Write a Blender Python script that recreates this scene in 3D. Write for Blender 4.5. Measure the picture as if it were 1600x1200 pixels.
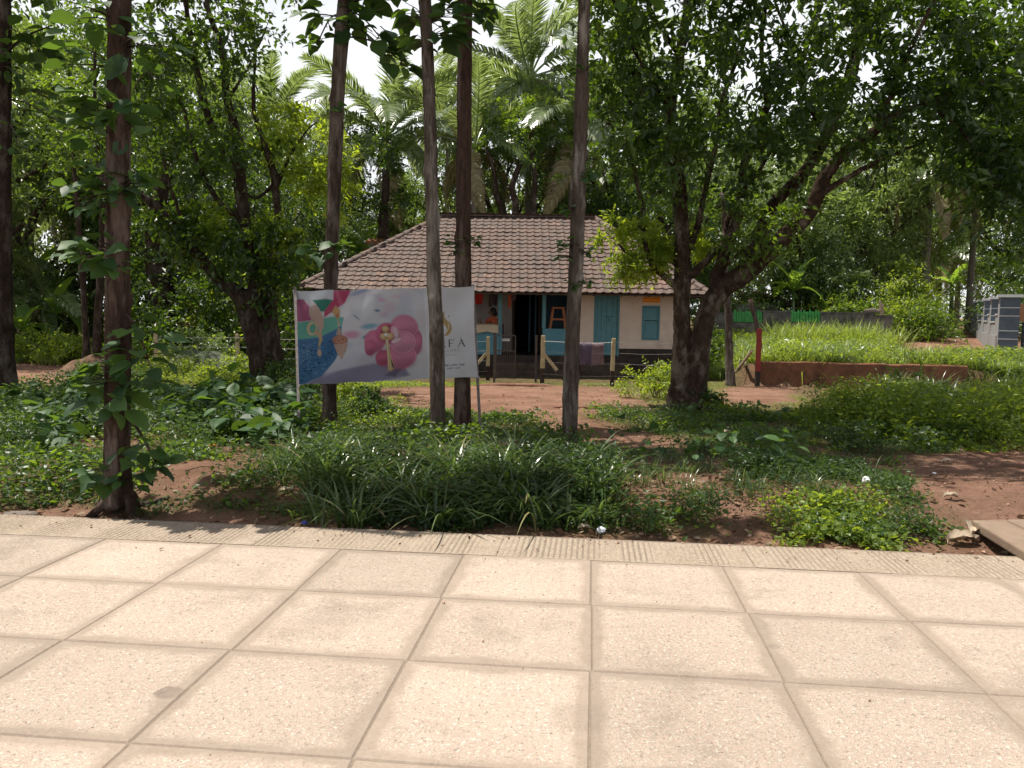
import bpy, math, random
import numpy as np
from mathutils import Matrix, Vector

# ------------------------------------------------------------------ scene, camera, light
for o in list(bpy.data.objects):
    bpy.data.objects.remove(o, do_unlink=True)
SC = bpy.context.scene
COL = SC.collection
F = 1230.0
CAM_H = 1.5
PITCH = math.atan(101.75 / F)
ROLL = math.radians(0.8)
RM = Matrix.Rotation(math.pi / 2 - PITCH, 3, 'X') @ Matrix.Rotation(ROLL, 3, 'Z')
cam_d = bpy.data.cameras.new('camera')
cam = bpy.data.objects.new('camera', cam_d)
COL.objects.link(cam)
cam.matrix_world = Matrix.Translation((0, 0, CAM_H)) @ RM.to_4x4()
cam_d.sensor_width = 36.0
cam_d.lens = F / 1600.0 * 36.0
cam_d.clip_start = 0.05
cam_d.clip_end = 2000
SC.camera = cam

SUN_EL = math.radians(73)
SUN_DIR = Vector((-0.93, 0.36, 0)).normalized() * math.cos(SUN_EL) + Vector((0, 0, math.sin(SUN_EL)))   # towards the sun
sun_d = bpy.data.lights.new('sun', 'SUN')
sun_d.energy = 5.0
sun_d.angle = math.radians(0.5)
sun_d.color = (1.0, 0.94, 0.84)
sun = bpy.data.objects.new('sun', sun_d)
COL.objects.link(sun)
sun.rotation_euler = SUN_DIR.to_track_quat('Z', 'Y').to_euler()

world = bpy.data.worlds.new('World')
SC.world = world
world.use_nodes = True
wn = world.node_tree
wn.nodes.clear()
wo = wn.nodes.new('ShaderNodeOutputWorld')
wb = wn.nodes.new('ShaderNodeBackground')
sky = wn.nodes.new('ShaderNodeTexSky')
sky.sky_type = 'NISHITA'
sky.sun_disc = False
sky.sun_elevation = SUN_EL
sky.sun_rotation = math.atan2(SUN_DIR.x, SUN_DIR.y)
sky.air_density = 1.0
sky.dust_density = 2.5
sky.ozone_density = 1.0
# thin bright cloud over the whole sky
tc = wn.nodes.new('ShaderNodeTexCoord')
mp = wn.nodes.new('ShaderNodeMapping')
mp.inputs['Scale'].default_value = (1, 1, 2.5)
nz = wn.nodes.new('ShaderNodeTexNoise')
nz.inputs['Scale'].default_value = 2.3
nz.inputs['Detail'].default_value = 6
cr = wn.nodes.new('ShaderNodeValToRGB')
cr.color_ramp.elements[0].position = 0.30
cr.color_ramp.elements[0].color = (0.70, 0.70, 0.70, 1)
cr.color_ramp.elements[1].position = 0.62
cr.color_ramp.elements[1].color = (0.95, 0.95, 0.95, 1)
mx = wn.nodes.new('ShaderNodeMix')
mx.data_type = 'RGBA'
mx.inputs[7].default_value = (18.0, 18.3, 18.8, 1)
wn.links.new(tc.outputs['Generated'], mp.inputs['Vector'])
wn.links.new(mp.outputs['Vector'], nz.inputs['Vector'])
wn.links.new(nz.outputs['Fac'], cr.inputs['Fac'])
# the veil is densest low over the horizon, thinner overhead
sx_ = wn.nodes.new('ShaderNodeSeparateXYZ')
wn.links.new(tc.outputs['Generated'], sx_.inputs[0])
el_ = wn.nodes.new('ShaderNodeMapRange')
el_.inputs[1].default_value = 0.25; el_.inputs[2].default_value = 0.75
el_.inputs[3].default_value = 1.0; el_.inputs[4].default_value = 0.18
wn.links.new(sx_.outputs[2], el_.inputs[0])
ml_ = wn.nodes.new('ShaderNodeMath'); ml_.operation = 'MULTIPLY'
wn.links.new(cr.outputs['Color'], ml_.inputs[0]); wn.links.new(el_.outputs[0], ml_.inputs[1])
wn.links.new(ml_.outputs[0], mx.inputs[0])
wn.links.new(sky.outputs['Color'], mx.inputs[6])
wn.links.new(mx.outputs[2], wb.inputs['Color'])
wb.inputs['Strength'].default_value = 0.050
wn.links.new(wb.outputs['Background'], wo.inputs['Surface'])

SC.view_settings.view_transform = 'Standard'
SC.view_settings.look = 'None'
SC.view_settings.exposure = 0.52
SC.view_settings.gamma = 1.0
SC.view_settings.use_curve_mapping = False
SC.render.engine = 'CYCLES'
SC.cycles.max_bounces = 7
SC.cycles.diffuse_bounces = 4
SC.cycles.glossy_bounces = 2
SC.cycles.transmission_bounces = 4
SC.cycles.transparent_max_bounces = 6
SC.cycles.use_denoising = True
SC.cycles.sample_clamp_indirect = 6.0
SC.cycles.use_adaptive_sampling = True
SC.cycles.adaptive_threshold = 0.02

# ------------------------------------------------------------------ helpers
RNG = np.random.default_rng(7)


def ray(px, py):
    v = Vector(((px - 800.0) / F, (600.0 - py) / F, -1.0))
    return RM @ v


def at(px, py, Y):
    """point seen at photo pixel (px, py) that stands Y metres ahead"""
    d = ray(px, py)
    t = Y / d.y
    return np.array((d.x * t, Y, CAM_H + d.z * t))


def gp(px, py, z=0.0):
    d = ray(px, py)
    t = (z - CAM_H) / d.z
    return np.array((d.x * t, d.y * t, z))


def PG(pts, z=0.0):
    return np.array([gp(a, b, z)[:2] for a, b in pts])


def _hash(i, j, s):
    n = (i * 374761393 + j * 668265263 + s * 1442695041) & 0x7fffffff
    n = ((n ^ (n >> 13)) * 1274126177) & 0x7fffffff
    return ((n ^ (n >> 16)) & 0xffff) / 65535.0


def vnoise(x, y, s=0):
    x = np.asarray(x, float); y = np.asarray(y, float)
    i = np.floor(x).astype(np.int64); j = np.floor(y).astype(np.int64)
    fx = x - i; fy = y - j
    fx = fx * fx * (3 - 2 * fx); fy = fy * fy * (3 - 2 * fy)
    a = _hash(i, j, s); b = _hash(i + 1, j, s); c = _hash(i, j + 1, s); d = _hash(i + 1, j + 1, s)
    return (a * (1 - fx) + b * fx) * (1 - fy) + (c * (1 - fx) + d * fx) * fy


def fbm(x, y, s=0, o=4):
    v = 0; a = 0.5; t = 0
    for k in range(o):
        v = v + a * vnoise(np.asarray(x) * 2 ** k, np.asarray(y) * 2 ** k, s + k * 17)
        t += a; a *= 0.5
    return v / t


def sstep(a, b, x):
    t = np.clip((np.asarray(x, float) - a) / (b - a), 0, 1)
    return t * t * (3 - 2 * t)


def pip(x, y, poly):
    x = np.asarray(x); y = np.asarray(y)
    ins = np.zeros(x.shape, bool)
    n = len(poly)
    for k in range(n):
        x1, y1 = poly[k]; x2, y2 = poly[(k + 1) % n]
        if y1 == y2:
            continue
        c = ((y1 > y) != (y2 > y)) & (x < (x2 - x1) * (y - y1) / (y2 - y1) + x1)
        ins ^= c
    return ins


def polydist(x, y, poly):
    d = np.full(np.shape(x), 1e9)
    n = len(poly)
    for k in range(n):
        ax, ay = poly[k]; bx, by = poly[(k + 1) % n]
        ex, ey = bx - ax, by - ay
        t = np.clip(((x - ax) * ex + (y - ay) * ey) / (ex * ex + ey * ey + 1e-9), 0, 1)
        d = np.minimum(d, np.hypot(x - ax - t * ex, y - ay - t * ey))
    return d


def softpoly(x, y, poly, w):
    d = polydist(x, y, poly)
    ins = pip(x, y, poly)
    sd = np.where(ins, d, -d)
    return sstep(-w, w, sd)


# pavement frame: U runs away from the camera, V along the kerb to the right
GA = math.atan(125.0 / F)
UX, UY = math.sin(GA), math.cos(GA)
VX, VY = math.cos(GA), -math.sin(GA)
K0 = gp(925, 875)[:2]            # inner kerb line
KU = K0[0] * UX + K0[1] * UY
KV = K0[0] * VX + K0[1] * VY
SLU, SLV = 0.785, 0.805
KERB_W = 0.50
KOUT = KU + KERB_W + 0.004


def uv2(u, v):
    return (u * UX + v * VX, u * UY + v * VY)


# ---- terrain height
W_L = gp(1180, 603)[:2]
W_R = gp(1510, 613)[:2]
WD = (W_R - W_L) / np.linalg.norm(W_R - W_L)
WN = np.array((-WD[1], WD[0]))      # pointing away from the camera
WLEN = float(np.linalg.norm(W_R - W_L))


def Z(x, y):
    x = np.asarray(x, float); y = np.asarray(y, float)
    u = x * UX + y * UY - KOUT
    z = np.where(u < 0, -0.16, 0.0)
    bank = -0.10 + 0.17 * sstep(0.15, 1.3, u) - 0.07 * sstep(1.6, 4.5, u)
    z = np.where(u >= 0, bank, z)
    z = z + np.where(u > 0, (fbm(x * 0.9, y * 0.9, 3) - 0.5) * 0.14 * sstep(0.2, 1.0, u) * (1 - 0.6 * sstep(5, 9, u)), 0)
    z = z + np.where(u > 0, (fbm(x * 5, y * 5, 5, 3) - 0.5) * 0.035 * sstep(0, .3, u), 0)
    a = (x - W_L[0]) * WD[0] + (y - W_L[1]) * WD[1]
    b = (x - W_L[0]) * WN[0] + (y - W_L[1]) * WN[1]
    m = sstep(-0.75, -0.1, a) * sstep(0.02, 0.12, b)
    side = sstep(WLEN - 0.1, WLEN + 2.0, a)
    m = m * (1 - side) + side * sstep(-3.0, 4.0, b)
    m = m * (1 - sstep(-1.5, -0.3, -b) * 0)
    far = sstep(-3, 1, a) * sstep(1, 9, b)
    m = np.maximum(m, far)
    h = 0.50 + 0.014 * np.clip(b, 0, 40)
    z = z + m * h + .40 * sstep(25, 38, y) * sstep(3, 9, x)
    z = z + 1.2 * sstep(45, 140, y)
    return z


def gt(px, py):
    """ground point (on the terrain) seen at pixel"""
    p = gp(px, py)
    for _ in range(12):
        p = gp(px, py, float(Z(p[0], p[1])))
    return p


# ---- mesh accumulation
class Geo:
    def __init__(s):
        s.v = []; s.f3 = []; s.f4 = []; s.m3 = []; s.m4 = []; s.n = 0; s.r3 = []; s.r4 = []

    def add(s, v, f, mat=0, rnd=0.5):
        v = np.asarray(v, float).reshape(-1, 3)
        s.v.append(v)
        for q in f:
            t = tuple(int(k) + s.n for k in q)
            if len(t) == 3:
                s.f3.append(t); s.m3.append(mat); s.r3.append(rnd)
            elif len(t) == 4:
                s.f4.append(t); s.m4.append(mat); s.r4.append(rnd)
            else:
                for k in range(1, len(t) - 1):
                    s.f3.append((t[0], t[k], t[k + 1])); s.m3.append(mat); s.r3.append(rnd)
        s.n += len(v)
        return s

    def box(s, x0, x1, y0, y1, z0, z1, mat=0, rot=None, org=None, rnd=0.5):
        v = np.array([(x, y, z) for z in (z0, z1) for y in (y0, y1) for x in (x0, x1)], float)
        if rot is not None:
            v = v @ np.array(rot).T
        if org is not None:
            v = v + np.array(org)
        s.add(v, [(0, 2, 3, 1), (4, 5, 7, 6), (0, 1, 5, 4), (1, 3, 7, 5), (3, 2, 6, 7), (2, 0, 4, 6)], mat, rnd)
        return s

    def bar(s, a, b, w, d=None, mat=0, up=(0, 0, 1)):
        a = np.array(a, float); b = np.array(b, float)
        d = w if d is None else d
        t = b - a; L = np.linalg.norm(t); t = t / L
        up = np.array(up, float)
        if abs(t @ up) > 0.95:
            up = np.array((0, 1.0, 0))
        x = np.cross(t, up); x /= np.linalg.norm(x)
        y = np.cross(x, t)
        R = np.stack([x, y, t], 1)
        s.box(-w / 2, w / 2, -d / 2, d / 2, 0, L, mat, R, a)
        return s

    def tube(s, pts, rad, n=8, mat=0, noise=0.0, seed=0, cap=True, flut=None):
        P = np.array(pts, float); R = np.broadcast_to(np.array(rad, float), (len(P),)).copy()
        T = np.gradient(P, axis=0)
        T /= np.linalg.norm(T, axis=1)[:, None] + 1e-12
        x = np.cross(T[0], (0.3, 0.9, 0.1)); x /= np.linalg.norm(x)
        V = []
        acc = 0
        for k in range(len(P)):
            x = x - T[k] * (x @ T[k]); x /= np.linalg.norm(x) + 1e-12
            y = np.cross(T[k], x)
            if k: acc += np.linalg.norm(P[k] - P[k - 1])
            a = np.arange(n) * 2 * math.pi / n
            r = np.full(n, R[k])
            if noise:
                r = r * (1 + noise * 2 * (fbm(a * 1.9 + seed * 7.1 + 3, np.full(n, acc * 2.1 / 1.0) + seed, seed, 4) - 0.5)
                         * np.where(a > 5.9, 1, 1))
                # make it close round the ring
                w = sstep(0.75, 1.0, a / (2 * math.pi))
                r = r * (1 - w) + w * R[k] * (1 + noise * 2 * (float(fbm(seed * 7.1 + 3, acc * 2.1 + seed, seed, 4)) - 0.5))
            if flut is not None:
                r = r * flut(a, acc)
            V.append(P[k] + np.cos(a)[:, None] * x * r[:, None] + np.sin(a)[:, None] * y * r[:, None])
        V = np.concatenate(V)
        f = []
        for k in range(len(P) - 1):
            for j in range(n):
                j2 = (j + 1) % n
                f.append((k * n + j, k * n + j2, (k + 1) * n + j2, (k + 1) * n + j))
        if cap:
            f.append(tuple(range(n))[::-1])
            f.append(tuple((len(P) - 1) * n + j for j in range(n)))
        s.add(V, f, mat)
        return s

    def mesh(s, name, mats=(), smooth=False):
        v = np.concatenate(s.v) if s.v else np.zeros((0, 3))
        return raw_mesh(name, v, np.array(s.f3, np.int32).reshape(-1, 3), np.array(s.f4, np.int32).reshape(-1, 4),
                        mats, smooth, np.array(s.m3 + s.m4, np.int32), np.array(s.r3 + s.r4, np.float32))

    def obj(s, name, mats, parent=None, smooth=False, loc=None):
        return link(name, s.mesh(name, mats if isinstance(mats, (list, tuple)) else [mats], smooth), parent, loc)


def raw_mesh(name, v, f3, f4, mats=(), smooth=False, mi=None, rnd=None):
    me = bpy.data.meshes.new(name)
    n3, n4 = len(f3), len(f4)
    me.vertices.add(len(v))
    me.vertices.foreach_set('co', np.asarray(v, np.float32).ravel())
    me.loops.add(n3 * 3 + n4 * 4)
    li = np.concatenate([np.asarray(f3, np.int32).ravel(), np.asarray(f4, np.int32).ravel()]) if n3 + n4 else np.zeros(0, np.int32)
    me.loops.foreach_set('vertex_index', li)
    me.polygons.add(n3 + n4)
    st = np.concatenate([np.arange(n3) * 3, n3 * 3 + np.arange(n4) * 4]).astype(np.int32)
    me.polygons.foreach_set('loop_start', st)
    try:
        me.polygons.foreach_set('loop_total', np.concatenate([np.full(n3, 3), np.full(n4, 4)]).astype(np.int32))
    except Exception:
        pass
    if mi is not None and len(mi) == n3 + n4:
        me.polygons.foreach_set('material_index', mi)
    me.polygons.foreach_set('use_smooth', np.full(n3 + n4, smooth, bool))
    for m in mats:
        me.materials.append(m)
    me.update(calc_edges=True)
    if rnd is not None and len(rnd) == n3 + n4:
        a = me.attributes.new('rnd', 'FLOAT', 'FACE')
        a.data.foreach_set('value', np.asarray(rnd, np.float32))
    return me


def link(name, data, parent=None, loc=None):
    o = bpy.data.objects.new(name, data)
    COL.objects.link(o)
    if parent is not None:
        o.parent = parent
    if loc is not None:
        o.location = loc
    return o


def tag(o, label=None, cat=None, group=None, kind=None):
    if label: o['label'] = label
    if cat: o['category'] = cat
    if group: o['group'] = group
    if kind: o['kind'] = kind
    return o


def thing(name, label, cat, loc=(0, 0, 0), group=None, rz=0.0):
    o = bpy.data.objects.new(name, None)
    o.empty_display_size = 0.2
    COL.objects.link(o)
    o.location = loc
    o.rotation_euler = (0, 0, rz)
    return tag(o, label, cat, group)


def frames(A, N):
    """orthonormal frames: A = axis, N = wanted normal"""
    A = A / (np.linalg.norm(A, axis=1)[:, None] + 1e-9)
    B = np.cross(N, A)
    B /= np.linalg.norm(B, axis=1)[:, None] + 1e-9
    C = np.cross(A, B)
    return A, B, C


def inst(name, tv, tf3, P, A, N, S, rnd, mats, parent=None, W=None):
    """N copies of a template (axis, side, normal coordinates) as ONE mesh"""
    tv = np.asarray(tv, float); tf3 = np.asarray(tf3, np.int64)
    A, B, C = frames(np.asarray(A, float), np.asarray(N, float))
    S = np.asarray(S, float)
    Wd = S if W is None else np.asarray(W, float)
    V = (P[:, None, :] + A[:, None, :] * (tv[None, :, 0:1] * S[:, None, None]) + B[:, None, :] * (tv[None, :, 1:2] * Wd[:, None, None])
         + C[:, None, :] * (tv[None, :, 2:3] * S[:, None, None]))
    k = len(tv); n = len(P)
    f = (tf3[None] + (np.arange(n) * k)[:, None, None]).reshape(-1, 3)
    me = raw_mesh(name, V.reshape(-1, 3), f, np.zeros((0, 4), np.int32), mats, False, None, np.repeat(rnd, len(tf3)))
    return link(name, me, parent) if parent is not False else me


def fan(n):
    return [(0, k, k + 1) for k in range(1, n - 1)]


LEAF4 = ([(0, 0, 0), (0.45, -0.5, 0.10), (1, 0, -0.05), (0.45, 0.5, 0.10)], [(0, 1, 2), (0, 2, 3)])
LEAF6 = ([(0, 0, 0), (0.3, -0.42, 0.07), (0.68, -0.42, 0.04), (1, 0, -0.14), (0.68, 0.42, 0.04), (0.3, 0.42, 0.07), (0.5, 0, -0.02)],
         [(0, 1, 6), (1, 2, 6), (2, 3, 6), (3, 4, 6), (4, 5, 6), (5, 0, 6)])
# broad leaf with a stalk, midrib fold and wavy rim
_b = [(-0.12, 0.0, 0.0), (0.0, -0.02, 0), (0.12, -0.30, 0.05), (0.35, -0.46, 0.03), (0.6, -0.42, -0.02), (0.82, -0.24, -0.09), (1.0, 0.0, -0.2),
      (0.82, 0.24, -0.09), (0.6, 0.42, 0.0), (0.35, 0.46, 0.06), (0.12, 0.30, 0.03), (0.0, 0.02, 0), (0.33, 0, -0.03), (0.66, 0, -0.07)]
BROAD = (_b, [(0, 1, 11), (1, 2, 12), (2, 3, 12), (3, 13, 12), (3, 4, 13), (4, 5, 13), (5, 6, 13), (6, 7, 13), (7, 8, 13), (8, 9, 13), (9, 12, 13),
              (9, 10, 12), (10, 11, 12), (11, 1, 12)])


def unit(v):
    return v / (np.linalg.norm(v, axis=-1, keepdims=True) + 1e-9)


def twigs(rng, C, rad, ntw, nl, spread=0.8, up=0.15, droop=0.25, outw=None):
    """leaf positions / axes / normals on twigs bursting from clump centres C"""
    C = np.repeat(np.asarray(C, float), ntw, 0)
    R = np.repeat(np.broadcast_to(rad, (len(C) // ntw,)), ntw)
    n = len(C)
    d = rng.normal(size=(n, 3)); d[:, 2] = d[:, 2] * 0.7 + up
    d = unit(d)
    L = R * rng.uniform(0.6, 1.25, n)
    t = (np.arange(nl) + 0.6) / nl
    t = np.clip(t[None] + rng.uniform(-0.5 / nl, 0.5 / nl, (n, nl)), 0.05, 1.05)
    P = C[:, None] + d[:, None] * (t * L[:, None])[..., None]
    P[..., 2] -= droop * (t ** 2) * L[:, None]
    side = unit(np.cross(d, rng.normal(size=(n, 3))))
    sg = np.where(np.arange(nl) % 2 == 0, 1.0, -1.0)
    A = d[:, None] * 0.6 + side[:, None] * sg[None, :, None] * spread + rng.normal(size=(n, nl, 3)) * 0.3
    A[..., 2] -= 0.25
    Nn = np.stack([np.zeros((n, nl)), np.zeros((n, nl)), np.ones((n, nl))], -1) + rng.normal(size=(n, nl, 3)) * 0.55
    tw = (C, C + d * L[:, None] * 0.9 - np.array((0, 0, 1.0)) * (droop * 0.8 * L)[:, None])
    return P.reshape(-1, 3), A.reshape(-1, 3), Nn.reshape(-1, 3), tw


def twig_mesh(name, tw, r, mats, parent):
    a, b = tw
    d = unit(b - a)
    s1 = unit(np.cross(d, np.array((0.2, 0.3, 0.9))))
    s2 = np.cross(d, s1)
    V = []
    for ang in (0, 2.094, 4.189):
        V.append(a + (s1 * math.cos(ang) + s2 * math.sin(ang)) * r)
    V.append(b)
    V = np.stack(V, 1).reshape(-1, 3)
    f = np.array([(0, 1, 3), (1, 2, 3), (2, 0, 3)])
    F_ = (f[None] + (np.arange(len(a)) * 4)[:, None, None]).reshape(-1, 3)
    return link(name, raw_mesh(name, V, F_, np.zeros((0, 4), np.int32), mats), parent)


def blades(name, P, h, w, lean, mats, rng, parent=None, seg=4, az=None):
    """grass blades that arch over; one mesh"""
    n = len(P)
    az = rng.uniform(0, 2 * math.pi, n) if az is None else az
    out = np.stack([np.cos(az), np.sin(az), np.zeros(n)], 1)
    sd = np.stack([-np.sin(az), np.cos(az), np.zeros(n)], 1)
    tw_ = rng.uniform(-0.6, 0.6, n)
    sd = sd * np.cos(tw_)[:, None] + out * np.sin(tw_)[:, None]
    V = []
    for k in range(seg + 1):
        t = k / seg
        c = P + out * (lean * h * t ** 1.8)[:, None] + np.array((0, 0, 1.0)) * (h * (t - 0.38 * np.clip(lean, 0, 1.6) * t ** 3))[:, None]
        ww = w * (0.65 + 0.7 * t) * (1 - t ** 2.2) if k < seg else w * 0
        if k < seg:
            V.append(c - sd * (ww / 2)[:, None]); V.append(c + sd * (ww / 2)[:, None])
        else:
            V.append(c)
    V = np.stack(V, 1)
    m = V.shape[1]
    f = []
    for k in range(seg - 1):
        f += [(2 * k, 2 * k + 1, 2 * k + 3), (2 * k, 2 * k + 3, 2 * k + 2)]
    f.append((2 * seg - 2, 2 * seg - 1, 2 * seg))
    f = np.array(f)
    F_ = (f[None] + (np.arange(n) * m)[:, None, None]).reshape(-1, 3)
    me = raw_mesh(name, V.reshape(-1, 3), F_, np.zeros((0, 4), np.int32), mats, True, None, np.repeat(rng.random(n), len(f)))
    return link(name, me, parent)


def scatter(poly, n, rng, keep=None):
    poly = np.asarray(poly)
    lo = poly.min(0); hi = poly.max(0)
    xs = []; ys = []; c = 0
    for _ in range(60):
        x = rng.uniform(lo[0], hi[0], n * 2); y = rng.uniform(lo[1], hi[1], n * 2)
        k = pip(x, y, poly)
        x, y = x[k], y[k]
        if keep is not None:
            k = rng.random(len(x)) < keep(x, y)
            x, y = x[k], y[k]
        xs.append(x); ys.append(y); c += len(x)
        if c >= n: break
    return np.concatenate(xs)[:n], np.concatenate(ys)[:n]


def spline(pts, m=8):
    """Catmull-Rom through rows (any dimension)"""
    P = np.array(pts, float)
    if len(P) < 3:
        t = np.linspace(0, 1, m)[:, None]
        return P[0] * (1 - t) + P[-1] * t
    E = np.vstack([2 * P[0] - P[1], P, 2 * P[-1] - P[-2]])
    out = []
    for k in range(1, len(E) - 2):
        a, b, c, d = E[k - 1], E[k], E[k + 1], E[k + 2]
        for t in np.arange(m) / m:
            out.append(0.5 * ((2 * b) + (-a + c) * t + (2 * a - 5 * b + 4 * c - d) * t * t + (-a + 3 * b - 3 * c + d) * t ** 3))
    out.append(P[-1])
    return np.array(out)


def over_verge(P, lo=0.22, gaps=True):
    """leaves of the verge trees end above the kerb: keep those whose shadow stays off the walkway"""
    k = P[:, 2] / SUN_DIR.z
    x = P[:, 0] - SUN_DIR.x * k; y = P[:, 1] - SUN_DIR.y * k
    keep = (x * UX + y * UY - KOUT) > lo
    if gaps: keep &= vnoise(x * 1.15 + 3.3, y * 1.15 + 1.7, 12) < .70                      # random openings cut into the canopy for dappled sun
    for cx, cy, rx, ry in ((-.9, 6.75, 1.5, .55), (.9, 6.6, .5, .5), (1.9, 9.6, 1.1, .5), (3.6, 5.9, 1.0, .35), (-3.0, 6.9, .45, .4), (5.6, 12.2, .9, .5)):  # leaves left out here so that sun patches reach the ground
        keep &= ((x - cx) / rx) ** 2 + ((y - cy) / ry) ** 2 > 1
    return keep


# ------------------------------------------------------------------ materials
def N_(nt, t, **kw):
    n = nt.nodes.new('ShaderNode' + t)
    for k, v in kw.items():
        setattr(n, k, v)
    return n


def mat(name, col, rough=0.8, col2=None, scale=8.0, bump=0.0, bscale=None, spec=0.3, metal=0.0, detail=5, stretch=None,
        dirt=None, dscale=2.0, dlo=0.45, dhi=0.7, rnd=0.0, coord='Object', bdist=0.02):
    m = bpy.data.materials.new(name)
    m.use_nodes = True
    nt = m.node_tree
    b = nt.nodes['Principled BSDF']
    b.inputs['Roughness'].default_value = rough
    b.inputs['Specular IOR Level'].default_value = spec
    b.inputs['Metallic'].default_value = metal
    L = nt.links.new
    t = N_(nt, 'TexCoord'); mpn = N_(nt, 'Mapping')
    L(t.outputs[coord], mpn.inputs[0])
    if stretch: mpn.inputs['Scale'].default_value = stretch
    out = None
    if col2 is not None:
        n = N_(nt, 'TexNoise'); n.inputs['Scale'].default_value = scale; n.inputs['Detail'].default_value = detail
        n.inputs['Roughness'].default_value = 0.65
        L(mpn.outputs[0], n.inputs['Vector'])
        r = N_(nt, 'ValToRGB'); r.color_ramp.elements[0].position = 0.35; r.color_ramp.elements[1].position = 0.65
        r.color_ramp.elements[0].color = (*col, 1); r.color_ramp.elements[1].color = (*col2, 1)
        L(n.outputs['Fac'], r.inputs[0])
        out = r.outputs[0]
    if dirt is not None:
        n = N_(nt, 'TexNoise'); n.inputs['Scale'].default_value = dscale; n.inputs['Detail'].default_value = 7
        n.inputs['Roughness'].default_value = 0.7
        L(mpn.outputs[0], n.inputs['Vector'])
        r = N_(nt, 'MapRange'); r.inputs[1].default_value = dlo; r.inputs[2].default_value = dhi
        L(n.outputs['Fac'], r.inputs[0])
        x = N_(nt, 'Mix', data_type='RGBA')
        L(r.outputs[0], x.inputs[0])
        if out: L(out, x.inputs[6])
        else: x.inputs[6].default_value = (*col, 1)
        x.inputs[7].default_value = (*dirt, 1)
        out = x.outputs[2]
    if rnd:
        a = N_(nt, 'Attribute', attribute_name='rnd'); oi = N_(nt, 'ObjectInfo')
        ad = N_(nt, 'Math', operation='ADD'); fr = N_(nt, 'Math', operation='FRACT')
        L(a.outputs['Fac'], ad.inputs[0]); L(oi.outputs['Random'], ad.inputs[1]); L(ad.outputs[0], fr.inputs[0])
        mr = N_(nt, 'MapRange'); mr.inputs[3].default_value = 1 - rnd; mr.inputs[4].default_value = 1 + rnd
        L(fr.outputs[0], mr.inputs[0])
        h = N_(nt, 'HueSaturation')
        L(mr.outputs[0], h.inputs['Value'])
        if out: L(out, h.inputs['Color'])
        else: h.inputs['Color'].default_value = (*col, 1)
        out = h.outputs[0]
    if out: L(out, b.inputs['Base Color'])
    else: b.inputs['Base Color'].default_value = (*col, 1)
    if bump:
        n = N_(nt, 'TexNoise'); n.inputs['Scale'].default_value = bscale or scale * 3; n.inputs['Detail'].default_value = 6
        n.inputs['Roughness'].default_value = 0.7
        L(mpn.outputs[0], n.inputs['Vector'])
        bp = N_(nt, 'Bump'); bp.inputs['Strength'].default_value = min(1, bump); bp.inputs['Distance'].default_value = bdist
        L(n.outputs['Fac'], bp.inputs['Height'])
        L(bp.outputs[0], b.inputs['Normal'])
    return m


def leaf_mat(name, cols, trans, tmix=0.45, rough=0.42, spec=0.5, ovar=0.12):
    """cols: 3 reflectance colours picked per leaf; trans: light passing through"""
    m = bpy.data.materials.new(name)
    m.use_nodes = True
    nt = m.node_tree; L = nt.links.new
    b = nt.nodes['Principled BSDF']; out = nt.nodes['Material Output']
    b.inputs['Roughness'].default_value = rough
    b.inputs['Specular IOR Level'].default_value = spec
    a = N_(nt, 'Attribute', attribute_name='rnd')
    r = N_(nt, 'ValToRGB')
    e = r.color_ramp.elements
    e[0].position = 0.1; e[0].color = (*cols[0], 1)
    e[1].position = 0.93; e[1].color = (*cols[2], 1)
    k = e.new(0.55); k.color = (*cols[1], 1)
    if len(cols) > 3:
        k = e.new(0.985); k.color = (*cols[3], 1)
    L(a.outputs['Fac'], r.inputs[0])
    oi = N_(nt, 'ObjectInfo')
    mr = N_(nt, 'MapRange'); mr.inputs[3].default_value = 1 - ovar; mr.inputs[4].default_value = 1 + ovar
    L(oi.outputs['Random'], mr.inputs[0])
    h = N_(nt, 'HueSaturation'); L(mr.outputs[0], h.inputs['Value']); L(r.outputs[0], h.inputs['Color'])
    L(h.outputs[0], b.inputs['Base Color'])
    tr = N_(nt, 'BsdfTranslucent')
    x = N_(nt, 'Mix', data_type='RGBA', blend_type='MULTIPLY')
    x.inputs[0].default_value = 1.0
    sc_ = N_(nt, 'Mix', data_type='RGBA'); 
    mr2 = N_(nt, 'MapRange'); mr2.inputs[3].default_value = 0.55; mr2.inputs[4].default_value = 1.35
    L(a.outputs['Fac'], mr2.inputs[0])
    vm = N_(nt, 'VectorMath', operation='SCALE'); vm.inputs[0].default_value = trans
    L(mr2.outputs[0], vm.inputs['Scale'])
    L(vm.outputs[0], tr.inputs['Color'])
    ms = N_(nt, 'MixShader'); ms.inputs[0].default_value = tmix
    L(b.outputs[0], ms.inputs[1]); L(tr.outputs[0], ms.inputs[2])
    L(ms.outputs[0], out.inputs['Surface'])
    return m


def bark_mat(name, c1, c2, c3=None, stretch=(1, 1, 0.22), scale=22, bump=0.9):
    return mat(name, c1, 0.95, c2, scale, bump, scale * 1.3, 0.08, stretch=stretch, dirt=c3, dscale=4.0, dlo=0.50, dhi=0.62, rnd=0.08, bdist=0.06)


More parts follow.
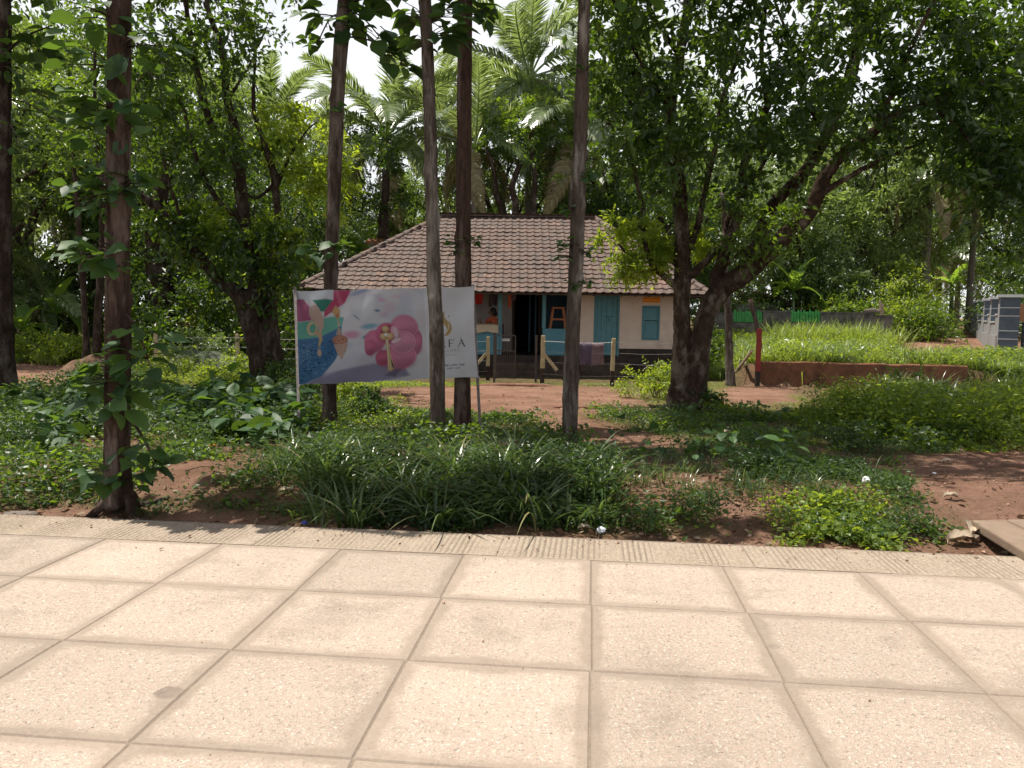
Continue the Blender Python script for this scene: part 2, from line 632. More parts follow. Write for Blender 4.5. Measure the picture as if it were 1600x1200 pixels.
M = {}
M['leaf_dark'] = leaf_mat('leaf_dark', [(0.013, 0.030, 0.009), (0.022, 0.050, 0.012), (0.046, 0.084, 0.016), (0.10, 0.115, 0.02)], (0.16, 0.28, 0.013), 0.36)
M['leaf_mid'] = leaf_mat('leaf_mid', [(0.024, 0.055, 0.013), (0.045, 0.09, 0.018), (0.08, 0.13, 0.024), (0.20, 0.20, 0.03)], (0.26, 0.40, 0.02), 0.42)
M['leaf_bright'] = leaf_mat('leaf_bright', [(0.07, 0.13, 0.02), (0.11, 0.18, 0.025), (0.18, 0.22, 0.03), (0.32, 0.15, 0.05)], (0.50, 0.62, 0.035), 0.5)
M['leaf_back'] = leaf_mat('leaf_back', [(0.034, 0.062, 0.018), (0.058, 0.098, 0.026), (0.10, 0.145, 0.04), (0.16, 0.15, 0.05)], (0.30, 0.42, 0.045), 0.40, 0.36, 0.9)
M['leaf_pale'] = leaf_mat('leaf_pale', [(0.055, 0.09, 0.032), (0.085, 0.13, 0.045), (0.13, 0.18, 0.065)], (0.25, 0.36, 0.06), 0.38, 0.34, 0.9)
M['teak_leaf'] = leaf_mat('teak_leaf', [(0.022, 0.06, 0.02), (0.036, 0.09, 0.028), (0.06, 0.125, 0.035)], (0.14, 0.24, 0.02), 0.36, 0.5, 0.35)
M['leaf_bamboo'] = leaf_mat('leaf_bamboo', [(0.08, 0.12, 0.045), (0.12, 0.17, 0.06), (0.17, 0.22, 0.09)], (0.42, 0.55, 0.10), 0.48, 0.4, 0.7)
M['palm_leaf'] = leaf_mat('palm_leaf', [(0.09, 0.135, 0.055), (0.125, 0.18, 0.075), (0.17, 0.22, 0.105)], (0.38, 0.48, 0.12), 0.36, 0.26, 1.0)
M['palm_dry'] = leaf_mat('palm_dry', [(0.20, 0.16, 0.08), (0.26, 0.21, 0.10), (0.30, 0.26, 0.14)], (0.40, 0.34, 0.14), 0.35, 0.4, 0.5)
M['banana_leaf'] = leaf_mat('banana_leaf', [(0.06, 0.13, 0.03), (0.08, 0.16, 0.04), (0.10, 0.19, 0.05)], (0.36, 0.55, 0.05), 0.48, 0.3, 0.7)
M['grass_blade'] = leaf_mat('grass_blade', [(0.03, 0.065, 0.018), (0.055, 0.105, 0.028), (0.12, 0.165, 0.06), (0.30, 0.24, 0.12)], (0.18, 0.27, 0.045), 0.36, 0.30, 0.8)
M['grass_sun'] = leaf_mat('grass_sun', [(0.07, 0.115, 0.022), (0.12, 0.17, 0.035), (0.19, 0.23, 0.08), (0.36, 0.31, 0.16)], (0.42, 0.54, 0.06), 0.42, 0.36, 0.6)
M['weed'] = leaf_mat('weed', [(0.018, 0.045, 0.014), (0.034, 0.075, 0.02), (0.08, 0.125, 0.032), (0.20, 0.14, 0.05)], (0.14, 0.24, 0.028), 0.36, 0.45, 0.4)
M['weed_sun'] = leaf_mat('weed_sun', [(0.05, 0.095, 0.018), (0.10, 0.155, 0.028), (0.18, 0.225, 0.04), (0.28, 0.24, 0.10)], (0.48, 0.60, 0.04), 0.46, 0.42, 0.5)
M['dead_leaf'] = leaf_mat('dead_leaf', [(0.10, 0.05, 0.03), (0.20, 0.12, 0.07), (0.34, 0.26, 0.18)], (0.18, 0.10, 0.04), 0.15, 0.7, 0.2)
M['bark_red'] = bark_mat('bark_red', (0.034, 0.022, 0.017), (0.078, 0.048, 0.036), (0.16, 0.12, 0.10))
M['bark_brown'] = bark_mat('bark_brown', (0.036, 0.025, 0.020), (0.082, 0.057, 0.045), (0.17, 0.14, 0.12))
M['bark_pale'] = bark_mat('bark_pale', (0.052, 0.039, 0.031), (0.115, 0.088, 0.071), (0.26, 0.23, 0.20))
M['bark_dark'] = bark_mat('bark_dark', (0.022, 0.016, 0.012), (0.055, 0.037, 0.027), (0.10, 0.08, 0.065), stretch=(1, 1, 0.5), scale=14)
M['bark_spread'] = bark_mat('bark_spread', (0.028, 0.018, 0.013), (0.068, 0.044, 0.031), (0.16, 0.13, 0.10), stretch=(1, 1, 0.55), scale=12)
M['palm_bark'] = mat('palm_bark', (0.13, 0.11, 0.09), 0.9, (0.24, 0.21, 0.17), 9, 0.8, 30, 0.1, stretch=(1, 1, 3))

# ------------------------------------------------------------------ ground
POLY_PATH = PG([(470, 612), (780, 600), (960, 606), (1040, 640), (905, 648), (1000, 668), (1090, 704), (985, 706), (880, 690), (830, 655), (700, 640), (470, 632)])
POLY_BARE_R = PG([(1370, 735), (1480, 700), (1640, 680), (1900, 690), (2100, 900), (1600, 872), (1510, 862), (1450, 800), (1310, 745)])
POLY_ROADL = PG([(-400, 560), (215, 563), (250, 585), (215, 606), (60, 612), (-400, 625)])
POLY_PATCH = PG([(1120, 606), (1235, 600), (1250, 628), (1130, 634)])
POLY_ROADR = np.array([(12.8, 23), (14.8, 30.5), (18.6, 39), (31, 60), (60, 110), (76, 110), (38, 60), (22.6, 39), (18, 30), (14.9, 23), (16, 19), (14, 19)])


def soil_amount(x, y):
    u = x * UX + y * UY - KOUT
    s = np.maximum.reduce([softpoly(x, y, POLY_PATH, 0.6), softpoly(x, y, POLY_BARE_R, 0.5), softpoly(x, y, POLY_ROADL, 0.9),
                           softpoly(x, y, POLY_PATCH, 0.5), softpoly(x, y, POLY_ROADR, 0.8), ((x / np.maximum(y, 1) > .465) & (x < 22) & (y > 20.5) & (y < 34)) * 1.0])
    edge = 1 - sstep(0.25, 0.6, u + (fbm(x * 1.7, y * 1.7, 9) - 0.5) * 0.7)
    s = np.maximum(s, edge)
    v = x * VX + y * VY
    mid = sstep(0.56 - .07 * sstep(-.5, 1.5, x), 0.68 - .07 * sstep(-.5, 1.5, x), fbm(x * 1.1, y * 1.5, 21)) * (u < 4.5)
    s = np.maximum(s, 0.85 * mid)
    s = s + (fbm(x * 3, y * 3, 31) - 0.5) * 0.7 * (s > 0.02)
    return np.clip(s, 0, 1)


ys = np.concatenate([np.linspace(-30, 4.2, 12), np.arange(4.4, 9, 0.06), np.arange(9, 22, 0.13), np.arange(22, 46, 0.4), np.geomspace(46.5, 900, 26)])
xs = np.concatenate([-np.geomspace(900, 12, 30), np.arange(-11.8, -6, 0.25), np.arange(-6, 6.5, 0.07), np.arange(6.5, 16, 0.2), np.geomspace(16.2, 900, 34)])
gx, gy = np.meshgrid(xs, ys)
gz = Z(gx, gy)
nx, ny = len(xs), len(ys)
idx = np.arange(nx * ny).reshape(ny, nx)
f4 = np.stack([idx[:-1, :-1], idx[:-1, 1:], idx[1:, 1:], idx[1:, :-1]], -1).reshape(-1, 4)
V = np.stack([gx, gy, gz], -1).reshape(-1, 3)
ground_me = raw_mesh('ground', V, np.zeros((0, 3), np.int32), f4, (), True)
at_ = ground_me.attributes.new('soil', 'FLOAT', 'POINT')
at_.data.foreach_set('value', soil_amount(V[:, 0], V[:, 1]).astype(np.float32))
gm = bpy.data.materials.new('laterite_ground'); gm.use_nodes = True
nt = gm.node_tree; L = nt.links.new
bs = nt.nodes['Principled BSDF']; bs.inputs['Roughness'].default_value = 0.95; bs.inputs['Specular IOR Level'].default_value = 0.1
tcn = N_(nt, 'TexCoord')


def ntex(scale, detail=6, rough=0.65):
    n = N_(nt, 'TexNoise'); n.inputs['Scale'].default_value = scale; n.inputs['Detail'].default_value = detail
    n.inputs['Roughness'].default_value = rough
    L(tcn.outputs['Object'], n.inputs['Vector'])
    return n.outputs['Fac']


def ramp(fac, a, b, p0=0.35, p1=0.65):
    r = N_(nt, 'ValToRGB'); r.color_ramp.elements[0].position = p0; r.color_ramp.elements[1].position = p1
    r.color_ramp.elements[0].color = (*a, 1); r.color_ramp.elements[1].color = (*b, 1)
    L(fac, r.inputs[0]); return r.outputs[0]


def mixc(f, a, b, bt='MIX'):
    x = N_(nt, 'Mix', data_type='RGBA', blend_type=bt)
    if isinstance(f, (int, float)): x.inputs[0].default_value = f
    else: L(f, x.inputs[0])
    L(a, x.inputs[6]); L(b, x.inputs[7]); return x.outputs[2]


soil = ramp(ntex(1.3), (0.16, 0.080, 0.052), (0.29, 0.168, 0.118))
soil = mixc(ramp(ntex(4.5, 8, .75), (0, 0, 0), (.7, .7, .7), 0.5, 0.66), soil, ramp(ntex(11), (0.12, 0.066, 0.045), (0.20, 0.125, 0.092)))
soil = mixc(ramp(ntex(28, 8, 0.75), (0, 0, 0), (1, 1, 1), 0.48, 0.72), soil, ramp(ntex(60), (0.16, 0.075, 0.045), (0.46, 0.30, 0.22)))
grs = ramp(ntex(9), (0.055, 0.055, 0.022), (0.13, 0.105, 0.05))
grs = mixc(ramp(ntex(35, 7, 0.7), (0, 0, 0), (1, 1, 1), 0.5, 0.62), grs, ramp(ntex(3), (0.16, 0.08, 0.05), (0.22, 0.13, 0.08)))
av = N_(nt, 'Attribute', attribute_name='soil')
L(mixc(av.outputs['Fac'], grs, soil), bs.inputs['Base Color'])
bp = N_(nt, 'Bump'); bp.inputs['Strength'].default_value = 1.0; bp.inputs['Distance'].default_value = 0.06
L(ntex(15, 10, 0.72), bp.inputs['Height']); L(bp.outputs[0], bs.inputs['Normal'])
ground_me.materials.append(gm)
ground = link('ground', ground_me)
tag(ground, 'red laterite soil with patchy short grass around the house and trees', kind='structure')

# ------------------------------------------------------------------ pavement
pm = bpy.data.materials.new('paving_concrete'); pm.use_nodes = True
nt = pm.node_tree; L = nt.links.new
bs = nt.nodes['Principled BSDF']; bs.inputs['Roughness'].default_value = 0.85; bs.inputs['Specular IOR Level'].default_value = 0.25
tcn = N_(nt, 'TexCoord')
oi = N_(nt, 'ObjectInfo')
geo = N_(nt, 'NewGeometry')


def wtex(scale, detail=6, rough=0.65, typ='TexNoise'):
    n = N_(nt, typ); n.inputs['Scale'].default_value = scale
    if typ == 'TexNoise':
        n.inputs['Detail'].default_value = detail; n.inputs['Roughness'].default_value = rough
    L(geo.outputs['Position'], n.inputs['Vector'])
    return n.outputs['Fac'] if typ == 'TexNoise' else n.outputs['Distance']


sp = N_(nt, 'SeparateXYZ'); L(tcn.outputs['Object'], sp.inputs[0])


def math_(op, a, b=None, c=None):
    n = N_(nt, 'Math', operation=op)
    for k, q in enumerate((a, b, c)):
        if q is None: continue
        if isinstance(q, (int, float)): n.inputs[k].default_value = q
        else: L(q, n.inputs[k])
    return n.outputs[0]


def mrange(a, lo, hi, o0=0.0, o1=1.0):
    n = N_(nt, 'MapRange'); n.interpolation_type = 'SMOOTHSTEP'
    n.inputs[1].default_value = lo; n.inputs[2].default_value = hi; n.inputs[3].default_value = o0; n.inputs[4].default_value = o1
    L(a, n.inputs[0]); return n.outputs[0]


dx = math_('SUBTRACT', SLV / 2, math_('ABSOLUTE', sp.outputs[0]))
dy = math_('SUBTRACT', SLU / 2, math_('ABSOLUTE', sp.outputs[1]))
dd = math_('MINIMUM', dx, dy)
jit = math_('MULTIPLY', math_('SUBTRACT', wtex(2.6, 5, 0.7), 0.5), 0.17)
dd = math_('ADD', dd, jit)
margin = mrange(dd, 0.034, 0.088, 1.0, 0.0)          # smooth trowelled rim of each slab
cell = ramp(wtex(55, 4, 0.8), (0, 0, 0), (1, 1, 1), 0.44, 0.60)
base = mixc(cell, ramp(wtex(2.2), (0.455, 0.34, 0.275), (0.52, 0.40, 0.325)), ramp(wtex(5.0), (0.56, 0.485, 0.395), (0.62, 0.55, 0.46)))
pits = ramp(wtex(42, 6, 0.85), (1, 1, 1), (0, 0, 0), 0.37, 0.45)
base = mixc(math_('MULTIPLY', pits, 0.95), base, ramp(wtex(9), (0.17, 0.135, 0.115), (0.23, 0.18, 0.14)))
rim = mixc(ramp(wtex(70, 6, .8), (0, 0, 0), (1, 1, 1), .4, .65), ramp(wtex(6.0), (0.215, 0.165, 0.13), (0.27, 0.215, 0.17)), ramp(wtex(20), (0.28, 0.225, 0.18), (0.32, 0.26, 0.21)))
stain = ramp(wtex(1.15, 7, 0.7), (1, 1, 1), (0, 0, 0), 0.33, 0.46)
colr = mixc(math_('MULTIPLY', margin, 0.9), base, rim)
colr = mixc(math_('MULTIPLY', stain, 0.55), colr, rim)
# one dark round stain and a long faint scuff on the slabs
for (sx0, sy0, rad_, am_) in ((263, 1082, .055, .75), (1210, 1010, .03, .4), (905, 1120, .12, .25), (520, 960, .16, .22)):
    sp0 = gp(sx0, sy0)
    vd = N_(nt, 'VectorMath', operation='DISTANCE'); L(geo.outputs['Position'], vd.inputs[0]); vd.inputs[1].default_value = tuple(sp0)
    dn = math_('ADD', vd.outputs['Value'], math_('MULTIPLY', math_('SUBTRACT', wtex(14, 5, .8), .5), rad_ * 1.4))
    colr = mixc(math_('MULTIPLY', mrange(dn, rad_ * .7, rad_ * 1.15, 1.0, 0.0), am_), colr, ramp(wtex(30), (0.17, 0.135, 0.11), (0.24, 0.19, 0.155)))
hv = N_(nt, 'HueSaturation'); L(colr, hv.inputs['Color'])
hv2 = N_(nt, 'MapRange'); hv2.inputs[3].default_value = 0.88; hv2.inputs[4].default_value = 1.08; L(oi.outputs['Random'], hv2.inputs[0])
L(hv2.outputs[0], hv.inputs['Value'])
L(hv.outputs[0], bs.inputs['Base Color'])
bp = N_(nt, 'Bump'); bp.inputs['Strength'].default_value = 0.8; bp.inputs['Distance'].default_value = 0.006
hsum = math_('ADD', math_('MULTIPLY', cell, math_('SUBTRACT', 1.0, margin)), math_('MULTIPLY', wtex(180, 5, .7), 0.6))
L(hsum, bp.inputs['Height']); L(bp.outputs[0], bs.inputs['Normal'])
PAVE = pm

# kerb: cement with combed ribs across it
km = bpy.data.materials.new('kerb_concrete'); km.use_nodes = True
nt = km.node_tree; L = nt.links.new
bs = nt.nodes['Principled BSDF']; bs.inputs['Roughness'].default_value = 0.9; bs.inputs['Specular IOR Level'].default_value = 0.2
tcn = N_(nt, 'TexCoord'); geo = N_(nt, 'NewGeometry')
kc = mixc(ramp(wtex(45, 7, .8), (0, 0, 0), (1, 1, 1), .42, .62), ramp(wtex(3.0, 7), (0.235, 0.18, 0.135), (0.30, 0.24, 0.185)), ramp(wtex(12), (0.38, 0.31, 0.24), (0.44, 0.37, 0.29)))
kc = mixc(ramp(wtex(16, 6, .8), (1, 1, 1), (0, 0, 0), .3, .42), kc, ramp(wtex(8), (0.17, 0.13, 0.10), (0.22, 0.165, 0.125)))
L(kc, bs.inputs['Base Color'])
bp = N_(nt, 'Bump'); bp.inputs['Strength'].default_value = 0.7; bp.inputs['Distance'].default_value = 0.01
L(wtex(90, 7, .8), bp.inputs['Height']); L(bp.outputs[0], bs.inputs['Normal'])
KERBM = km

ga = -GA
Rg = np.array([[VX, UX, 0], [VY, UY, 0], [0, 0, 1.0]])     # local x = V, local y = U
bed = Geo()
bed.box(-60, 60, -14, KOUT, -0.4, -0.005, 0, Rg, (0, 0, 0))
pave = bed.obj('pavement', mat('paving_joint', (0.19, 0.15, 0.115), 0.95, (0.25, 0.20, 0.155), 30, 0.5))
tag(pave, 'sunlit walkway of large square concrete paving slabs', kind='structure')


def slab_mesh(name, w, l, h, m, bev=0.006, n=1):
    bmv = []
    g = Geo()
    for z, ins_ in ((-h, 0), (-bev, 0), (0, bev)):
        bmv += [(-w / 2 + ins_, -l / 2 + ins_, z), (w / 2 - ins_, -l / 2 + ins_, z), (w / 2 - ins_, l / 2 - ins_, z), (-w / 2 + ins_, l / 2 - ins_, z)]
    f = []
    for k in range(2):
        for j in range(4):
            f.append((k * 4 + j, k * 4 + (j + 1) % 4, k * 4 + 4 + (j + 1) % 4, k * 4 + 4 + j))
    f.append((8, 9, 10, 11))
    g.add(bmv, f)
    return g.mesh(name, [m])


sm = slab_mesh('paving_slab', SLV - 0.005, SLU - 0.005, 0.05, PAVE)
rr = random.Random(5)
for r in range(7):
    for c in range(-11, 12):
        u = KU - (r + 0.5) * SLU - 0.004
        v = KV + (c + 0.5) * SLV + (0.004 if r % 2 else -0.004)
        x, y = uv2(u, v)
        o = link('paving_slab', sm, pave)
        o.location = (x, y, rr.uniform(-0.0015, 0.0015))
        o.rotation_euler = (rr.uniform(-.0015, .0015), rr.uniform(-.0015, .0015), ga + rr.uniform(-.003, .003))


def kerb_mesh(sd=4):
    g = Geo()
    w = SLV - 0.004; n = 22
    X = np.linspace(-w / 2, w / 2, n * 4 + 1)
    ph = (np.arange(n * 4 + 1) % 4)
    hz = np.where(ph == 0, -0.009, np.where(ph == 2, 0.0, -0.001))
    hz = hz * np.clip(1.5 * vnoise(X * 6, X * 0 + .3, sd) - .15, 0, 1)
    ysl = np.array([-KERB_W / 2, -KERB_W / 2 + 0.05, KERB_W / 2 - 0.035, KERB_W / 2])
    V = []
    for j, yv in enumerate(ysl):
        for k, xv in enumerate(X):
            V.append((xv + 0.02 * j * 0, yv, (hz[k] if j in (1, 2) else -0.001) - (0.012 if j == 3 else 0)))
    m = len(X)
    f = [(j * m + k, j * m + k + 1, (j + 1) * m + k + 1, (j + 1) * m + k) for j in range(3) for k in range(m - 1)]
    g.add(V, f)
    b0 = [(-w / 2, KERB_W / 2, -0.013), (w / 2, KERB_W / 2, -0.013), (w / 2, KERB_W / 2 + 0.004, -0.3), (-w / 2, KERB_W / 2 + 0.004, -0.3)]
    g.add(b0, [(0, 1, 2, 3)])
    b0 = [(-w / 2, -KERB_W / 2, -0.001), (w / 2, -KERB_W / 2, -0.001), (w / 2, -KERB_W / 2, -0.05), (-w / 2, -KERB_W / 2, -0.05)]
    g.add(b0, [(3, 2, 1, 0)])
    return g.mesh('kerb_slab', [KERBM])


kmshs = [kerb_mesh(k) for k in (4, 11, 17, 23, 31)]
for c in range(-16, 17):
    v = KV + (c + 0.5) * SLV + 0.2
    x, y = uv2(KU + KERB_W / 2 + 0.002, v)
    o = link('kerb_slab', rr.choice(kmshs), pave)
    o.location = (x, y, rr.uniform(-0.002, 0.001)); o.rotation_euler = (0, 0, ga + rr.uniform(-.002, .002))

# ------------------------------------------------------------------ house
M['plaster'] = mat('plaster_pink', (0.58, 0.46, 0.40), 0.9, (0.66, 0.53, 0.465), 3, 0.15, 60, 0.2, dirt=(0.40, 0.28, 0.22), dscale=1.4, dlo=0.55, dhi=0.8)
M['plaster_grey'] = mat('plaster_grey', (0.38, 0.33, 0.31), 0.9, (0.45, 0.40, 0.37), 3, 0.15, 60, 0.2)
M['black_paint'] = mat('black_dado', (0.022, 0.016, 0.014), 0.7, (0.045, 0.033, 0.028), 5, 0.2, 40, 0.3, dirt=(0.12, 0.06, 0.04), dscale=3, dlo=.55, dhi=.75)
M['step'] = mat('cement_step', (0.05, 0.037, 0.03), 0.85, (0.10, 0.072, 0.055), 5, 0.3, 40, 0.2)
M['blue_paint'] = mat('blue_green_paint', (0.075, 0.20, 0.25), 0.55, (0.095, 0.235, 0.285), 4, 0.1, 50, 0.4, dirt=(0.06, 0.12, 0.13), dscale=3, dlo=.58, dhi=.8)
M['blue_wall'] = mat('blue_wall_paint', (0.085, 0.22, 0.29), 0.8, (0.11, 0.26, 0.33), 3, 0.15, 60, 0.3, dirt=(0.08, 0.14, 0.15), dscale=2, dlo=.58, dhi=.8)
M['dark_wood'] = mat('dark_wood', (0.04, 0.025, 0.018), 0.7, (0.07, 0.04, 0.028), 10, 0.2, 40, stretch=(1, 1, .1))
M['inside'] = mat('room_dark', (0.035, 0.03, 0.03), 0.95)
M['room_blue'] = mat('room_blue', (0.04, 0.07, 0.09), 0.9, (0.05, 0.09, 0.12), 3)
M['tile'] = mat('roof_tile', (0.20, 0.115, 0.09), 0.75, (0.33, 0.205, 0.165), 2.2, 0.5, 50, 0.35, rnd=0.20,
                dirt=(0.13, 0.10, 0.085), dscale=5, dlo=0.48, dhi=0.68, coord='Generated')


def tile_material():
    m = bpy.data.materials.new('terracotta_tile'); m.use_nodes = True
    nt = m.node_tree; L = nt.links.new
    b = nt.nodes['Principled BSDF']; b.inputs['Roughness'].default_value = 0.72; b.inputs['Specular IOR Level'].default_value = 0.4
    ge = N_(nt, 'NewGeometry')
    n1 = N_(nt, 'TexNoise'); n1.inputs['Scale'].default_value = 0.9; n1.inputs['Detail'].default_value = 6; L(ge.outputs['Position'], n1.inputs[0])
    n2 = N_(nt, 'TexNoise'); n2.inputs['Scale'].default_value = 16; n2.inputs['Detail'].default_value = 8; n2.inputs['Roughness'].default_value = .75; L(ge.outputs['Position'], n2.inputs[0])
    a = N_(nt, 'Attribute', attribute_name='rnd'); oi = N_(nt, 'ObjectInfo')
    ad = N_(nt, 'Math', operation='ADD'); L(a.outputs['Fac'], ad.inputs[0]); L(oi.outputs['Random'], ad.inputs[1])
    fr = N_(nt, 'Math', operation='FRACT'); L(ad.outputs[0], fr.inputs[0])
    r0 = N_(nt, 'ValToRGB'); e = r0.color_ramp.elements
    e[0].position = 0; e[0].color = (0.072, 0.052, 0.044, 1); e[1].position = 1.0; e[1].color = (0.172, 0.101, 0.075, 1)
    k = e.new(0.5); k.color = (0.096, 0.058, 0.045, 1); k = e.new(0.93); k.color = (0.117, 0.070, 0.053, 1)
    L(fr.outputs[0], r0.inputs[0])
    r1 = N_(nt, 'MapRange'); r1.inputs[1].default_value = .42; r1.inputs[2].default_value = .62; L(n1.outputs[0], r1.inputs[0])
    x = N_(nt, 'Mix', data_type='RGBA'); sc = N_(nt, 'Math', operation='MULTIPLY'); sc.inputs[1].default_value = .75
    L(r1.outputs[0], sc.inputs[0]); L(sc.outputs[0], x.inputs[0]); L(r0.outputs[0], x.inputs[6]); x.inputs[7].default_value = (0.09, 0.062, 0.05, 1)
    r2 = N_(nt, 'MapRange'); r2.inputs[1].default_value = .5; r2.inputs[2].default_value = .66; L(n2.outputs[0], r2.inputs[0])
    y = N_(nt, 'Mix', data_type='RGBA'); sc2 = N_(nt, 'Math', operation='MULTIPLY'); sc2.inputs[1].default_value = .55
    L(r2.outputs[0], sc2.inputs[0]); L(sc2.outputs[0], y.inputs[0]); L(x.outputs[2], y.inputs[6]); y.inputs[7].default_value = (0.175, 0.13, 0.11, 1)
    L(y.outputs[2], b.inputs['Base Color'])
    bp = N_(nt, 'Bump'); bp.inputs['Strength'].default_value = .6; bp.inputs['Distance'].default_value = .008
    L(n2.outputs[0], bp.inputs['Height']); L(bp.outputs[0], b.inputs['Normal'])
    return m


M['tile'] = tile_material()

YE, YR, YB = 20.0, 24.2, 28.4           # front eave, ridge, back eave
YW = 21.0                                # front wall
eL = at(460, 452, YE); eR = at(1112, 463, YE)
rL = at(690, 341, YR); rR = at(930, 342, YR)
ZE = float(eL[2] + eR[2]) / 2; ZR = float(rL[2] + rR[2]) / 2
XL, XR = float(eL[0]), float(eR[0]); RL, RR_ = float(rL[0]), float(rR[0])
house = thing('tiled_house', 'single storey house with hipped clay tile roof, pink walls and blue veranda', 'house', ((XL + XR) / 2, YW, 0))
HB = house.location.copy()


def hobj(g, name, m, parent=None, smooth=False, bev=0.0):
    """geometry given in world coordinates, parented without moving it"""
    o = g.obj(name, m, parent or house, smooth)
    o.matrix_parent_inverse = Matrix.Identity(4)
    p = parent or house
    base = Vector((0, 0, 0))
    q = p
    while q is not None:
        base += q.location; q = q.parent
    o.location = -base
    if bev:
        md = o.modifiers.new('edge', 'BEVEL'); md.width = bev; md.segments = 2; md.limit_method = 'ANGLE'
    return o


def PX(px, Y=YW, py=500): return float(at(px, py, Y)[0])
def PZ(py, Y=YW, px=900): return float(at(px, py, Y)[2])


ZF = PZ(556)           # veranda / door floor
ZD = PZ(545, YW, 1000)           # top of dado
ZT = ZE + 0.50
x_wl = XL + 0.75; x_wr = XR - 0.62
x_p = PX(900)          # left end of the pink front wall
x_d0, x_d1 = PX(928), PX(968)
x_w0, x_w1 = PX(1003), PX(1031)
zw0, zw1 = PZ(530), PZ(476)
TH = 0.22
zdoor = ZF + 2.0
# plinth and steps
g = Geo(); g.box(x_wl - 0.04, x_wr + 0.04, YW - 0.10, YB - 0.9, -0.2, ZF - 0.003)
hobj(g, 'plinth', M['black_paint'], bev=.01)
for k, (y0, z1) in enumerate(((YW - 0.42, ZF * 0.66), (YW - 0.75, ZF * 0.33))):
    g = Geo(); g.box(PX(774) - 0.02 * k, PX(902) + 0.02 * k, y0, y0 + 0.32, -0.2, z1)
    hobj(g, 'step', M['step'], bev=.01)
g = Geo(); g.box(PX(905), PX(985), YW - 0.42, YW - 0.102, -0.2, PZ(566, YW - .4))
hobj(g, 'step', M['step'], bev=.01)
# front wall pieces around door and window
g = Geo()
g.box(x_p, x_d0 - 0.002, YW, YW + TH, ZF, ZT)
g.box(x_d1 + 0.002, x_w0, YW, YW + TH, ZD, ZT)
g.box(x_w1, x_wr, YW, YW + TH, ZD, ZT)
g.box(x_w0, x_w1, YW, YW + TH, ZD, zw0)
g.box(x_w0, x_w1, YW, YW + TH, zw1, ZT)
g.box(x_d0 - .002, x_d1 + .002, YW, YW + TH, zdoor, ZT)
hobj(g, 'wall', M['plaster'])
g = Geo(); g.box(x_d1 + 0.002, x_wr + 0.015, YW - 0.012, YW + TH, ZF, ZD - 0.002)
hobj(g, 'dado', M['black_paint'])
g = Geo()
g.box(x_wr - TH, x_wr, YW + TH, YB - 1.0, ZF, ZT); g.box(x_wl, x_wl + TH, YW + 2.0, YB - 1.0, ZF, ZT); g.box(x_wl, x_wr, YB - 1.0 , YB - .8, ZF, ZT)
hobj(g, 'wall', M['plaster'])
# veranda back wall with doorway
YV = YW + 1.9
g = Geo()
xo0, xo1 = PX(800, YV), PX(845, YV)
g.box(x_wl + TH, xo0, YV, YV + TH, ZF, ZT)
hobj(g, 'wall', M['plaster_grey'])
g = Geo(); g.box(xo1, x_p + 0.001, YV, YV + TH, ZF, ZT)
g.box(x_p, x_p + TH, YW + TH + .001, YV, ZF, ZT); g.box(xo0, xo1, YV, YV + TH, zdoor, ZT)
hobj(g, 'wall', M['room_blue'])
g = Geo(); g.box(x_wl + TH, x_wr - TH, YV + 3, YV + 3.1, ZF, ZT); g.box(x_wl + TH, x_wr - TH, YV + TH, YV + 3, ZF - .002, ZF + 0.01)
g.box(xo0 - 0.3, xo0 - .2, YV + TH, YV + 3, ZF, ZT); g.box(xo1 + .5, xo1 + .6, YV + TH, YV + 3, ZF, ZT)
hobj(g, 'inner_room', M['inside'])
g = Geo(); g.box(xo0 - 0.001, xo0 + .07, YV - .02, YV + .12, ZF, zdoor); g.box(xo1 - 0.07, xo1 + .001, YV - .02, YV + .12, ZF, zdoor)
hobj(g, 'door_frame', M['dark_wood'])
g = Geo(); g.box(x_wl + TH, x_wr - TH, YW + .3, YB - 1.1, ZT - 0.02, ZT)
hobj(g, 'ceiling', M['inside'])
# half walls and posts of the veranda
xe0, xe1 = PX(783), PX(848)
zh = PZ(514)
g = Geo(); g.box(x_wl, xe0 + .03, YW, YW + 0.14, ZF, zh); hobj(g, 'half_wall', M['blue_wall'], bev=.012)
g = Geo(); g.box(xe1, x_p - 0.002, YW, YW + 0.14, ZF, zh); hobj(g, 'half_wall', M['blue_wall'], bev=.012)
for xc in (PX(781), PX(850), PX(520), PX(650)):
    g = Geo(); g.box(xc - .05, xc + .05, YW + .02, YW + .12, zh + 0.002, ZT - .03); hobj(g, 'veranda_post', M['blue_paint'], bev=.008)
g = Geo(); g.box(x_wl, x_p - .003, YW + .015, YW + .125, ZE + 0.30, ZE + 0.42); hobj(g, 'beam', M['dark_wood'])
# rolled dark bars in the right bay
for k in range(3):
    xc = PX(838 + k * 0, YW + .3) + k * 0
g = Geo()
for k in range(2):
    g.box(PX(826 + 9 * k, YV - .1), PX(829 + 9 * k, YV - .1), YV - .14, YV - .1, ZF, zdoor)
hobj(g, 'door_leaf', M['room_blue'])
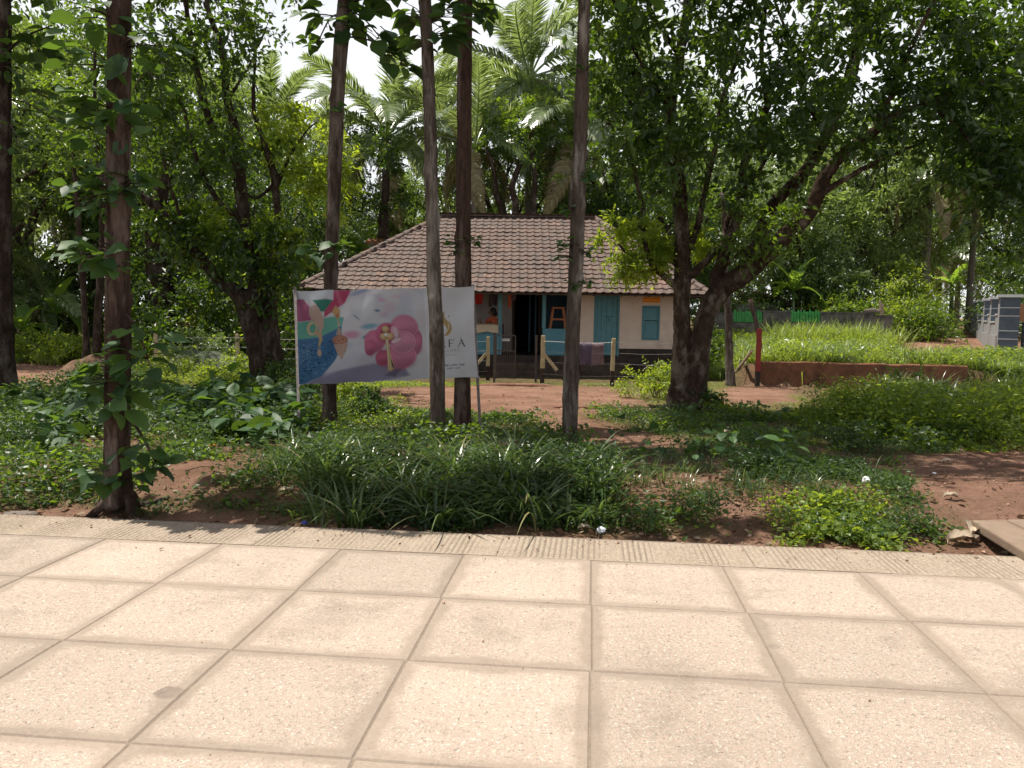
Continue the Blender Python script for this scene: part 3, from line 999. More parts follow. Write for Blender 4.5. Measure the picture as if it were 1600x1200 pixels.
# front door of boards
door = Geo(); door.box(x_d0 + .05, x_d1 - .05, YW + .05, YW + .085, ZF + .02, zdoor - .05)
door = hobj(door, 'door', M['blue_paint'])
nb = 4; bw = (x_d1 - x_d0 - .1) / nb
for k in range(nb):
    g = Geo(); g.box(x_d0 + .05 + k * bw + .004, x_d0 + .05 + (k + 1) * bw - .004, YW + .03, YW + .049, ZF + .025, zdoor - .055)
    hobj(g, 'door_board', M['blue_paint'], door, bev=.003)
g = Geo()
g.box(x_d0, x_d0 + .05, YW - .012, YW + .10, ZF, zdoor); g.box(x_d1 - .05, x_d1, YW - .012, YW + .10, ZF, zdoor)
g.box(x_d0 + .05, x_d1 - .05, YW - .012, YW + .10, zdoor - .05, zdoor)
hobj(g, 'door_frame', M['blue_paint'], bev=.005)
M['ink'] = mat('black_ink', (0.012, 0.012, 0.015), 0.8)
# painted words on the door
g = Geo()
zc = PZ(494); xc = PX(951)
r_ = random.Random(3)
for k, (a, b) in enumerate(((-.125, -.095), (-.09, -.062), (-.055, -.035), (-.03, -.005), (.0, .02), (.045, .07), (.075, .10), (.105, .12))):
    g.box(xc + a, xc + b, YW + .0275, YW + .0285, zc - .012, zc - .004); g.box(xc + a, xc + a + .007, YW + .0275, YW + .0285, zc - .004, zc + .012)
    if k % 2: g.box(xc + b - .007, xc + b, YW + .0275, YW + .0285, zc - .004, zc + .014)
g.box(xc - .035, xc + .01, YW + .0275, YW + .0285, zc - .055, zc - .042); g.box(xc + .0, xc + .012, YW + .0275, YW + .0285, zc - .10, zc - .055)
g.box(xc - .012, xc + .0, YW + .0275, YW + .0285, zc - .125, zc - .098)
hobj(g, 'lettering', M['ink'], door)
# window shutter with two panels
g = Geo(); fw = .045
g.box(x_w0, x_w0 + fw, YW - .018, YW + .08, zw0, zw1); g.box(x_w1 - fw, x_w1, YW - .018, YW + .08, zw0, zw1)
g.box(x_w0 + fw, x_w1 - fw, YW - .018, YW + .08, zw1 - fw, zw1); g.box(x_w0 + fw, x_w1 - fw, YW - .018, YW + .08, zw0, zw0 + fw)
win = hobj(g, 'window', M['blue_paint'], bev=.004)
zm = (zw0 + zw1) / 2 + 0.06
for a, b in ((zw0 + fw + .005, zm - .008), (zm + .008, zw1 - fw - .005)):
    g = Geo(); g.box(x_w0 + fw + .003, x_w1 - fw - .003, YW + .01, YW + .03, a, b)
    g.box(x_w0 + fw + .05, x_w1 - fw - .05, YW + .002, YW + .01, a + .05, b - .05)
    hobj(g, 'shutter', M['blue_paint'], win, bev=.004)
# rafters ends under the eave
g = Geo()
for k in range(28):
    xx = XL + .5 + k * (XR - XL - 1.0) / 27
    a = (xx, YE + .05, ZE - .05 + 0.03); b = (xx, YE + 1.3, ZE - .05 + .03 + 1.25 * (ZR - ZE) / (YR - YE))
    g.bar(a, b, .05, .07)
hobj(g, 'rafters', M['dark_wood'])


# roof deck
roof_g = Geo()
eBL = (XL, YB, ZE); eBR = (XR, YB, ZE)
th = 0.03
cor = [(XL, YE, ZE), (XR, YE, ZE), (XR, YB, ZE), (XL, YB, ZE), (RL, YR, ZR), (RR_, YR, ZR)]
vv = [(a, b, c - .005) for a, b, c in cor] + [(a, b, c - .005 - th) for a, b, c in cor]
fc = [(0, 1, 5, 4), (1, 2, 5), (2, 3, 4, 5), (3, 0, 4)]
roof_g.add(vv, fc + [tuple(k + 6 for k in q)[::-1] for q in fc] + [(0, 6, 7, 1), (1, 7, 8, 2), (2, 8, 9, 3), (3, 9, 6, 0)])
roof = hobj(roof_g, 'roof', M['dark_wood'])
EXPO, TW = 0.262, 0.215


def tile_template():
    bpf = [(-.5, .0), (-.38, .018), (-.22, .025), (-.08, .017), (.02, .004), (.28, .000), (.5, .004)]
    V = []
    for b, h in bpf: V.append((b * (TW + .006), -0.012, h + .040))
    for b, h in bpf: V.append((b * (TW + .006), 0.31, h + .008))
    for b, h in bpf: V.append((b * (TW + .006), -0.012, h + .012))
    n = len(bpf)
    f = []
    for k in range(n - 1):
        f.append((k, k + 1, n + k + 1, n + k))
        f.append((2 * n + k, 2 * n + k + 1, k + 1, k))
    f.append((0, n, 2 * n)); f.append((n - 1, 3 * n - 1, 2 * n - 1))
    return V, f


TV, TF = tile_template()
TV = np.array(TV)
tile_me = Geo().add(TV, TF).mesh('roof_tile', [M['tile']])
tr_ = random.Random(11)


def tile_slope(O, ud, sd, S, xl, xr, n_parts):
    """O eave corner, ud along the eave, sd up the slope"""
    O = np.array(O, float); ud = np.array(ud, float); sd = np.array(sd, float); sd /= np.linalg.norm(sd); nd = np.cross(ud, sd)
    R = np.stack([ud, sd, nd], 1)
    rest = Geo(); made = 0
    rows = int(S / EXPO) + 1
    for j in range(rows):
        s = j * EXPO
        if s > S - .1: break
        a, b = xl(s + .1), xr(s + .1)
        k0 = int(math.floor(a / TW)); k1 = int(math.ceil(b / TW))
        for k in range(k0, k1 + 1):
            c = (k + .5) * TW + (TW * .0 if j % 2 else 0)
            if c < a or c > b: continue
            p = O + ud * c + sd * s + nd * (.012 + tr_.uniform(-.003, .006) + .05 * (float(fbm(c * .45, s * .5, 77, 2)) - .5))
            j1 = tr_.uniform(-.012, .012); j2 = tr_.uniform(-.02, .02)
            if tr_.random() < .05: j1 = tr_.uniform(-.06, .06); p = p - sd * tr_.uniform(0, .03)
            Rr = np.array(Matrix.Rotation(j1, 3, 'Z') @ Matrix.Rotation(j2, 3, 'X'))
            if made < n_parts:
                o = link('roof_tile', tile_me, roof)
                m = Matrix([list(row) + [0] for row in (R @ Rr)] + [[0, 0, 0, 1]])
                q = Vector(p) - HB
                m.translation = Vector(q) - Vector(roof.location)
                o.matrix_local = m
                made += 1
            else:
                rest.add(TV @ (R @ Rr).T + p, TF, 0, tr_.random())
    return rest


S1 = math.hypot(YR - YE, ZR - ZE)
rest = tile_slope((XL, YE, ZE), (1, 0, 0), (0, YR - YE, ZR - ZE), S1, lambda s: (RL - XL) * s / S1, lambda s: (XR - XL) - (XR - RR_) * s / S1, 290)
SL_ = math.hypot(RL - XL, ZR - ZE); hb = (YB - YE) / 2
r2 = tile_slope((XL, YB, ZE), (0, -1, 0), (RL - XL, 0, ZR - ZE), SL_, lambda s: hb * s / SL_, lambda s: 2 * hb - hb * s / SL_, 0)
SR_ = math.hypot(XR - RR_, ZR - ZE)
r3 = tile_slope((XR, YE, ZE), (0, 1, 0), (RR_ - XR, 0, ZR - ZE), SR_, lambda s: hb * s / SR_, lambda s: 2 * hb - hb * s / SR_, 0)
r4 = tile_slope((XR, YB, ZE), (-1, 0, 0), (0, YR - YB, ZR - ZE), S1, lambda s: (XR - RR_) * s / S1, lambda s: (XR - XL) - (RL - XL) * s / S1, 0)
for q in (r2, r3, r4):
    for v_ in q.v: pass
    off = rest.n
    rest.v += q.v; rest.f4 += [tuple(k + off for k in t) for t in q.f4]; rest.f3 += [tuple(k + off for k in t) for t in q.f3]
    rest.m3 += q.m3; rest.m4 += q.m4; rest.r3 += q.r3; rest.r4 += q.r4; rest.n += q.n
tag(hobj(rest, 'roof_tiles', M['tile'], roof), kind='stuff')


def ridge_tiles(a, b):
    a = np.array(a, float); b = np.array(b, float)
    L_ = np.linalg.norm(b - a); n = int(L_ / .33)
    t = (b - a) / L_
    for k in range(n):
        p0 = a + t * (k * L_ / n - .02); p1 = a + t * ((k + 1) * L_ / n + .02)
        x = np.cross(t, (0, 0, 1.0)); x /= np.linalg.norm(x); y = np.cross(x, t)
        g = Geo(); V = []
        for p, r in ((p0, .125), (p1, .10)):
            for q in range(7):
                an = math.pi * (q / 6)
                V.append(p + x * math.cos(an) * r + y * (math.sin(an) * r * .75 - 0.0))
        f = [(q, q + 1, 8 + q, 7 + q) for q in range(6)]
        m_ = len(V)
        V += [v - y * .03 for v in V[:7]]
        f += [(q + 1, q, m_ + q, m_ + q + 1) for q in range(6)]
        g.add(V, f, 0, tr_.random())
        hobj(g, 'ridge_tile', M['tile'], roof)


up_ = .045
ridge_tiles((RL, YR, ZR + up_), (RR_, YR, ZR + up_))
ridge_tiles((XL, YE, ZE + up_ - .02), (RL, YR, ZR + up_ - .01))
ridge_tiles((XR, YE, ZE + up_ - .02), (RR_, YR, ZR + up_ - .01))

# orange notice above the window
M['orange'] = mat('orange_board', (0.80, 0.27, 0.03), 0.6, (0.85, 0.33, 0.04), 4)
M['orange_ink'] = mat('orange_ink', (0.50, 0.11, 0.03), 0.7)
sg = thing('notice_board', 'small orange notice board fixed above the blue shuttered window', 'notice', (PX(1017), YW - .02, PZ(467)))
g = Geo(); w_ = (PX(1031) - PX(1004)) / 2; h_ = .075
g.box(-w_, w_, -.008, .008, -h_, h_); o = g.obj('board', M['orange'], sg)
g = Geo()
for row, z in enumerate((.035, -.035)):
    x = -w_ + .04
    while x < w_ - .05:
        l = r_.uniform(.015, .035); g.box(x, x + l, -.0095, -.0085, z - .012, z + .012 * r_.uniform(.3, 1)); x += l + .012
g.obj('lettering', M['orange_ink'], sg)

# ------------------------------------------------------------------ things on the veranda
M['wood_orange'] = mat('brown_plastic', (0.36, 0.12, 0.05), 0.5, (0.42, 0.15, 0.06), 5)
M['cloth_cream'] = mat('cream_cloth', (0.50, 0.40, 0.30), 0.95, (0.58, 0.47, 0.36), 8, 0.3, 60, 0.1)
M['cloth_red'] = mat('red_cloth', (0.42, 0.03, 0.03), 0.95, (0.5, 0.05, 0.04), 8, 0.2, 50, .1)
M['cloth_dark'] = mat('dark_cloth', (0.075, 0.06, 0.085), 0.95, (0.12, 0.095, 0.13), 9, 0.3, 60, .1)
M['cloth_grey'] = mat('grey_brown_cloth', (0.13, 0.09, 0.10), 0.95, (0.18, 0.13, 0.14), 9, 0.3, 60, .1)
M['skin'] = mat('skin', (0.20, 0.10, 0.065), 0.6, (0.23, 0.12, 0.08), 10)
M['hair'] = mat('black_hair', (0.012, 0.010, 0.010), 0.5, (0.02, 0.016, 0.015), 60)
M['orange_cloth'] = mat('orange_red_cloth', (0.50, 0.10, 0.05), 0.9, (0.58, 0.15, 0.08), 14, .3, 70, .1)
M['mattress'] = M['cloth_cream']

# stool standing on the half wall behind: plastic stool, splayed legs
sx, sz = PX(872, YW + .35), ZF + 0.70
bench = thing('veranda_table', 'dark low table behind the right half wall of the veranda', 'table', (sx, YW + .5, ZF))
g = Geo(); g.box(-.45, .45, -.25, .25, .66, .70); g.obj('table_top', M['dark_wood'], bench)
for a in (-.40, .40):
    for b in (-.2, .2):
        g = Geo(); g.box(a - .025, a + .025, b - .025, b + .025, 0, .659); g.obj('leg', M['dark_wood'], bench)
st = thing('stool', 'brown plastic stool with splayed legs standing behind the veranda half wall', 'stool', (sx, YW + .45, ZF + .702))
hS = PZ(480, YW + .4) - (ZF + .702)
g = Geo(); g.box(-.17, .17, -.15, .15, hS - .05, hS); o = g.obj('seat', M['wood_orange'], st)
md = o.modifiers.new('b', 'BEVEL'); md.width = .02; md.segments = 3
for a in (-1, 1):
    for b in (-1, 1):
        g = Geo(); g.bar((a * .21, b * .17, 0), (a * .14, b * .12, hS - .051), .055, .03, up=(0, 1, 0)); g.obj('leg', M['wood_orange'], st)
for b in (-1, 1):
    g = Geo(); g.box(-.16, .16, b * .145 - .012, b * .145 + .012, hS * .40, hS * .40 + .05); g.obj('rail', M['wood_orange'], st)

# cushion mat draped over the left half wall
bx0, bx1 = PX(738), PX(779)


def drape(name, x0, x1, zt, y0, y1, lf, lb, m, parent=None, seed=0, amp=.02, nx_=24, loc=None, thick=.01):
    """cloth hanging over a rail: lf / lb are the lengths of the front and back falls"""
    prof = [(y0, zt - lf)]
    k = 8
    for i in range(1, k): prof.append((y0, zt - lf * (1 - i / k)))
    prof += [(y0 + .01, zt - .005), ((y0 + y1) / 2, zt + .012), (y1 - .01, zt - .005)]
    for i in range(1, k + 1): prof.append((y1, zt - lb * i / k))
    V = []
    for i in range(nx_ + 1):
        s = i / nx_
        for j, (y, z) in enumerate(prof):
            hang = abs(z - zt)
            wv = (vnoise(s * 9 + seed, j * .25, seed) - .5) * amp * 2 * min(1, hang * 6 + .1)
            zz = z + (vnoise(s * 5 + seed, 3.3 + (j > 9) * 5, seed + 5) - .5) * .08 * (hang / max(lf, .01))
            V.append((x0 + (x1 - x0) * s + (vnoise(s * 3, z * 6, seed + 9) - .5) * .03 * hang * 3, y + (wv if j > k else wv - .0) * (1), zz))
    m_ = len(prof)
    f = [(i * m_ + j, (i + 1) * m_ + j, (i + 1) * m_ + j + 1, i * m_ + j + 1) for i in range(nx_) for j in range(m_ - 1)]
    g = Geo(); g.add(V, f)
    o = g.obj(name, m, parent, True, loc)
    md = o.modifiers.new('thick', 'SOLIDIFY'); md.thickness = thick; md.offset = 0
    return o


o = drape('mat_cover', bx0, bx1, zh + .07, YW - .05, YW + .19, .20, .25, M['cloth_cream'], amp=.03, seed=3, thick=.05)
tag(o, 'cream folded mat draped over the blue half wall beside the seated person', 'mat')
# red cloth and clothes hanging at the back of the left bay
yy = YV - .06


def hung(name, px0, px1, py0, py1, Y, m, seed, label, cat, group=None):
    a = at(px0, py0, Y); b = at(px1, py1, Y)
    nx_, nz_ = 10, 8
    V = []
    for i in range(nx_ + 1):
        for j in range(nz_ + 1):
            s, t = i / nx_, j / nz_
            V.append((a[0] + (b[0] - a[0]) * (.5 + (s - .5) * (1 + .15 * math.sin(t * 3 + seed))), Y + (vnoise(s * 6 + seed, t * 1.5, seed) - .5) * .06,
                      a[2] + (b[2] - a[2]) * t + (vnoise(s * 4, 0, seed) - .5) * .1 * t))
    f = [(i * (nz_ + 1) + j, (i + 1) * (nz_ + 1) + j, (i + 1) * (nz_ + 1) + j + 1, i * (nz_ + 1) + j + 1) for i in range(nx_) for j in range(nz_)]
    g = Geo(); g.add(V, f); o = g.obj(name, m, None, True)
    md = o.modifiers.new('t', 'SOLIDIFY'); md.thickness = .008
    return tag(o, label, cat, group)


hung('red_towel', 738, 755, 455, 475, YW + .5, M['cloth_red'], 2, 'red towel hanging under the eave beside the banner', 'towel')
hung('hanging_shirt', 764, 770, 458, 479, YW + 1.2, M['cloth_grey'], 5, 'grey shirt hanging left of the blue veranda post', 'shirt')
hung('hanging_shirt', 771, 777, 457, 476, YW + 1.2, M['cloth_dark'], 8, 'dark shirt hanging next to the blue veranda post', 'shirt')
hung('hanging_cloth', 794, 799, 456, 481, YW + .5, M['orange_cloth'], 9, 'narrow faded orange cloth hanging in the veranda entrance', 'cloth')
hung('hanging_cloth', 800, 806, 457, 470, YW + .5, M['cloth_grey'], 12, 'short brown cloth hanging high in the veranda entrance', 'cloth')


# ---- person sitting behind the half wall
def skin_body(name, pts, edges, radii, m, parent, sub=2, loc=None):
    me = bpy.data.meshes.new(name)
    me.from_pydata([tuple(p) for p in pts], edges, [])
    o = link(name, me, parent, loc)
    md = o.modifiers.new('skin', 'SKIN'); md.use_smooth_shade = True
    me.skin_vertices or None
    sv = me.skin_vertices[0].data if len(me.skin_vertices) else None
    if sv is None:
        return o
    for k, r in enumerate(radii):
        sv[k].radius = (r, r) if not isinstance(r, tuple) else r
    sv[0].use_root = True
    s = o.modifiers.new('sub', 'SUBSURF'); s.levels = sub; s.render_levels = sub
    me.materials.append(m)
    return o


pxp = PX(769, YW + .45)
per = thing('person', 'person with dark hair in orange red top seated behind the veranda half wall', 'person', (pxp, YW + .5, ZF))
# seat height .45 ; torso leans towards the left (-x)
seat = .42
bp_ = [(0.10, 0.12, seat + .05), (0.08, .10, seat + .22), (0.05, .06, seat + .42), (0.03, .03, seat + .53), (0.02, 0.01, seat + .60),       # pelvis .. neck
       (-.12, -.02, seat + .50), (-.20, -.16, seat + .34), (-.30, -.22, seat + .42),     # near arm to cheek height
       (.15, .10, seat + .49), (.17, .08, seat + .24), (-.02, -.08, seat + .14),        # other arm in the lap
       (0.02, .02, seat), (-.32, -.04, seat + .02), (-.36, -.04, seat - .38), (-.46, -.05, .03),
       (0.04, .2, seat), (-.30, .2, seat + .02), (-.33, .2, seat - .38), (-.43, .2, .03)]
be = [(0, 1), (1, 2), (2, 3), (3, 4), (3, 5), (5, 6), (6, 7), (3, 8), (8, 9), (9, 10), (0, 11), (11, 12), (12, 13), (13, 14), (0, 15), (15, 16), (16, 17), (17, 18)]
brd = [.13, .12, .13, .085, .048, .055, .042, .03, .055, .042, .03, .09, .07, .05, .04, .09, .07, .05, .04]
bm_ = bpy.data.meshes.new('body')
import bmesh
bmx = bmesh.new()
lay = bmx.verts.layers.skin.verify()
vs = [bmx.verts.new(p) for p in bp_]
for a, b in be: bmx.edges.new((vs[a], vs[b]))
bmx.verts.ensure_lookup_table()
for k, v in enumerate(vs): v[lay].radius = (brd[k], brd[k] * (.8 if k < 3 else 1))
vs[0][lay].use_root = True
bmx.to_mesh(bm_); bmx.free()
body = link('body', bm_, per)
body.modifiers.new('skin', 'SKIN').use_smooth_shade = True
s_ = body.modifiers.new('sub', 'SUBSURF'); s_.levels = 2; s_.render_levels = 2
bm_.materials.append(M['orange_cloth'])


def ellipsoid(c, r, n=14, m=10, rot=None, fn=None):
    V = []
    for i in range(m + 1):
        th_ = math.pi * i / m
        for j in range(n):
            ph = 2 * math.pi * j / n
            p = np.array((math.sin(th_) * math.cos(ph), math.sin(th_) * math.sin(ph), math.cos(th_)))
            q = p * np.array(r)
            if fn: q = fn(p, q)
            V.append(q)
    V = np.array(V)
    if rot is not None: V = V @ np.array(rot).T
    V = V + np.array(c)
    f = [(i * n + j, (i + 1) * n + j, (i + 1) * n + (j + 1) % n, i * n + (j + 1) % n) for i in range(m) for j in range(n)]
    return V, f


def headfn(p, q):
    q = q.copy()
    if p[2] < -.2: q[0] *= 1 - .25 * (-p[2] - .2)
    if p[2] < -.2: q[1] *= 1 - .30 * (-p[2] - .2)
    return q


hc = (0.0, -.01, seat + .71)
g = Geo(); V_, f_ = ellipsoid(hc, (.095, .075, .115), fn=headfn); g.add(V_, f_)
V_, f_ = ellipsoid((hc[0] - .098, hc[1], hc[2] - .01), (.018, .012, .022), 8, 6); g.add(V_, f_)      # nose, facing left
for s in (-1, 1):
    V_, f_ = ellipsoid((hc[0] + .01, hc[1] + s * .076, hc[2]), (.018, .008, .028), 8, 6); g.add(V_, f_)
    V_, f_ = ellipsoid((hc[0] - .082, hc[1] + s * .03, hc[2] + .015), (.010, .012, .008), 8, 6); g.add(V_, f_, 1)
V_, f_ = ellipsoid((hc[0] - .085, hc[1], hc[2] - .055), (.012, .022, .008), 8, 6); g.add(V_, f_, 2)
g.obj('head', [M['skin'], M['hair'], M['cloth_red']], per, True)
g = Geo(); V_, f_ = ellipsoid((hc[0] + .022, hc[1], hc[2] + .02), (.095, .088, .115)); g.add(V_, f_)
V_, f_ = ellipsoid((hc[0] + .10, hc[1], hc[2] - .05), (.05, .055, .06)); g.add(V_, f_)
g.obj('hair', M['hair'], per, True)
for hx, hy, hz_, dx_ in ((-.30, -.22, seat + .42, (-.2, .2, .9)), (-.02, -.08, seat + .14, (-.9, -.1, -.2))):
    d = np.array(dx_) / np.linalg.norm(dx_); g = Geo()
    sd_ = np.cross(d, (0.3, 1, .2)); sd_ /= np.linalg.norm(sd_); c = np.array((hx, hy, hz_))
    g.tube([c - d * .02, c + d * .03, c + d * .09], [.025, .036, .034], 8)
    for k in range(4):
        b0 = c + d * .085 + sd_ * (k - 1.5) * .018
        l_ = (.06, .07, .066, .052)[k]
        g.tube([b0, b0 + d * l_ * .5, b0 + d * l_ * .9 + np.array((0, .012, -.01))], [.009, .008, .006], 6)
    g.tube([c + sd_ * .03 + d * .02, c + sd_ * .055 + d * .05, c + sd_ * .06 + d * .085], [.011, .010, .007], 6)
    g.obj('hand', M['skin'], per, True)
ch = thing('veranda_chair', 'dark wooden chair under the person seated on the veranda', 'chair', (pxp + .08, YW + .62, ZF))
g = Geo(); g.box(-.22, .22, -.22, .22, seat - .10, seat - .055); g.obj('seat', M['dark_wood'], ch)
for a in (-.19, .19):
    for b in (-.19, .19):
        g = Geo(); g.box(a - .02, a + .02, b - .02, b + .02, 0, seat - .101); g.obj('leg', M['dark_wood'], ch)
g = Geo(); g.box(.20, .235, -.22, .22, seat - .05, seat + .40); g.obj('backrest', M['dark_wood'], ch)

# ------------------------------------------------------------------ fences
M['post_cream'] = mat('cream_paint', (0.36, 0.29, 0.165), 0.85, (0.46, 0.38, 0.235), 10, .3, 50, .2, dirt=(0.25, 0.19, 0.11), dscale=9, dlo=.5, dhi=.7)
M['post_black'] = mat('black_post_paint', (0.03, 0.02, 0.018), 0.8, (0.06, 0.04, 0.03), 10, .3, 50, .2)
M['wire'] = mat('galvanised_wire', (0.30, 0.28, 0.26), 0.5, None, spec=.6, metal=.3)
M['iron'] = mat('dark_iron', (0.045, 0.038, 0.035), 0.6, (0.09, 0.06, 0.045), 20, .2, 60, .4)


def fence_post(parent, px, py, h=1.05, w=.085, lean=0.0, brace=0, tall=None):
    b = gt(px, py)
    g = Geo()
    n = 5
    R = np.array(Matrix.Rotation(lean, 3, 'Y'))
    prof = [(-.1, 1), (h * .33, 1.0), (h * .335, 1.02), (h * .6, .98), (h * .85, 1.02), (h, .92), (h + .012, .8)]
    V = []
    for k, (z, s) in enumerate(prof):
        q = w / 2 * s
        j = (vnoise(px + k * 3.1, 0, 5) - .5) * .008
        V += [(-q + j, -q, z), (q + j, -q, z), (q + j, q, z), (-q + j, q, z)]
    V = np.array(V) @ R.T + b
    f0 = []; f1 = []
    for k in range(len(prof) - 1):
        for j in range(4):
            (f0 if k < 1 else f1).append((k * 4 + j, k * 4 + (j + 1) % 4, k * 4 + 4 + (j + 1) % 4, k * 4 + 4 + j))
    m_ = len(prof) - 1
    f1.append(tuple(m_ * 4 + j for j in range(4)))
    g.add(V, f0, 1); nn = g.n
    g2 = Geo(); g2.v = g.v; g2.n = g.n
    g.f4 += []
    for q in f1:
        g.f4.append(tuple(q)); g.m4.append(0); g.r4.append(.5)
    p = hobj2(g, 'post', [M['post_cream'], M['post_black']], parent)
    if brace:
        g = Geo()
        a = b + np.array((0.0, 0, h * .62)); c = b + np.array((brace * .62, -.05, .02))
        mid = a * .45 + c * .55
        g.bar(a + np.array((brace * .04, 0, 0)), mid, .07, .07, 0); g.bar(mid, c - np.array((0, 0, .1)), .045, .045, 1)
        hobj2(g, 'brace', [M['post_cream'], M['post_black']], parent)
    return b


def hobj2(g, name, m, parent, smooth=False):
    o = g.obj(name, m, parent, smooth)
    base = Vector((0, 0, 0)); q = parent
    while q is not None:
        base += q.location; q = q.parent
    o.location = -base
    return o


def wire(parent, a, b, sag=.03, r=.003, barbs=True):
    a = np.array(a); b = np.array(b)
    n = max(6, int(np.linalg.norm(b - a) / .3))
    t = np.linspace(0, 1, n)
    P = a + (b - a) * t[:, None]
    P[:, 2] -= sag * 4 * t * (1 - t)
    P[:, 2] += (vnoise(t * n * .7, t * 0 + a[0], 8) - .5) * .03
    P[0] = a; P[-1] = b
    g = Geo(); g.tube(P, r, 4, cap=False)
    if barbs:
        L_ = np.linalg.norm(b - a); k = int(L_ / .14)
        for i in range(k):
            s = (i + .5) / k; p = a + (b - a) * s; p[2] -= sag * 4 * s * (1 - s)
            g.bar(p - np.array((.004, 0, .018)), p + np.array((.006, 0, .018)), .004)
    hobj2(g, 'barbed_wire', M['wire'], parent)


fl = thing('wire_fence', 'barbed wire fence on cream posts left of the gate, behind the large tree', 'fence', tuple(gt(372, 588)))
L_posts = [fence_post(fl, 245, 588, 1.03, .08, brace=.9), fence_post(fl, 372, 588, 1.03, .085, lean=-.01),
           fence_post(fl, 496, 592, 1.03), fence_post(fl, 628, 594, 1.03), fence_post(fl, 762, 594, 1.05, .09, brace=-1)]
for a, b in zip(L_posts[:-1], L_posts[1:]):
    for hgt in (.95, .72, .48, .22):
        wire(fl, a + np.array((0, -.045, hgt)), b + np.array((0, -.045, hgt)), sag=.02)
fr_ = thing('wire_fence', 'barbed wire fence on cream posts right of the gate with clothes on it', 'fence', tuple(gt(956, 603)))
R_posts = [fence_post(fr_, 847, 600, 1.12, .10, lean=.01, brace=1), fence_post(fr_, 956, 604, 1.08, .085, lean=.015),
           fence_post(fr_, 1068, 604, 1.05)]
for a, b in zip(R_posts[:-1], R_posts[1:]):
    for hgt in (1.0, .76, .52, .24):
        wire(fr_, a + np.array((0, -.05, hgt)), b + np.array((0, -.05, hgt)), sag=.02)
g = Geo()
g.tube([at(1006, 577, 17.8), at(1013, 572, 17.8), at(1020, 571, 17.8), at(1027, 573, 17.8), at(1033, 580, 17.8)], .008, 5)
hobj2(g, 'loose_wire', M['wire'], fr_)
# clothes hung over the top wire
ya = R_posts[0][1] * .35 + R_posts[1][1] * .65
zt_ = float(at(925, 537, ya)[2])
o = drape('hung_cloth', at(905, 540, ya)[0], at(924, 540, ya)[0], zt_, ya - .09, ya - .01, .50, .3, M['cloth_dark'], seed=14, amp=.03)
tag(o, 'dark purple cloth hung over the fence wire beside the tree trunk', 'cloth', 'clothes drying on the fence')
o = drape('hung_cloth', at(924, 540, ya)[0] + .01, at(943, 540, ya)[0], zt_ - .005, ya - .085, ya - .015, .46, .3, M['cloth_grey'], seed=31, amp=.02)
tag(o, 'grey brown cloth hung over the fence wire, nearer the second post', 'cloth', 'clothes drying on the fence')

# gate
gb = gt(779, 596); GY = float(gb[1])
gate = thing('iron_gate', 'narrow dark iron bar gate standing open in front of the veranda steps', 'gate', tuple(gb))
gx0, gx1 = at(775, 560, GY)[0], at(805, 560, GY)[0]
gzt = float(at(790, 524, GY)[2]); gzb = float(at(790, 591, GY)[2]) - .02
g = Geo()
for xx in (gx0, gx1): g.box(xx - .014, xx + .014, GY - .012, GY + .012, gzb, gzt)
for py in (524, 548, 569):
    zz = float(at(790, py, GY)[2]); g.box(gx0 + .014, gx1 - .014, GY - .012, GY + .012, zz - .015, zz + .012)
hobj2(g, 'gate_frame', M['iron'], gate)
z1 = float(at(790, 549, GY)[2])
for k in range(9):
    xx = gx0 + (gx1 - gx0) * (k + .8) / 9.6
    g = Geo(); g.box(xx - .007, xx + .007, GY - .022, GY - .0125, gzb + .0, z1 + (.015 if k % 2 else .03)); hobj2(g, 'bar', M['iron'], gate)
for k in range(5):
    xx = gx0 + (gx1 - gx0) * (k + 1) / 6
    g = Geo(); g.box(xx - .005, xx + .005, GY - .005, GY + .005, z1 + .012, gzt - .016); hobj2(g, 'bar', M['iron'], gate)
M['plate'] = mat('plate_white', (0.62, 0.60, 0.57), .5)
g = Geo(); zz = float(at(790, 531, GY)[2]); xx = at(790.5, 531, GY)[0]
g.box(xx - .09, xx + .09, GY - .022, GY - .018, zz - .028, zz + .028)
pl = hobj2(g, 'name_plate', M['plate'], gate)
g = Geo(); x = xx - .075
while x < xx + .07:
    l = r_.uniform(.008, .014); g.box(x, x + .004, GY - .0235, GY - .0225, zz - .014, zz + .014); g.box(x + .004, x + l, GY - .0235, GY - .0225, zz + (.008 if r_.random() > .5 else -.013), zz + (.013 if r_.random() > .5 else -.005)); x += l + .005
o = g.obj('lettering', M['ink'], pl)
for px_, nm, lb in ((772, 'gate_post', 'thin dark iron gate post on the hinge side beside the cream post'), (837, 'gate_post', 'thin dark iron gate post at the open side of the gateway')):
    b = gt(px_, 598); g = Geo(); g.box(-.025, .025, -.025, .025, -.1, 1.12 if px_ > 800 else 1.15); g.box(-.03, .03, -.03, .03, 1.12 if px_ > 800 else 1.15, 1.14 if px_ > 800 else 1.17)
    o = g.obj(nm, M['iron'], None, False, tuple(b)); tag(o, lb, 'post')

# flat sill stones in front of the gate, and exposed laterite ledges in the path
M['laterite'] = mat('laterite_stone', (0.13, 0.06, 0.04), .95, (0.22, 0.12, 0.085), 9, .9, 25, .1)
M['rock'] = mat('grey_rock', (0.16, 0.13, 0.11), .95, (0.27, 0.23, 0.20), 9, .8, 30, .1, coord='Generated')


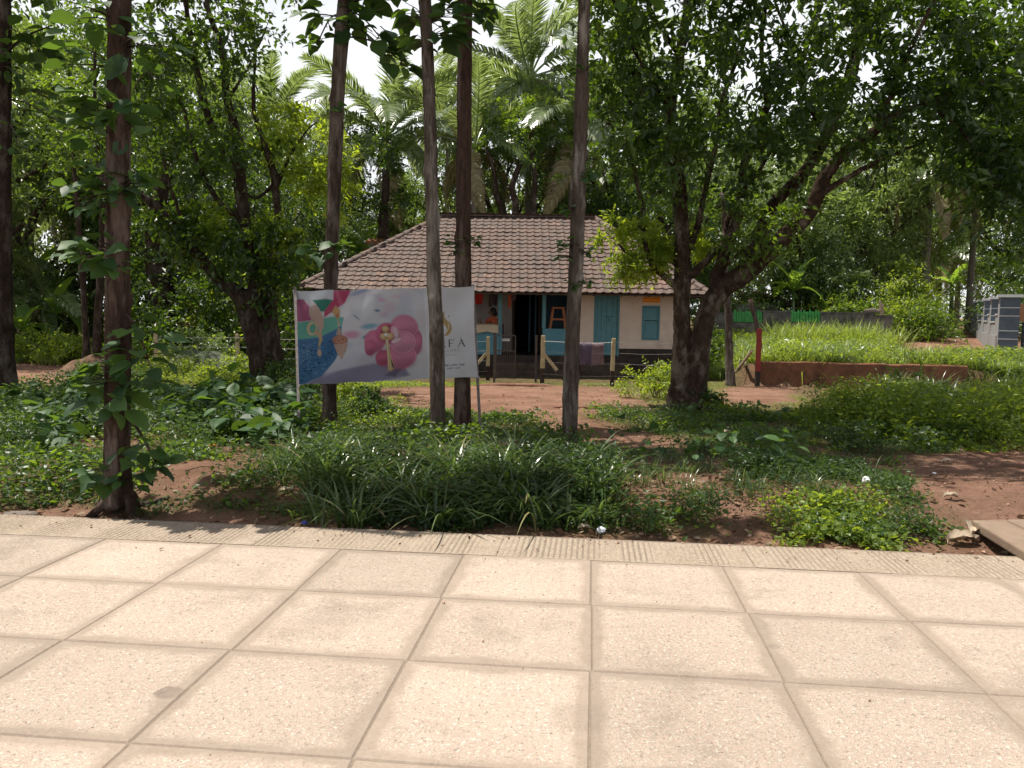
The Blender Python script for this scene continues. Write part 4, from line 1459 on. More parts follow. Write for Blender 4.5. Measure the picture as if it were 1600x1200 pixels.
def stone(name, p, sx_, sy_, sz_, m, seed, label=None, cat='stone', group=None, rz=0.0, parent=None):
    def fn(pp, q):
        n1 = fbm(pp[0] * 1.6 + seed * 3.1 + 5, pp[1] * 1.6 + pp[2] * 1.3 + seed, seed)
        return q * (0.72 + .6 * float(n1)) * np.array((1, 1, 1))
    V, f = ellipsoid((0, 0, 0), (sx_, sy_, sz_), 16, 9, fn=fn)
    V[:, 2] = np.where(V[:, 2] > sz_ * .55, sz_ * .55 + (V[:, 2] - sz_ * .55) * .3, V[:, 2])
    g = Geo(); g.add(V, f); o = g.obj(name, m, parent, True, tuple(p)); o.rotation_euler[2] = rz
    if label: tag(o, label, cat, group)
    return o


stone('sill_stone', gt(805, 603), .95, .14, .09, M['laterite'], 3, 'long low laterite sill stone lying in front of the iron gate')
stone('path_stone', gt(806, 621), .42, .12, .035, M['laterite'], 5, 'thin dark stone ledge poking out of the red path below the gate')
stone('path_stone', gt(905, 636), .5, .12, .05, M['laterite'], 7, 'brown stone ledge on the path just left of the big forked tree')
stone('path_stone', gt(960, 637), .55, .14, .07, M['laterite'], 9, 'lumpy stone ledge between the pale trunk and the forked tree')
stone('kerb_stone', gt(30, 806), .13, .08, .05, M['rock'], 13, 'flat grey stone at the kerb left of the leafy trunk', group=None)
stone('kerb_stone', gt(70, 812), .09, .06, .03, M['rock'], 17, 'smaller grey brown stone at the kerb next to the flat stone')
stone('anchor_stone', gt(750, 684), .15, .12, .09, M['rock'], 21, 'rough grey stone at the foot of the right banner post')
stone('clod', gt(1135, 795), .12, .10, .09, M['laterite'], 23, 'round clod of red earth on the weedy bank', 'clod')

# ------------------------------------------------------------------ advertising banner
BL, BR = 10.05, 9.75
tl = at(457, 454, BL); tr2 = at(741, 447, BR); bl = at(467, 602, BL); br = at(747, 590, BR)
ban = thing('banner', 'stretched vinyl jewellery banner with pink flower and gold logo between two posts', 'banner', tuple(gt(605, 690)))
W_, H_ = 1200, 612


def paint_banner():
    yy_, xx_ = np.mgrid[0:H_, 0:W_].astype(float)
    # coordinates of the zoom crop (1482x1200 for the left 210 px; board spans 42..~2010)
    u = xx_ / W_; v = yy_ / H_
    img = np.zeros((H_, W_, 3))
    n1 = fbm(u * 7, v * 4, 40, 3); n2 = fbm(u * 4 + 9, v * 5, 50, 3)
    base = np.array((.60, .60, .66)) + (n1[..., None] - .5) * np.array((.22, .10, .06))
    img[:] = base

    def soft(mask, col, a=1.0):
        m = np.clip(mask, 0, 1)[..., None] * a
        img[:] = img * (1 - m) + np.array(col) * m

    def ell(cx, cy, rx, ry, ang=0.0, s=.06):
        c, sn = math.cos(ang), math.sin(ang)
        X = (xx_ - cx) * c + (yy_ - cy) * sn; Y = -(xx_ - cx) * sn + (yy_ - cy) * c
        d = np.sqrt((X / rx) ** 2 + (Y / ry) ** 2)
        return 1 - sstep(1 - s, 1 + s, d)

    def poly(pts, s=2.0):
        pts = np.array(pts, float)
        out = np.zeros((H_, W_))
        x0, y0 = np.maximum(pts.min(0) - 3 * s, 0).astype(int); x1, y1 = np.minimum(pts.max(0) + 3 * s, (W_ - 1, H_ - 1)).astype(int)
        X = xx_[y0:y1 + 1, x0:x1 + 1]; Y = yy_[y0:y1 + 1, x0:x1 + 1]
        out[y0:y1 + 1, x0:x1 + 1] = softpoly(X, Y, pts, s)
        return out
    # crop px -> banner px: x: (c-42)*.4225*1.0 ; y: (c-100)*.60
    def C(x, y): return ((x - 45) * 0.602, (y - 100) * 0.602)
    # blurred white/blue bits
    for cx, cy, rx, ry, a, col, al in ((790, 130, 110, 22, -.25, (.22, .28, .55), .7), (985, 170, 60, 20, 0, (.35, .30, .45), .3), (1030, 215, 45, 25, .2, (.62, .32, .50), .7), (1110, 300, 60, 60, 0, (.62, .42, .55), .6),
                                       (1040, 380, 50, 35, 0, (.60, .35, .48), .5), (975, 335, 32, 14, .1, (.10, .22, .32), .9), (740, 400, 45, 12, .7, (.12, .30, .36), .7), (880, 505, 90, 28, -.1, (.10, .34, .48), .8),
                                       (840, 610, 50, 15, -.45, (.03, .28, .38), .9), (680, 590, 90, 40, 0, (.62, .22, .38), .8), (620, 330, 50, 90, .3, (.78, .78, .82), .7), (740, 250, 90, 60, .3, (.74, .74, .80), .6),
                                       (870, 300, 70, 110, .4, (.76, .76, .82), .5), (1300, 220, 70, 90, 0, (.42, .46, .62), .5), (620, 700, 70, 40, 0, (.50, .54, .66), .8), (250, 160, 220, 50, 0, (.58, .64, .72), .6),
                                       (1200, 190, 60, 20, .1, (.60, .40, .52), .5)):
        x_, y_ = C(cx, cy); soft(ell(x_, y_, rx * .602, ry * .602, a, .55), col, al)
    # table surface and shadow bottom
    soft(poly([C(300, 1010), C(900, 900), C(1240, 960), C(1300, 1060), C(1000, 1120), C(100, 1130)], 14), (.20, .18, .30), .9)
    soft(poly([C(420, 930), C(700, 780), C(1100, 860), C(950, 910), C(500, 970), C(330, 1040)], 16), (.50, .48, .58), .7)
    # cup: blue speckled bowl, green band, pink contents, dark green, red straw strap
    soft(poly([C(45, 190), C(160, 190), C(230, 270), C(240, 420), C(60, 440)], 6), (.42, .10, .22))
    soft(poly([C(260, 200), C(420, 195), C(500, 215), C(420, 330), C(350, 330)], 6), (.02, .22, .16))
    soft(poly([C(510, 100), C(700, 100), C(620, 240), C(480, 330), C(380, 400), C(390, 330), C(500, 200)], 5), (.50, .05, .16))
    soft(poly([C(520, 100), C(560, 100), C(600, 250), C(560, 270)], 8), (.62, .16, .28), .6)
    soft(poly([C(45, 440), C(200, 430), C(500, 385), C(600, 400), C(560, 540), C(300, 620), C(45, 640)], 6), (.12, .42, .34))
    soft(poly([C(45, 625), C(300, 610), C(480, 540), C(570, 490), C(560, 700), C(470, 860), C(380, 960), C(300, 1040), C(110, 1110), C(45, 1110)], 6), (.04, .16, .36))
    blu = poly([C(45, 660), C(300, 640), C(460, 640), C(450, 820), C(380, 930), C(280, 1010), C(110, 1080), C(45, 1090)], 10)
    sp_ = sstep(.58, .68, fbm(xx_ / 9, yy_ / 9, 61, 3)); soft(blu * sp_, (.01, .05, .14), .8)
    sp_ = sstep(.58, .66, fbm(xx_ / 14, yy_ / 7, 66, 3)); soft(blu * sp_, (.10, .30, .48), .7)
    # gold earrings
    gold = (.50, .36, .20); pinkg = (.55, .38, .32)
    soft(poly([C(225, 255), C(300, 240), C(340, 300), C(375, 400), C(370, 500), C(330, 560), C(290, 470), C(215, 370)], 2), pinkg)
    soft(ell(*C(235, 510), 36, 46, .3) * (1 - ell(*C(245, 510), 22, 32, .3)), (.62, .48, .30))
    soft(poly([C(265, 510), C(345, 560), C(345, 640), C(315, 700), C(295, 690), C(310, 620), C(260, 570)], 2), gold)
    soft(ell(*C(303, 775), 15, 24), pinkg); soft(ell(*C(305, 705), 6, 12), (.4, .28, .15))
    soft(poly([C(515, 262), C(560, 320), C(555, 390), C(525, 420), C(470, 340)], 2), (.60, .36, .15)); soft(poly([C(560, 310), C(545, 350), C(500, 380), C(530, 415)], 2), (.45, .16, .08))
    soft(poly([C(415, 335), C(470, 325), C(480, 345)], 2), (.35, .14, .10))
    soft(poly([C(525, 420), C(545, 420), C(550, 500), C(530, 500)], 2), gold); soft(ell(*C(540, 480), 8, 14), pinkg)
    soft(poly([C(530, 510), C(555, 520), C(575, 590), C(500, 590)], 2), (.45, .32, .25))
    soft(ell(*C(545, 645), 52, 32), (.42, .12, .08)); tex = sstep(.5, .6, fbm(xx_ / 4, yy_ / 4, 71, 2)); soft(ell(*C(545, 645), 50, 30) * tex, (.62, .42, .28), .8)
    soft(poly([C(470, 690), C(630, 680), C(600, 770), C(545, 862), C(500, 790)], 2), pinkg); soft(poly([C(470, 690), C(630, 680), C(600, 770), C(545, 862), C(500, 790)], 2) * tex, (.40, .20, .12), .5)
    soft(poly([C(160, 190), C(260, 200), C(300, 245), C(230, 275)], 5), (.62, .58, .62))
    # pink woven flower, drawn as overlapping petals with a weave
    weave = .5 + .5 * np.sin((xx_ * .95 + yy_ * .35) * .9) * np.sin((yy_ * .95 - xx_ * .35) * .9)

    def petal(cx, cy, rx, ry, a, col, edge=True):
        x_, y_ = C(cx, cy)
        if edge: soft(ell(x_, y_, rx * .602 * 1.05, ry * .602 * 1.05, a, .07), np.array(col) * .35, .55)
        soft(ell(x_, y_, rx * .602, ry * .602, a, .03), col)
        soft(ell(x_, y_, rx * .602, ry * .602, a, .03) * weave, np.array(col) * .72, .6)
        soft(ell(x_ - 8, y_ - 14, rx * .45, ry * .36, a, .7), np.minimum(np.array(col) * 1.5, 1), .45)
        soft(ell(x_ + 8, y_ + ry * .35, rx * .5, ry * .28, a, .7), np.array(col) * .45, .45)
        rim_ = ell(x_, y_, rx * .602, ry * .602, a, .02) * (1 - ell(x_, y_, rx * .602 * .95, ry * .602 * .95, a, .03))
        soft(rim_, np.minimum(np.array(col) * 1.45, 1), .6)
    petal(1395, 700, 55, 130, .1, (.55, .14, .27))
    petal(1260, 530, 150, 135, 0, (.60, .20, .33))
    petal(1190, 850, 190, 140, -.15, (.58, .17, .29))
    petal(1010, 860, 80, 90, .3, (.48, .09, .19))
    petal(930, 670, 110, 120, .3, (.58, .14, .27))
    petal(880, 740, 60, 85, .2, (.50, .10, .22))
    petal(1240, 690, 140, 125, -.2, (.64, .24, .37))
    petal(1070, 590, 120, 115, 0, (.55, .10, .22))
    soft(ell(*C(1085, 580), 52, 50), (.30, .02, .07))
    petal(1165, 590, 45, 85, -.4, (.66, .30, .40), False)
    soft(ell(*C(1165, 580), 14, 36, -.2), (.68, .50, .56)); soft(ell(*C(1165, 670), 34, 14, -.35), (.74, .52, .58))
    for cx, cy, r in ((1055, 540, 38), (1030, 620, 38), (1100, 620, 40)):
        soft(ell(*C(cx, cy), r * .602 * 1.1, r * .602, 0, .1), (.50, .30, .12)); soft(ell(*C(cx - 5, cy - 6), r * .4, r * .36, 0, .4), (.66, .46, .24))
    soft(ell(*C(1058, 600), 12, 11), (.72, .68, .66))
    soft(poly([C(1052, 650), C(1082, 650), C(1090, 790), C(1128, 960), C(1135, 1000), C(1090, 1020), C(1055, 995), C(1062, 860), C(1048, 700)], 2), (.55, .40, .19))
    soft(poly([C(1058, 660), C(1072, 660), C(1075, 900), C(1070, 960)], 2), (.74, .62, .42))
    soft(poly([C(1095, 860), C(1128, 960), C(1120, 990), C(1100, 940)], 2), (.10, .06, .05))
    soft(poly([C(1130, 980), C(1225, 975), C(1130, 1070), C(1010, 1060)], 8), (.12, .09, .16), .8)
    # white right-hand field
    soft(sstep(868, 880, xx_) * (xx_ < W_ + 1), (.74, .74, .78), .8)
    soft(sstep(945, 950, xx_), (.74, .74, .78))
    # logo: S-shaped flame; right field in zoom-1 px: banner x 300..690 of 847 (120 px wide crop)
    def D(x, y): return (945 + (x - 283) * .6, (y - 60) * .598 + 2)
    logo = [D(385, 318), D(350, 350), D(338, 400), D(350, 450), D(385, 500), D(398, 540), D(375, 580), D(338, 597), D(400, 597), D(440, 550), D(447, 500), D(430, 450), D(395, 425), D(372, 390), D(372, 350)]
    soft(poly(logo, 1.5), (.52, .33, .10))
    soft(poly([D(402, 440), D(418, 470), D(418, 510), D(395, 560), D(408, 510), D(410, 475)], 1.2), (.66, .63, .62))
    for x_, y_, r in ((308, 380, 8), (418, 382, 8), (323, 495, 10)): soft(ell(*D(x_, y_), r * .55, r * .55, 0, .3), (.16, .13, .20))

    # lettering
    def stroke(a, b, w, col=(.05, .05, .08), al=1.0):
        ax, ay = a; bx_, by_ = b
        x0 = int(max(0, min(ax, bx_) - w - 3)); x1 = int(min(W_ - 1, max(ax, bx_) + w + 3)); y0 = int(max(0, min(ay, by_) - w - 3)); y1 = int(min(H_ - 1, max(ay, by_) + w + 3))
        X = xx_[y0:y1 + 1, x0:x1 + 1]; Y = yy_[y0:y1 + 1, x0:x1 + 1]
        ex, ey = bx_ - ax, by_ - ay; t = np.clip(((X - ax) * ex + (Y - ay) * ey) / (ex * ex + ey * ey + 1e-6), 0, 1)
        d = np.hypot(X - ax - t * ex, Y - ay - t * ey)
        m = (1 - sstep(w / 2 - .6, w / 2 + .6, d))[..., None] * al
        img[y0:y1 + 1, x0:x1 + 1] = img[y0:y1 + 1, x0:x1 + 1] * (1 - m) + np.array(col) * m
    G = {'A': [(0, 0, .5, 1), (.5, 1, 1, 0), (.22, .38, .78, .38)], 'F': [(.15, 0, .15, 1), (.15, 1, .9, 1), (.15, .52, .75, .52)],
         'S': [(.9, .85, .6, 1), (.6, 1, .25, .95), (.25, .95, .12, .75), (.12, .75, .3, .56), (.3, .56, .75, .42), (.75, .42, .9, .22), (.9, .22, .7, .03), (.7, .03, .35, 0), (.35, 0, .1, .15)],
         'E': [(.15, 0, .15, 1), (.15, 1, .85, 1), (.15, .5, .7, .5), (.15, 0, .85, 0)], 'W': [(0, 1, .25, 0), (.25, 0, .5, .9), (.5, .9, .75, 0), (.75, 0, 1, 1)],
         'L': [(.15, 1, .15, 0), (.15, 0, .85, 0)], 'R': [(.15, 0, .15, 1), (.15, 1, .7, 1), (.7, 1, .85, .78), (.85, .78, .7, .52), (.7, .52, .15, .5), (.5, .5, .9, 0)],
         'Y': [(0, 1, .5, .5), (1, 1, .5, .5), (.5, .5, .5, 0)], 'J': [(.7, 1, .7, .2), (.7, .2, .5, 0), (.5, 0, .2, .1)], 'C': [(.9, .85, .6, 1), (.6, 1, .2, .8), (.2, .8, .1, .5), (.1, .5, .2, .2), (.2, .2, .6, 0), (.6, 0, .9, .15)],
         'O': [(.5, 1, .1, .7), (.1, .7, .1, .3), (.1, .3, .5, 0), (.5, 0, .9, .3), (.9, .3, .9, .7), (.9, .7, .5, 1)], 'M': [(.05, 0, .1, 1), (.1, 1, .5, .2), (.5, .2, .9, 1), (.9, 1, .95, 0)],
         '.': [(.45, 0, .55, .05)], 'T': [(.1, 1, .9, 1), (.5, 1, .5, 0)], ':': [(.5, .2, .5, .25), (.5, .7, .5, .75)], '0': [(.5, 1, .15, .7), (.15, .7, .15, .3), (.15, .3, .5, 0), (.5, 0, .85, .3), (.85, .3, .85, .7), (.85, .7, .5, 1)],
         '4': [(.7, 0, .7, 1), (.7, 1, .1, .3), (.1, .3, .9, .3)], '8': [(.5, 1, .2, .75), (.2, .75, .8, .3), (.8, .3, .5, 0), (.5, 0, .2, .3), (.2, .3, .8, .75), (.8, .75, .5, 1)], '3': [(.15, 1, .85, 1), (.85, 1, .45, .58), (.45, .58, .85, .3), (.85, .3, .5, 0), (.5, 0, .15, .12)],
         '2': [(.15, .8, .5, 1), (.5, 1, .85, .75), (.85, .75, .15, 0), (.15, 0, .9, 0)], '7': [(.1, 1, .9, 1), (.9, 1, .4, 0)], ' ': [], 'N': [(.1, 0, .1, 1), (.1, 1, .9, 0), (.9, 0, .9, 1)], 'P': [(.15, 0, .15, 1), (.15, 1, .8, .9), (.8, .9, .8, .6), (.8, .6, .15, .5)], 'I': [(.5, 0, .5, 1)]}

    def word(txt, xc, ybase, cw, chh, gap, w, col, al=1.0, serif=False):
        n = len(txt); tot = n * cw + (n - 1) * gap; x = xc - tot / 2
        for chh_ in txt:
            for k, (a, b, c, d) in enumerate(G[chh_]):
                ww = w * (1.55 if serif and ((chh_ == 'A' and k == 1) or (chh_ == 'F' and k == 0) or (chh_ == 'S' and k == 4)) else (.7 if serif else 1))
                stroke((x + a * cw, ybase - b * chh), (x + c * cw, ybase - d * chh), ww, col, al)
            if serif and chh_ == 'A':
                for q in (0, 1): stroke((x + q * cw - 5, ybase), (x + q * cw + 5, ybase), 2, col)
            if serif and chh_ == 'F':
                stroke((x + .15 * cw - 5, ybase), (x + .15 * cw + 5, ybase), 2, col); stroke((x + .9 * cw, ybase - chh), (x + .9 * cw, ybase - chh * .85), 2, col)
            x += cw + gap
    xm = D(390, 0)[0]
    word('SAFA', D(385, 0)[0] - 3, D(0, 722)[1], 40, 46, 25, 4.5, (.04, .04, .06), 1, True)
    word('JEWELLERY', D(400, 0)[0] - 22, D(0, 778)[1], 14, 14, 7, 2, (.25, .25, .30), .9)
    word('SINCE', D(395, 0)[0] - 22, D(0, 822)[1], 7, 8, 5, 1.8, (.25, .22, .26), .0)
    rs = random.Random(4)
    x = D(300, 0)[0]
    for grp in (4, 3, 4):
        for q in range(grp):
            stroke((x, D(0, 822)[1]), (x, D(0, 810)[1]), 2, (.25, .22, .26), .8); stroke((x, D(0, 812 if rs.random() > .5 else 820)[1]), (x + 6, D(0, 816)[1]), 2, (.25, .22, .26), .8); x += 9
        x += 8
    word('SAFAJEWELLERY.COM', D(440, 0)[0] - 22, D(0, 940)[1], 8.5, 10.5, 3, 2.4, (.06, .06, .09))
    word('T: 0483 227 ', D(430, 0)[0] - 2, D(0, 975)[1], 8, 10, 3, 2.2, (.12, .12, .15))
    stroke(D(343, 955), D(343, 1010), 2.2, (.2, .2, .22))
    soft(ell(*D(543, 628), 5, 5, 0, .4) * (1 - ell(*D(543, 628), 3.4, 3.4, 0, .4)), (.2, .2, .25), .8)
    # grime
    gr = fbm(u * 5, v * 3, 80, 5)
    img[:] = np.clip(.30 + (img * .88 + img.mean(2, keepdims=True) * .12 - .30) * 1.08, 0, 1) * .52
    img[:] = img * (1 - .10 * sstep(.45, .7, gr))[..., None]
    return img


BI = bpy.data.images.new('banner_print', W_, H_)
arr = paint_banner()
arr = np.clip(arr, 0, 1)
out_ = np.ones((H_, W_, 4), np.float32)
# colours above are linear: store them as sRGB bytes
srgb = np.where(arr <= .0031308, arr * 12.92, 1.055 * arr ** (1 / 2.4) - .055)
out_[..., :3] = srgb[::-1]
BI.pixels.foreach_set(out_.ravel())
BI.update(); BI.pack()
bmat = bpy.data.materials.new('vinyl_print'); bmat.use_nodes = True
nt = bmat.node_tree; L = nt.links.new
bs = nt.nodes['Principled BSDF']; bs.inputs['Roughness'].default_value = .5; bs.inputs['Specular IOR Level'].default_value = .3
ti = N_(nt, 'TexImage'); ti.image = BI
uvn = N_(nt, 'UVMap'); L(uvn.outputs[0], ti.inputs[0])
L(ti.outputs[0], bs.inputs['Base Color'])
tl_ = N_(nt, 'BsdfTranslucent'); L(ti.outputs[0], tl_.inputs[0])
ms = N_(nt, 'MixShader'); ms.inputs[0].default_value = .08
L(bs.outputs[0], ms.inputs[1]); L(tl_.outputs[0], ms.inputs[2]); L(ms.outputs[0], nt.nodes['Material Output'].inputs['Surface'])
nu, nv = 110, 40
V = []; UVs = []
for j in range(nv + 1):
    for i in range(nu + 1):
        s, t = i / nu, j / nv
        p = (tl * (1 - s) + tr2 * s) * (1 - t) + (bl * (1 - s) + br * s) * t
        p = p.copy()
        p[1] += .012 * math.sin(s * 23 + t * 4) * (1 - abs(2 * t - 1)) + (vnoise(s * 8, t * 4, 91) - .5) * .03 + (vnoise(s * 26, t * 3, 94) - .5) * .014 * (1.2 - abs(2 * t - 1)) + .01 * math.sin((s * 9 + t * 6) * 2.2)
        p[2] += (.012 * abs(math.sin(s * math.pi * 5)) * (1 if t > .5 else -1) * abs(2 * t - 1) ** 2) * 1.0
        if s > .96: p[0] -= .02 * math.sin(t * math.pi) + 0
        V.append(p); UVs.append((s, 1 - t))
V = np.array(V) - np.array(ban.location)
f4_ = np.array([(j * (nu + 1) + i, (j + 1) * (nu + 1) + i, (j + 1) * (nu + 1) + i + 1, j * (nu + 1) + i + 1) for j in range(nv) for i in range(nu)])
me = raw_mesh('banner_sheet', V, np.zeros((0, 3), np.int32), f4_, [bmat], True)
uvl = me.uv_layers.new(name='UVMap')
lv = np.zeros(len(me.loops), np.int32); me.loops.foreach_get('vertex_index', lv)
uvl.data.foreach_set('uv', np.array(UVs, np.float32)[lv].ravel())
link('banner_sheet', me, ban)
for q in (tl, tr2, bl, br, (tl + bl) / 2, (tr2 + br) / 2, tl * .66 + tr2 * .34, tl * .33 + tr2 * .67):
    g = Geo(); q = q + np.array((.012, -.02, -.012)); g.tube([q, q + (0, .03, .02), q + (-.01, .075, .01)], .006, 5); hobj2(g, 'tie', mat('tie_cord', (.3, .28, .25), .9) if 'tie_cord' not in bpy.data.materials else bpy.data.materials['tie_cord'], ban)
M['post_metal'] = mat('rusty_post', (0.10, 0.085, 0.08), .7, (0.20, 0.17, 0.16), 20, .2, 60, .4)
g = Geo(); b0 = gt(468, 690); g.bar(b0 - np.array((0, 0, .1)), tl + np.array((.02, .045, .04)), .03, .03); hobj2(g, 'banner_post', M['post_metal'], ban)
g = Geo(); b0 = gt(752, 684); g.bar(b0 - np.array((0, 0, .1)), br + np.array((-.01, .045, 0)), .035, .03); g.bar(br + np.array((-.01, .045, 0)), tr2 + np.array((-.02, .045, .02)), .035, .03); hobj2(g, 'banner_post', M['post_metal'], ban)
g = Geo(); g.bar(tl + np.array((.03, .045, -.03)), tr2 + np.array((-.04, .045, -.03)), .025); hobj2(g, 'banner_rail', M['post_metal'], ban)
g = Geo(); g.bar(bl + np.array((.03, .045, .03)), br + np.array((-.04, .045, .03)), .025); hobj2(g, 'banner_rail', M['post_metal'], ban)

# ------------------------------------------------------------------ retaining wall, red post, props
M['laterite_wall'] = mat('stained_brown_plaster', (0.13, 0.06, 0.038), .95, (0.24, 0.115, 0.07), 4, .6, 40, .1, dirt=(0.06, 0.045, 0.03), dscale=2.2, dlo=.5, dhi=.7)
rwz = float(at(1345, 568, (W_L[1] + W_R[1]) / 2)[2])
rw = thing('retaining_wall', 'low mud stained retaining wall holding the grassy plot', 'wall', (float(W_L[0]), float(W_L[1]), 0))
g = Geo()
n = 40; V = []
for k in range(n + 1):
    s = k / n * WLEN
    zt_ = rwz + (vnoise(k * .3, 1, 3) - .5) * .02
    for d_, z_ in ((-.0, -.25), (-.0, zt_ - .02), (.02, zt_), (.20, zt_ + .004), (.22, -.25)):
        q = W_L + WD * s + WN * (d_ + (vnoise(k * .35, z_ * 3, 7) - .5) * .02); V.append((q[0] - W_L[0], q[1] - W_L[1], z_))
f = [(k * 5 + j, (k + 1) * 5 + j, (k + 1) * 5 + j + 1, k * 5 + j + 1) for k in range(n) for j in range(4)]
f += [(4, 3, 2, 1, 0), tuple(n * 5 + j for j in range(5))]
g.add(V, f); g.obj('wall_body', M['laterite_wall'], rw, False)
M['red_paint'] = mat('red_paint', (0.20, 0.028, 0.022), .7, (0.25, 0.04, 0.03), 6, .2, 40, .3)
M['grey_wood'] = mat('weathered_board', (0.28, 0.21, 0.15), .85, (0.40, 0.31, 0.23), 12, .4, 50, .2, stretch=(1, 1, .15))
b0 = gt(1181, 603); b0[1] -= .10
g = Geo(); h_ = 1.35
g.box(-.05, .05, -.05, .05, -.1, .35, 1); g.box(-.05, .05, -.05, .05, .351, h_, 0)
o = g.obj('red_post', [M['red_paint'], M['black_paint']], None, False, tuple(b0)); tag(o, 'square post painted red at the left end of the retaining wall', 'post')
md = o.modifiers.new('b', 'BEVEL'); md.width = .008
g = Geo(); a = at(1180, 548, b0[1] + .0) + np.array((-.075, 0, 0)); c = gt(1137, 597)
g.bar(c, a, .06, .05); o = g.obj('prop_board', M['grey_wood']); tag(o, 'weathered wooden prop leaning diagonally against the red post', 'plank')
g = Geo(); a = gt(1192, 565); a = at(1190, 555, 20.5); a[2] = float(Z(a[0], a[1])) ; c = at(1172, 468, 20.8)
g.tube(spline([a, (a + c) / 2 + np.array((.05, 0, 0)), c], 6), [.06] * 13, 8, noise=.2, seed=4); o = g.obj('leaning_stick', M['bark_brown'], None, True); tag(o, 'rough brown pole leaning behind the red post', 'pole')

# ------------------------------------------------------------------ boundary wall with green pickets, shed
M['old_wall'] = mat('mouldy_plaster', (0.085, 0.078, 0.07), .95, (0.17, 0.155, 0.135), 4, .3, 40, .15, dirt=(0.04, 0.04, 0.035), dscale=1.5, dlo=.45, dhi=.65)
M['green_paint'] = mat('bright_green_paint', (0.03, 0.22, 0.045), .6, (0.04, 0.27, 0.055), 5, .1, 40, .4)
YBW = 30.0
bw_ = thing('boundary_wall', 'grey mould stained boundary wall with green picket panels across the plot', 'wall', tuple(at(1230, 520, YBW)[:2]) + (0,))


def zb(px, py, Y=YBW): return float(at(px, py, Y)[2])
def xb(px, Y=YBW): return float(at(px, 500, Y)[0])
segs = [(1095, 1146, 487), (1192, 1236, 485), (1283, 1366, 487), (1366, 1395, 492)]
for a, b, t in segs:
    g = Geo(); g.box(xb(a), xb(b) - .004, YBW, YBW + .18, .2, zb(a, t) - .06)
    g.box(xb(a) - .02, xb(b) - .02, YBW - .03, YBW + .21, zb(a, t) - .058, zb(a, t)); hobj2(g, 'wall_panel', M['old_wall'], bw_)
for a, b in ((1146, 1192), (1236, 1283)):
    g = Geo(); g.box(xb(a), xb(b) - .004, YBW + .002, YBW + .178, .2, zb(a, 504)); hobj2(g, 'wall_panel', M['old_wall'], bw_)
    n = 10; w = (xb(b) - xb(a)) / n
    for k in range(n):
        x0 = xb(a) + k * w
        z0 = zb(a, 503); z1 = zb(a, 486 if k % 2 else 483.5)
        g = Geo(); g.add([(x0 + .012, YBW + .05, z0), (x0 + w - .012, YBW + .05, z0), (x0 + w - .012, YBW + .05, z1 - .06), (x0 + w / 2, YBW + .05, z1), (x0 + .012, YBW + .05, z1 - .06),
                          (x0 + .012, YBW + .07, z0), (x0 + w - .012, YBW + .07, z0), (x0 + w - .012, YBW + .07, z1 - .06), (x0 + w / 2, YBW + .07, z1), (x0 + .012, YBW + .07, z1 - .06)],
                         [(0, 1, 2, 3, 4), (9, 8, 7, 6, 5), (0, 5, 6, 1), (1, 6, 7, 2), (2, 7, 8, 3), (3, 8, 9, 4), (4, 9, 5, 0)])
        hobj2(g, 'picket', M['green_paint'], bw_)
    for py in (489, 500):
        g = Geo(); g.box(xb(a), xb(b) - .004, YBW + .073, YBW + .10, zb(a, py) - .04, zb(a, py) + .04); hobj2(g, 'picket_rail', M['green_paint'], bw_)
for k, (px_, py_, r) in enumerate(((1363, 482, .16), (1355, 485, .12), (1371, 484, .11))):
    p = at(px_, py_, YBW + .09); p[2] = zb(1340, 487) + r * .35
    stone('wall_stone', p, r, r * .6, r * .7, M['rock'], 31 + k, ['big rounded stone on top of the boundary wall', 'medium stone left on the top edge of the boundary wall', 'smallest stone right on the top edge of the boundary wall'][k])
for k, px_ in enumerate((1376, 1380)):
    p = at(px_, 492, YBW + .1); g = Geo(); g.bar((p[0], p[1], zb(1380, 492)), (p[0] - .05, p[1], zb(1380, 470 + 4 * k)), .06, .05)
    tag(g.obj('grey_stake', M['grey_wood']), ['taller pale stake standing on the end of the boundary wall', 'shorter pale stake standing on the end of the boundary wall'][k], 'stake')
# shed behind the wall
shed = thing('shed', 'low pale shed with rusty tile roof behind the green pickets', 'shed', tuple(at(1180, 490, 36)[:2]) + (0,))
xs0, xs1 = xb(1138, 36), xb(1218, 36)
M['white_wash'] = mat('whitewash', (0.42, 0.44, 0.40), .9, (0.52, 0.53, 0.49), 3, .2, 40)
g = Geo(); g.box(xs0, xs1, 36, 39, 0, zb(1200, 476, 36)); hobj2(g, 'wall', M['white_wash'], shed)
g = Geo(); zr_ = zb(1170, 459, 37); ze_ = zb(1200, 477, 35.4)
g.add([(xs0 - .4, 35.4, ze_ + .35), (xb(1170, 37), 35.6, zr_ + .05), (xs1 + .5, 35.4, ze_), (xs0 - .4, 40, ze_ + .3), (xb(1170, 37), 39.6, zr_), (xs1 + .5, 40, ze_)], [(0, 1, 4, 3), (1, 2, 5, 4)])
o = hobj2(g, 'roof', M['tile'], shed); md = o.modifiers.new('t', 'SOLIDIFY'); md.thickness = .08
g = Geo()
for k in range(9):
    t = k / 9; x = xb(1170, 37) + (xs1 + .5 - xb(1170, 37)) * t; z = zr_ + .05 + (ze_ - zr_ - .05) * t
    g.box(x, x + .06, 35.38, 40.0, z - .0, z + .08)
hobj2(g, 'roof_ribs', M['tile'], shed)
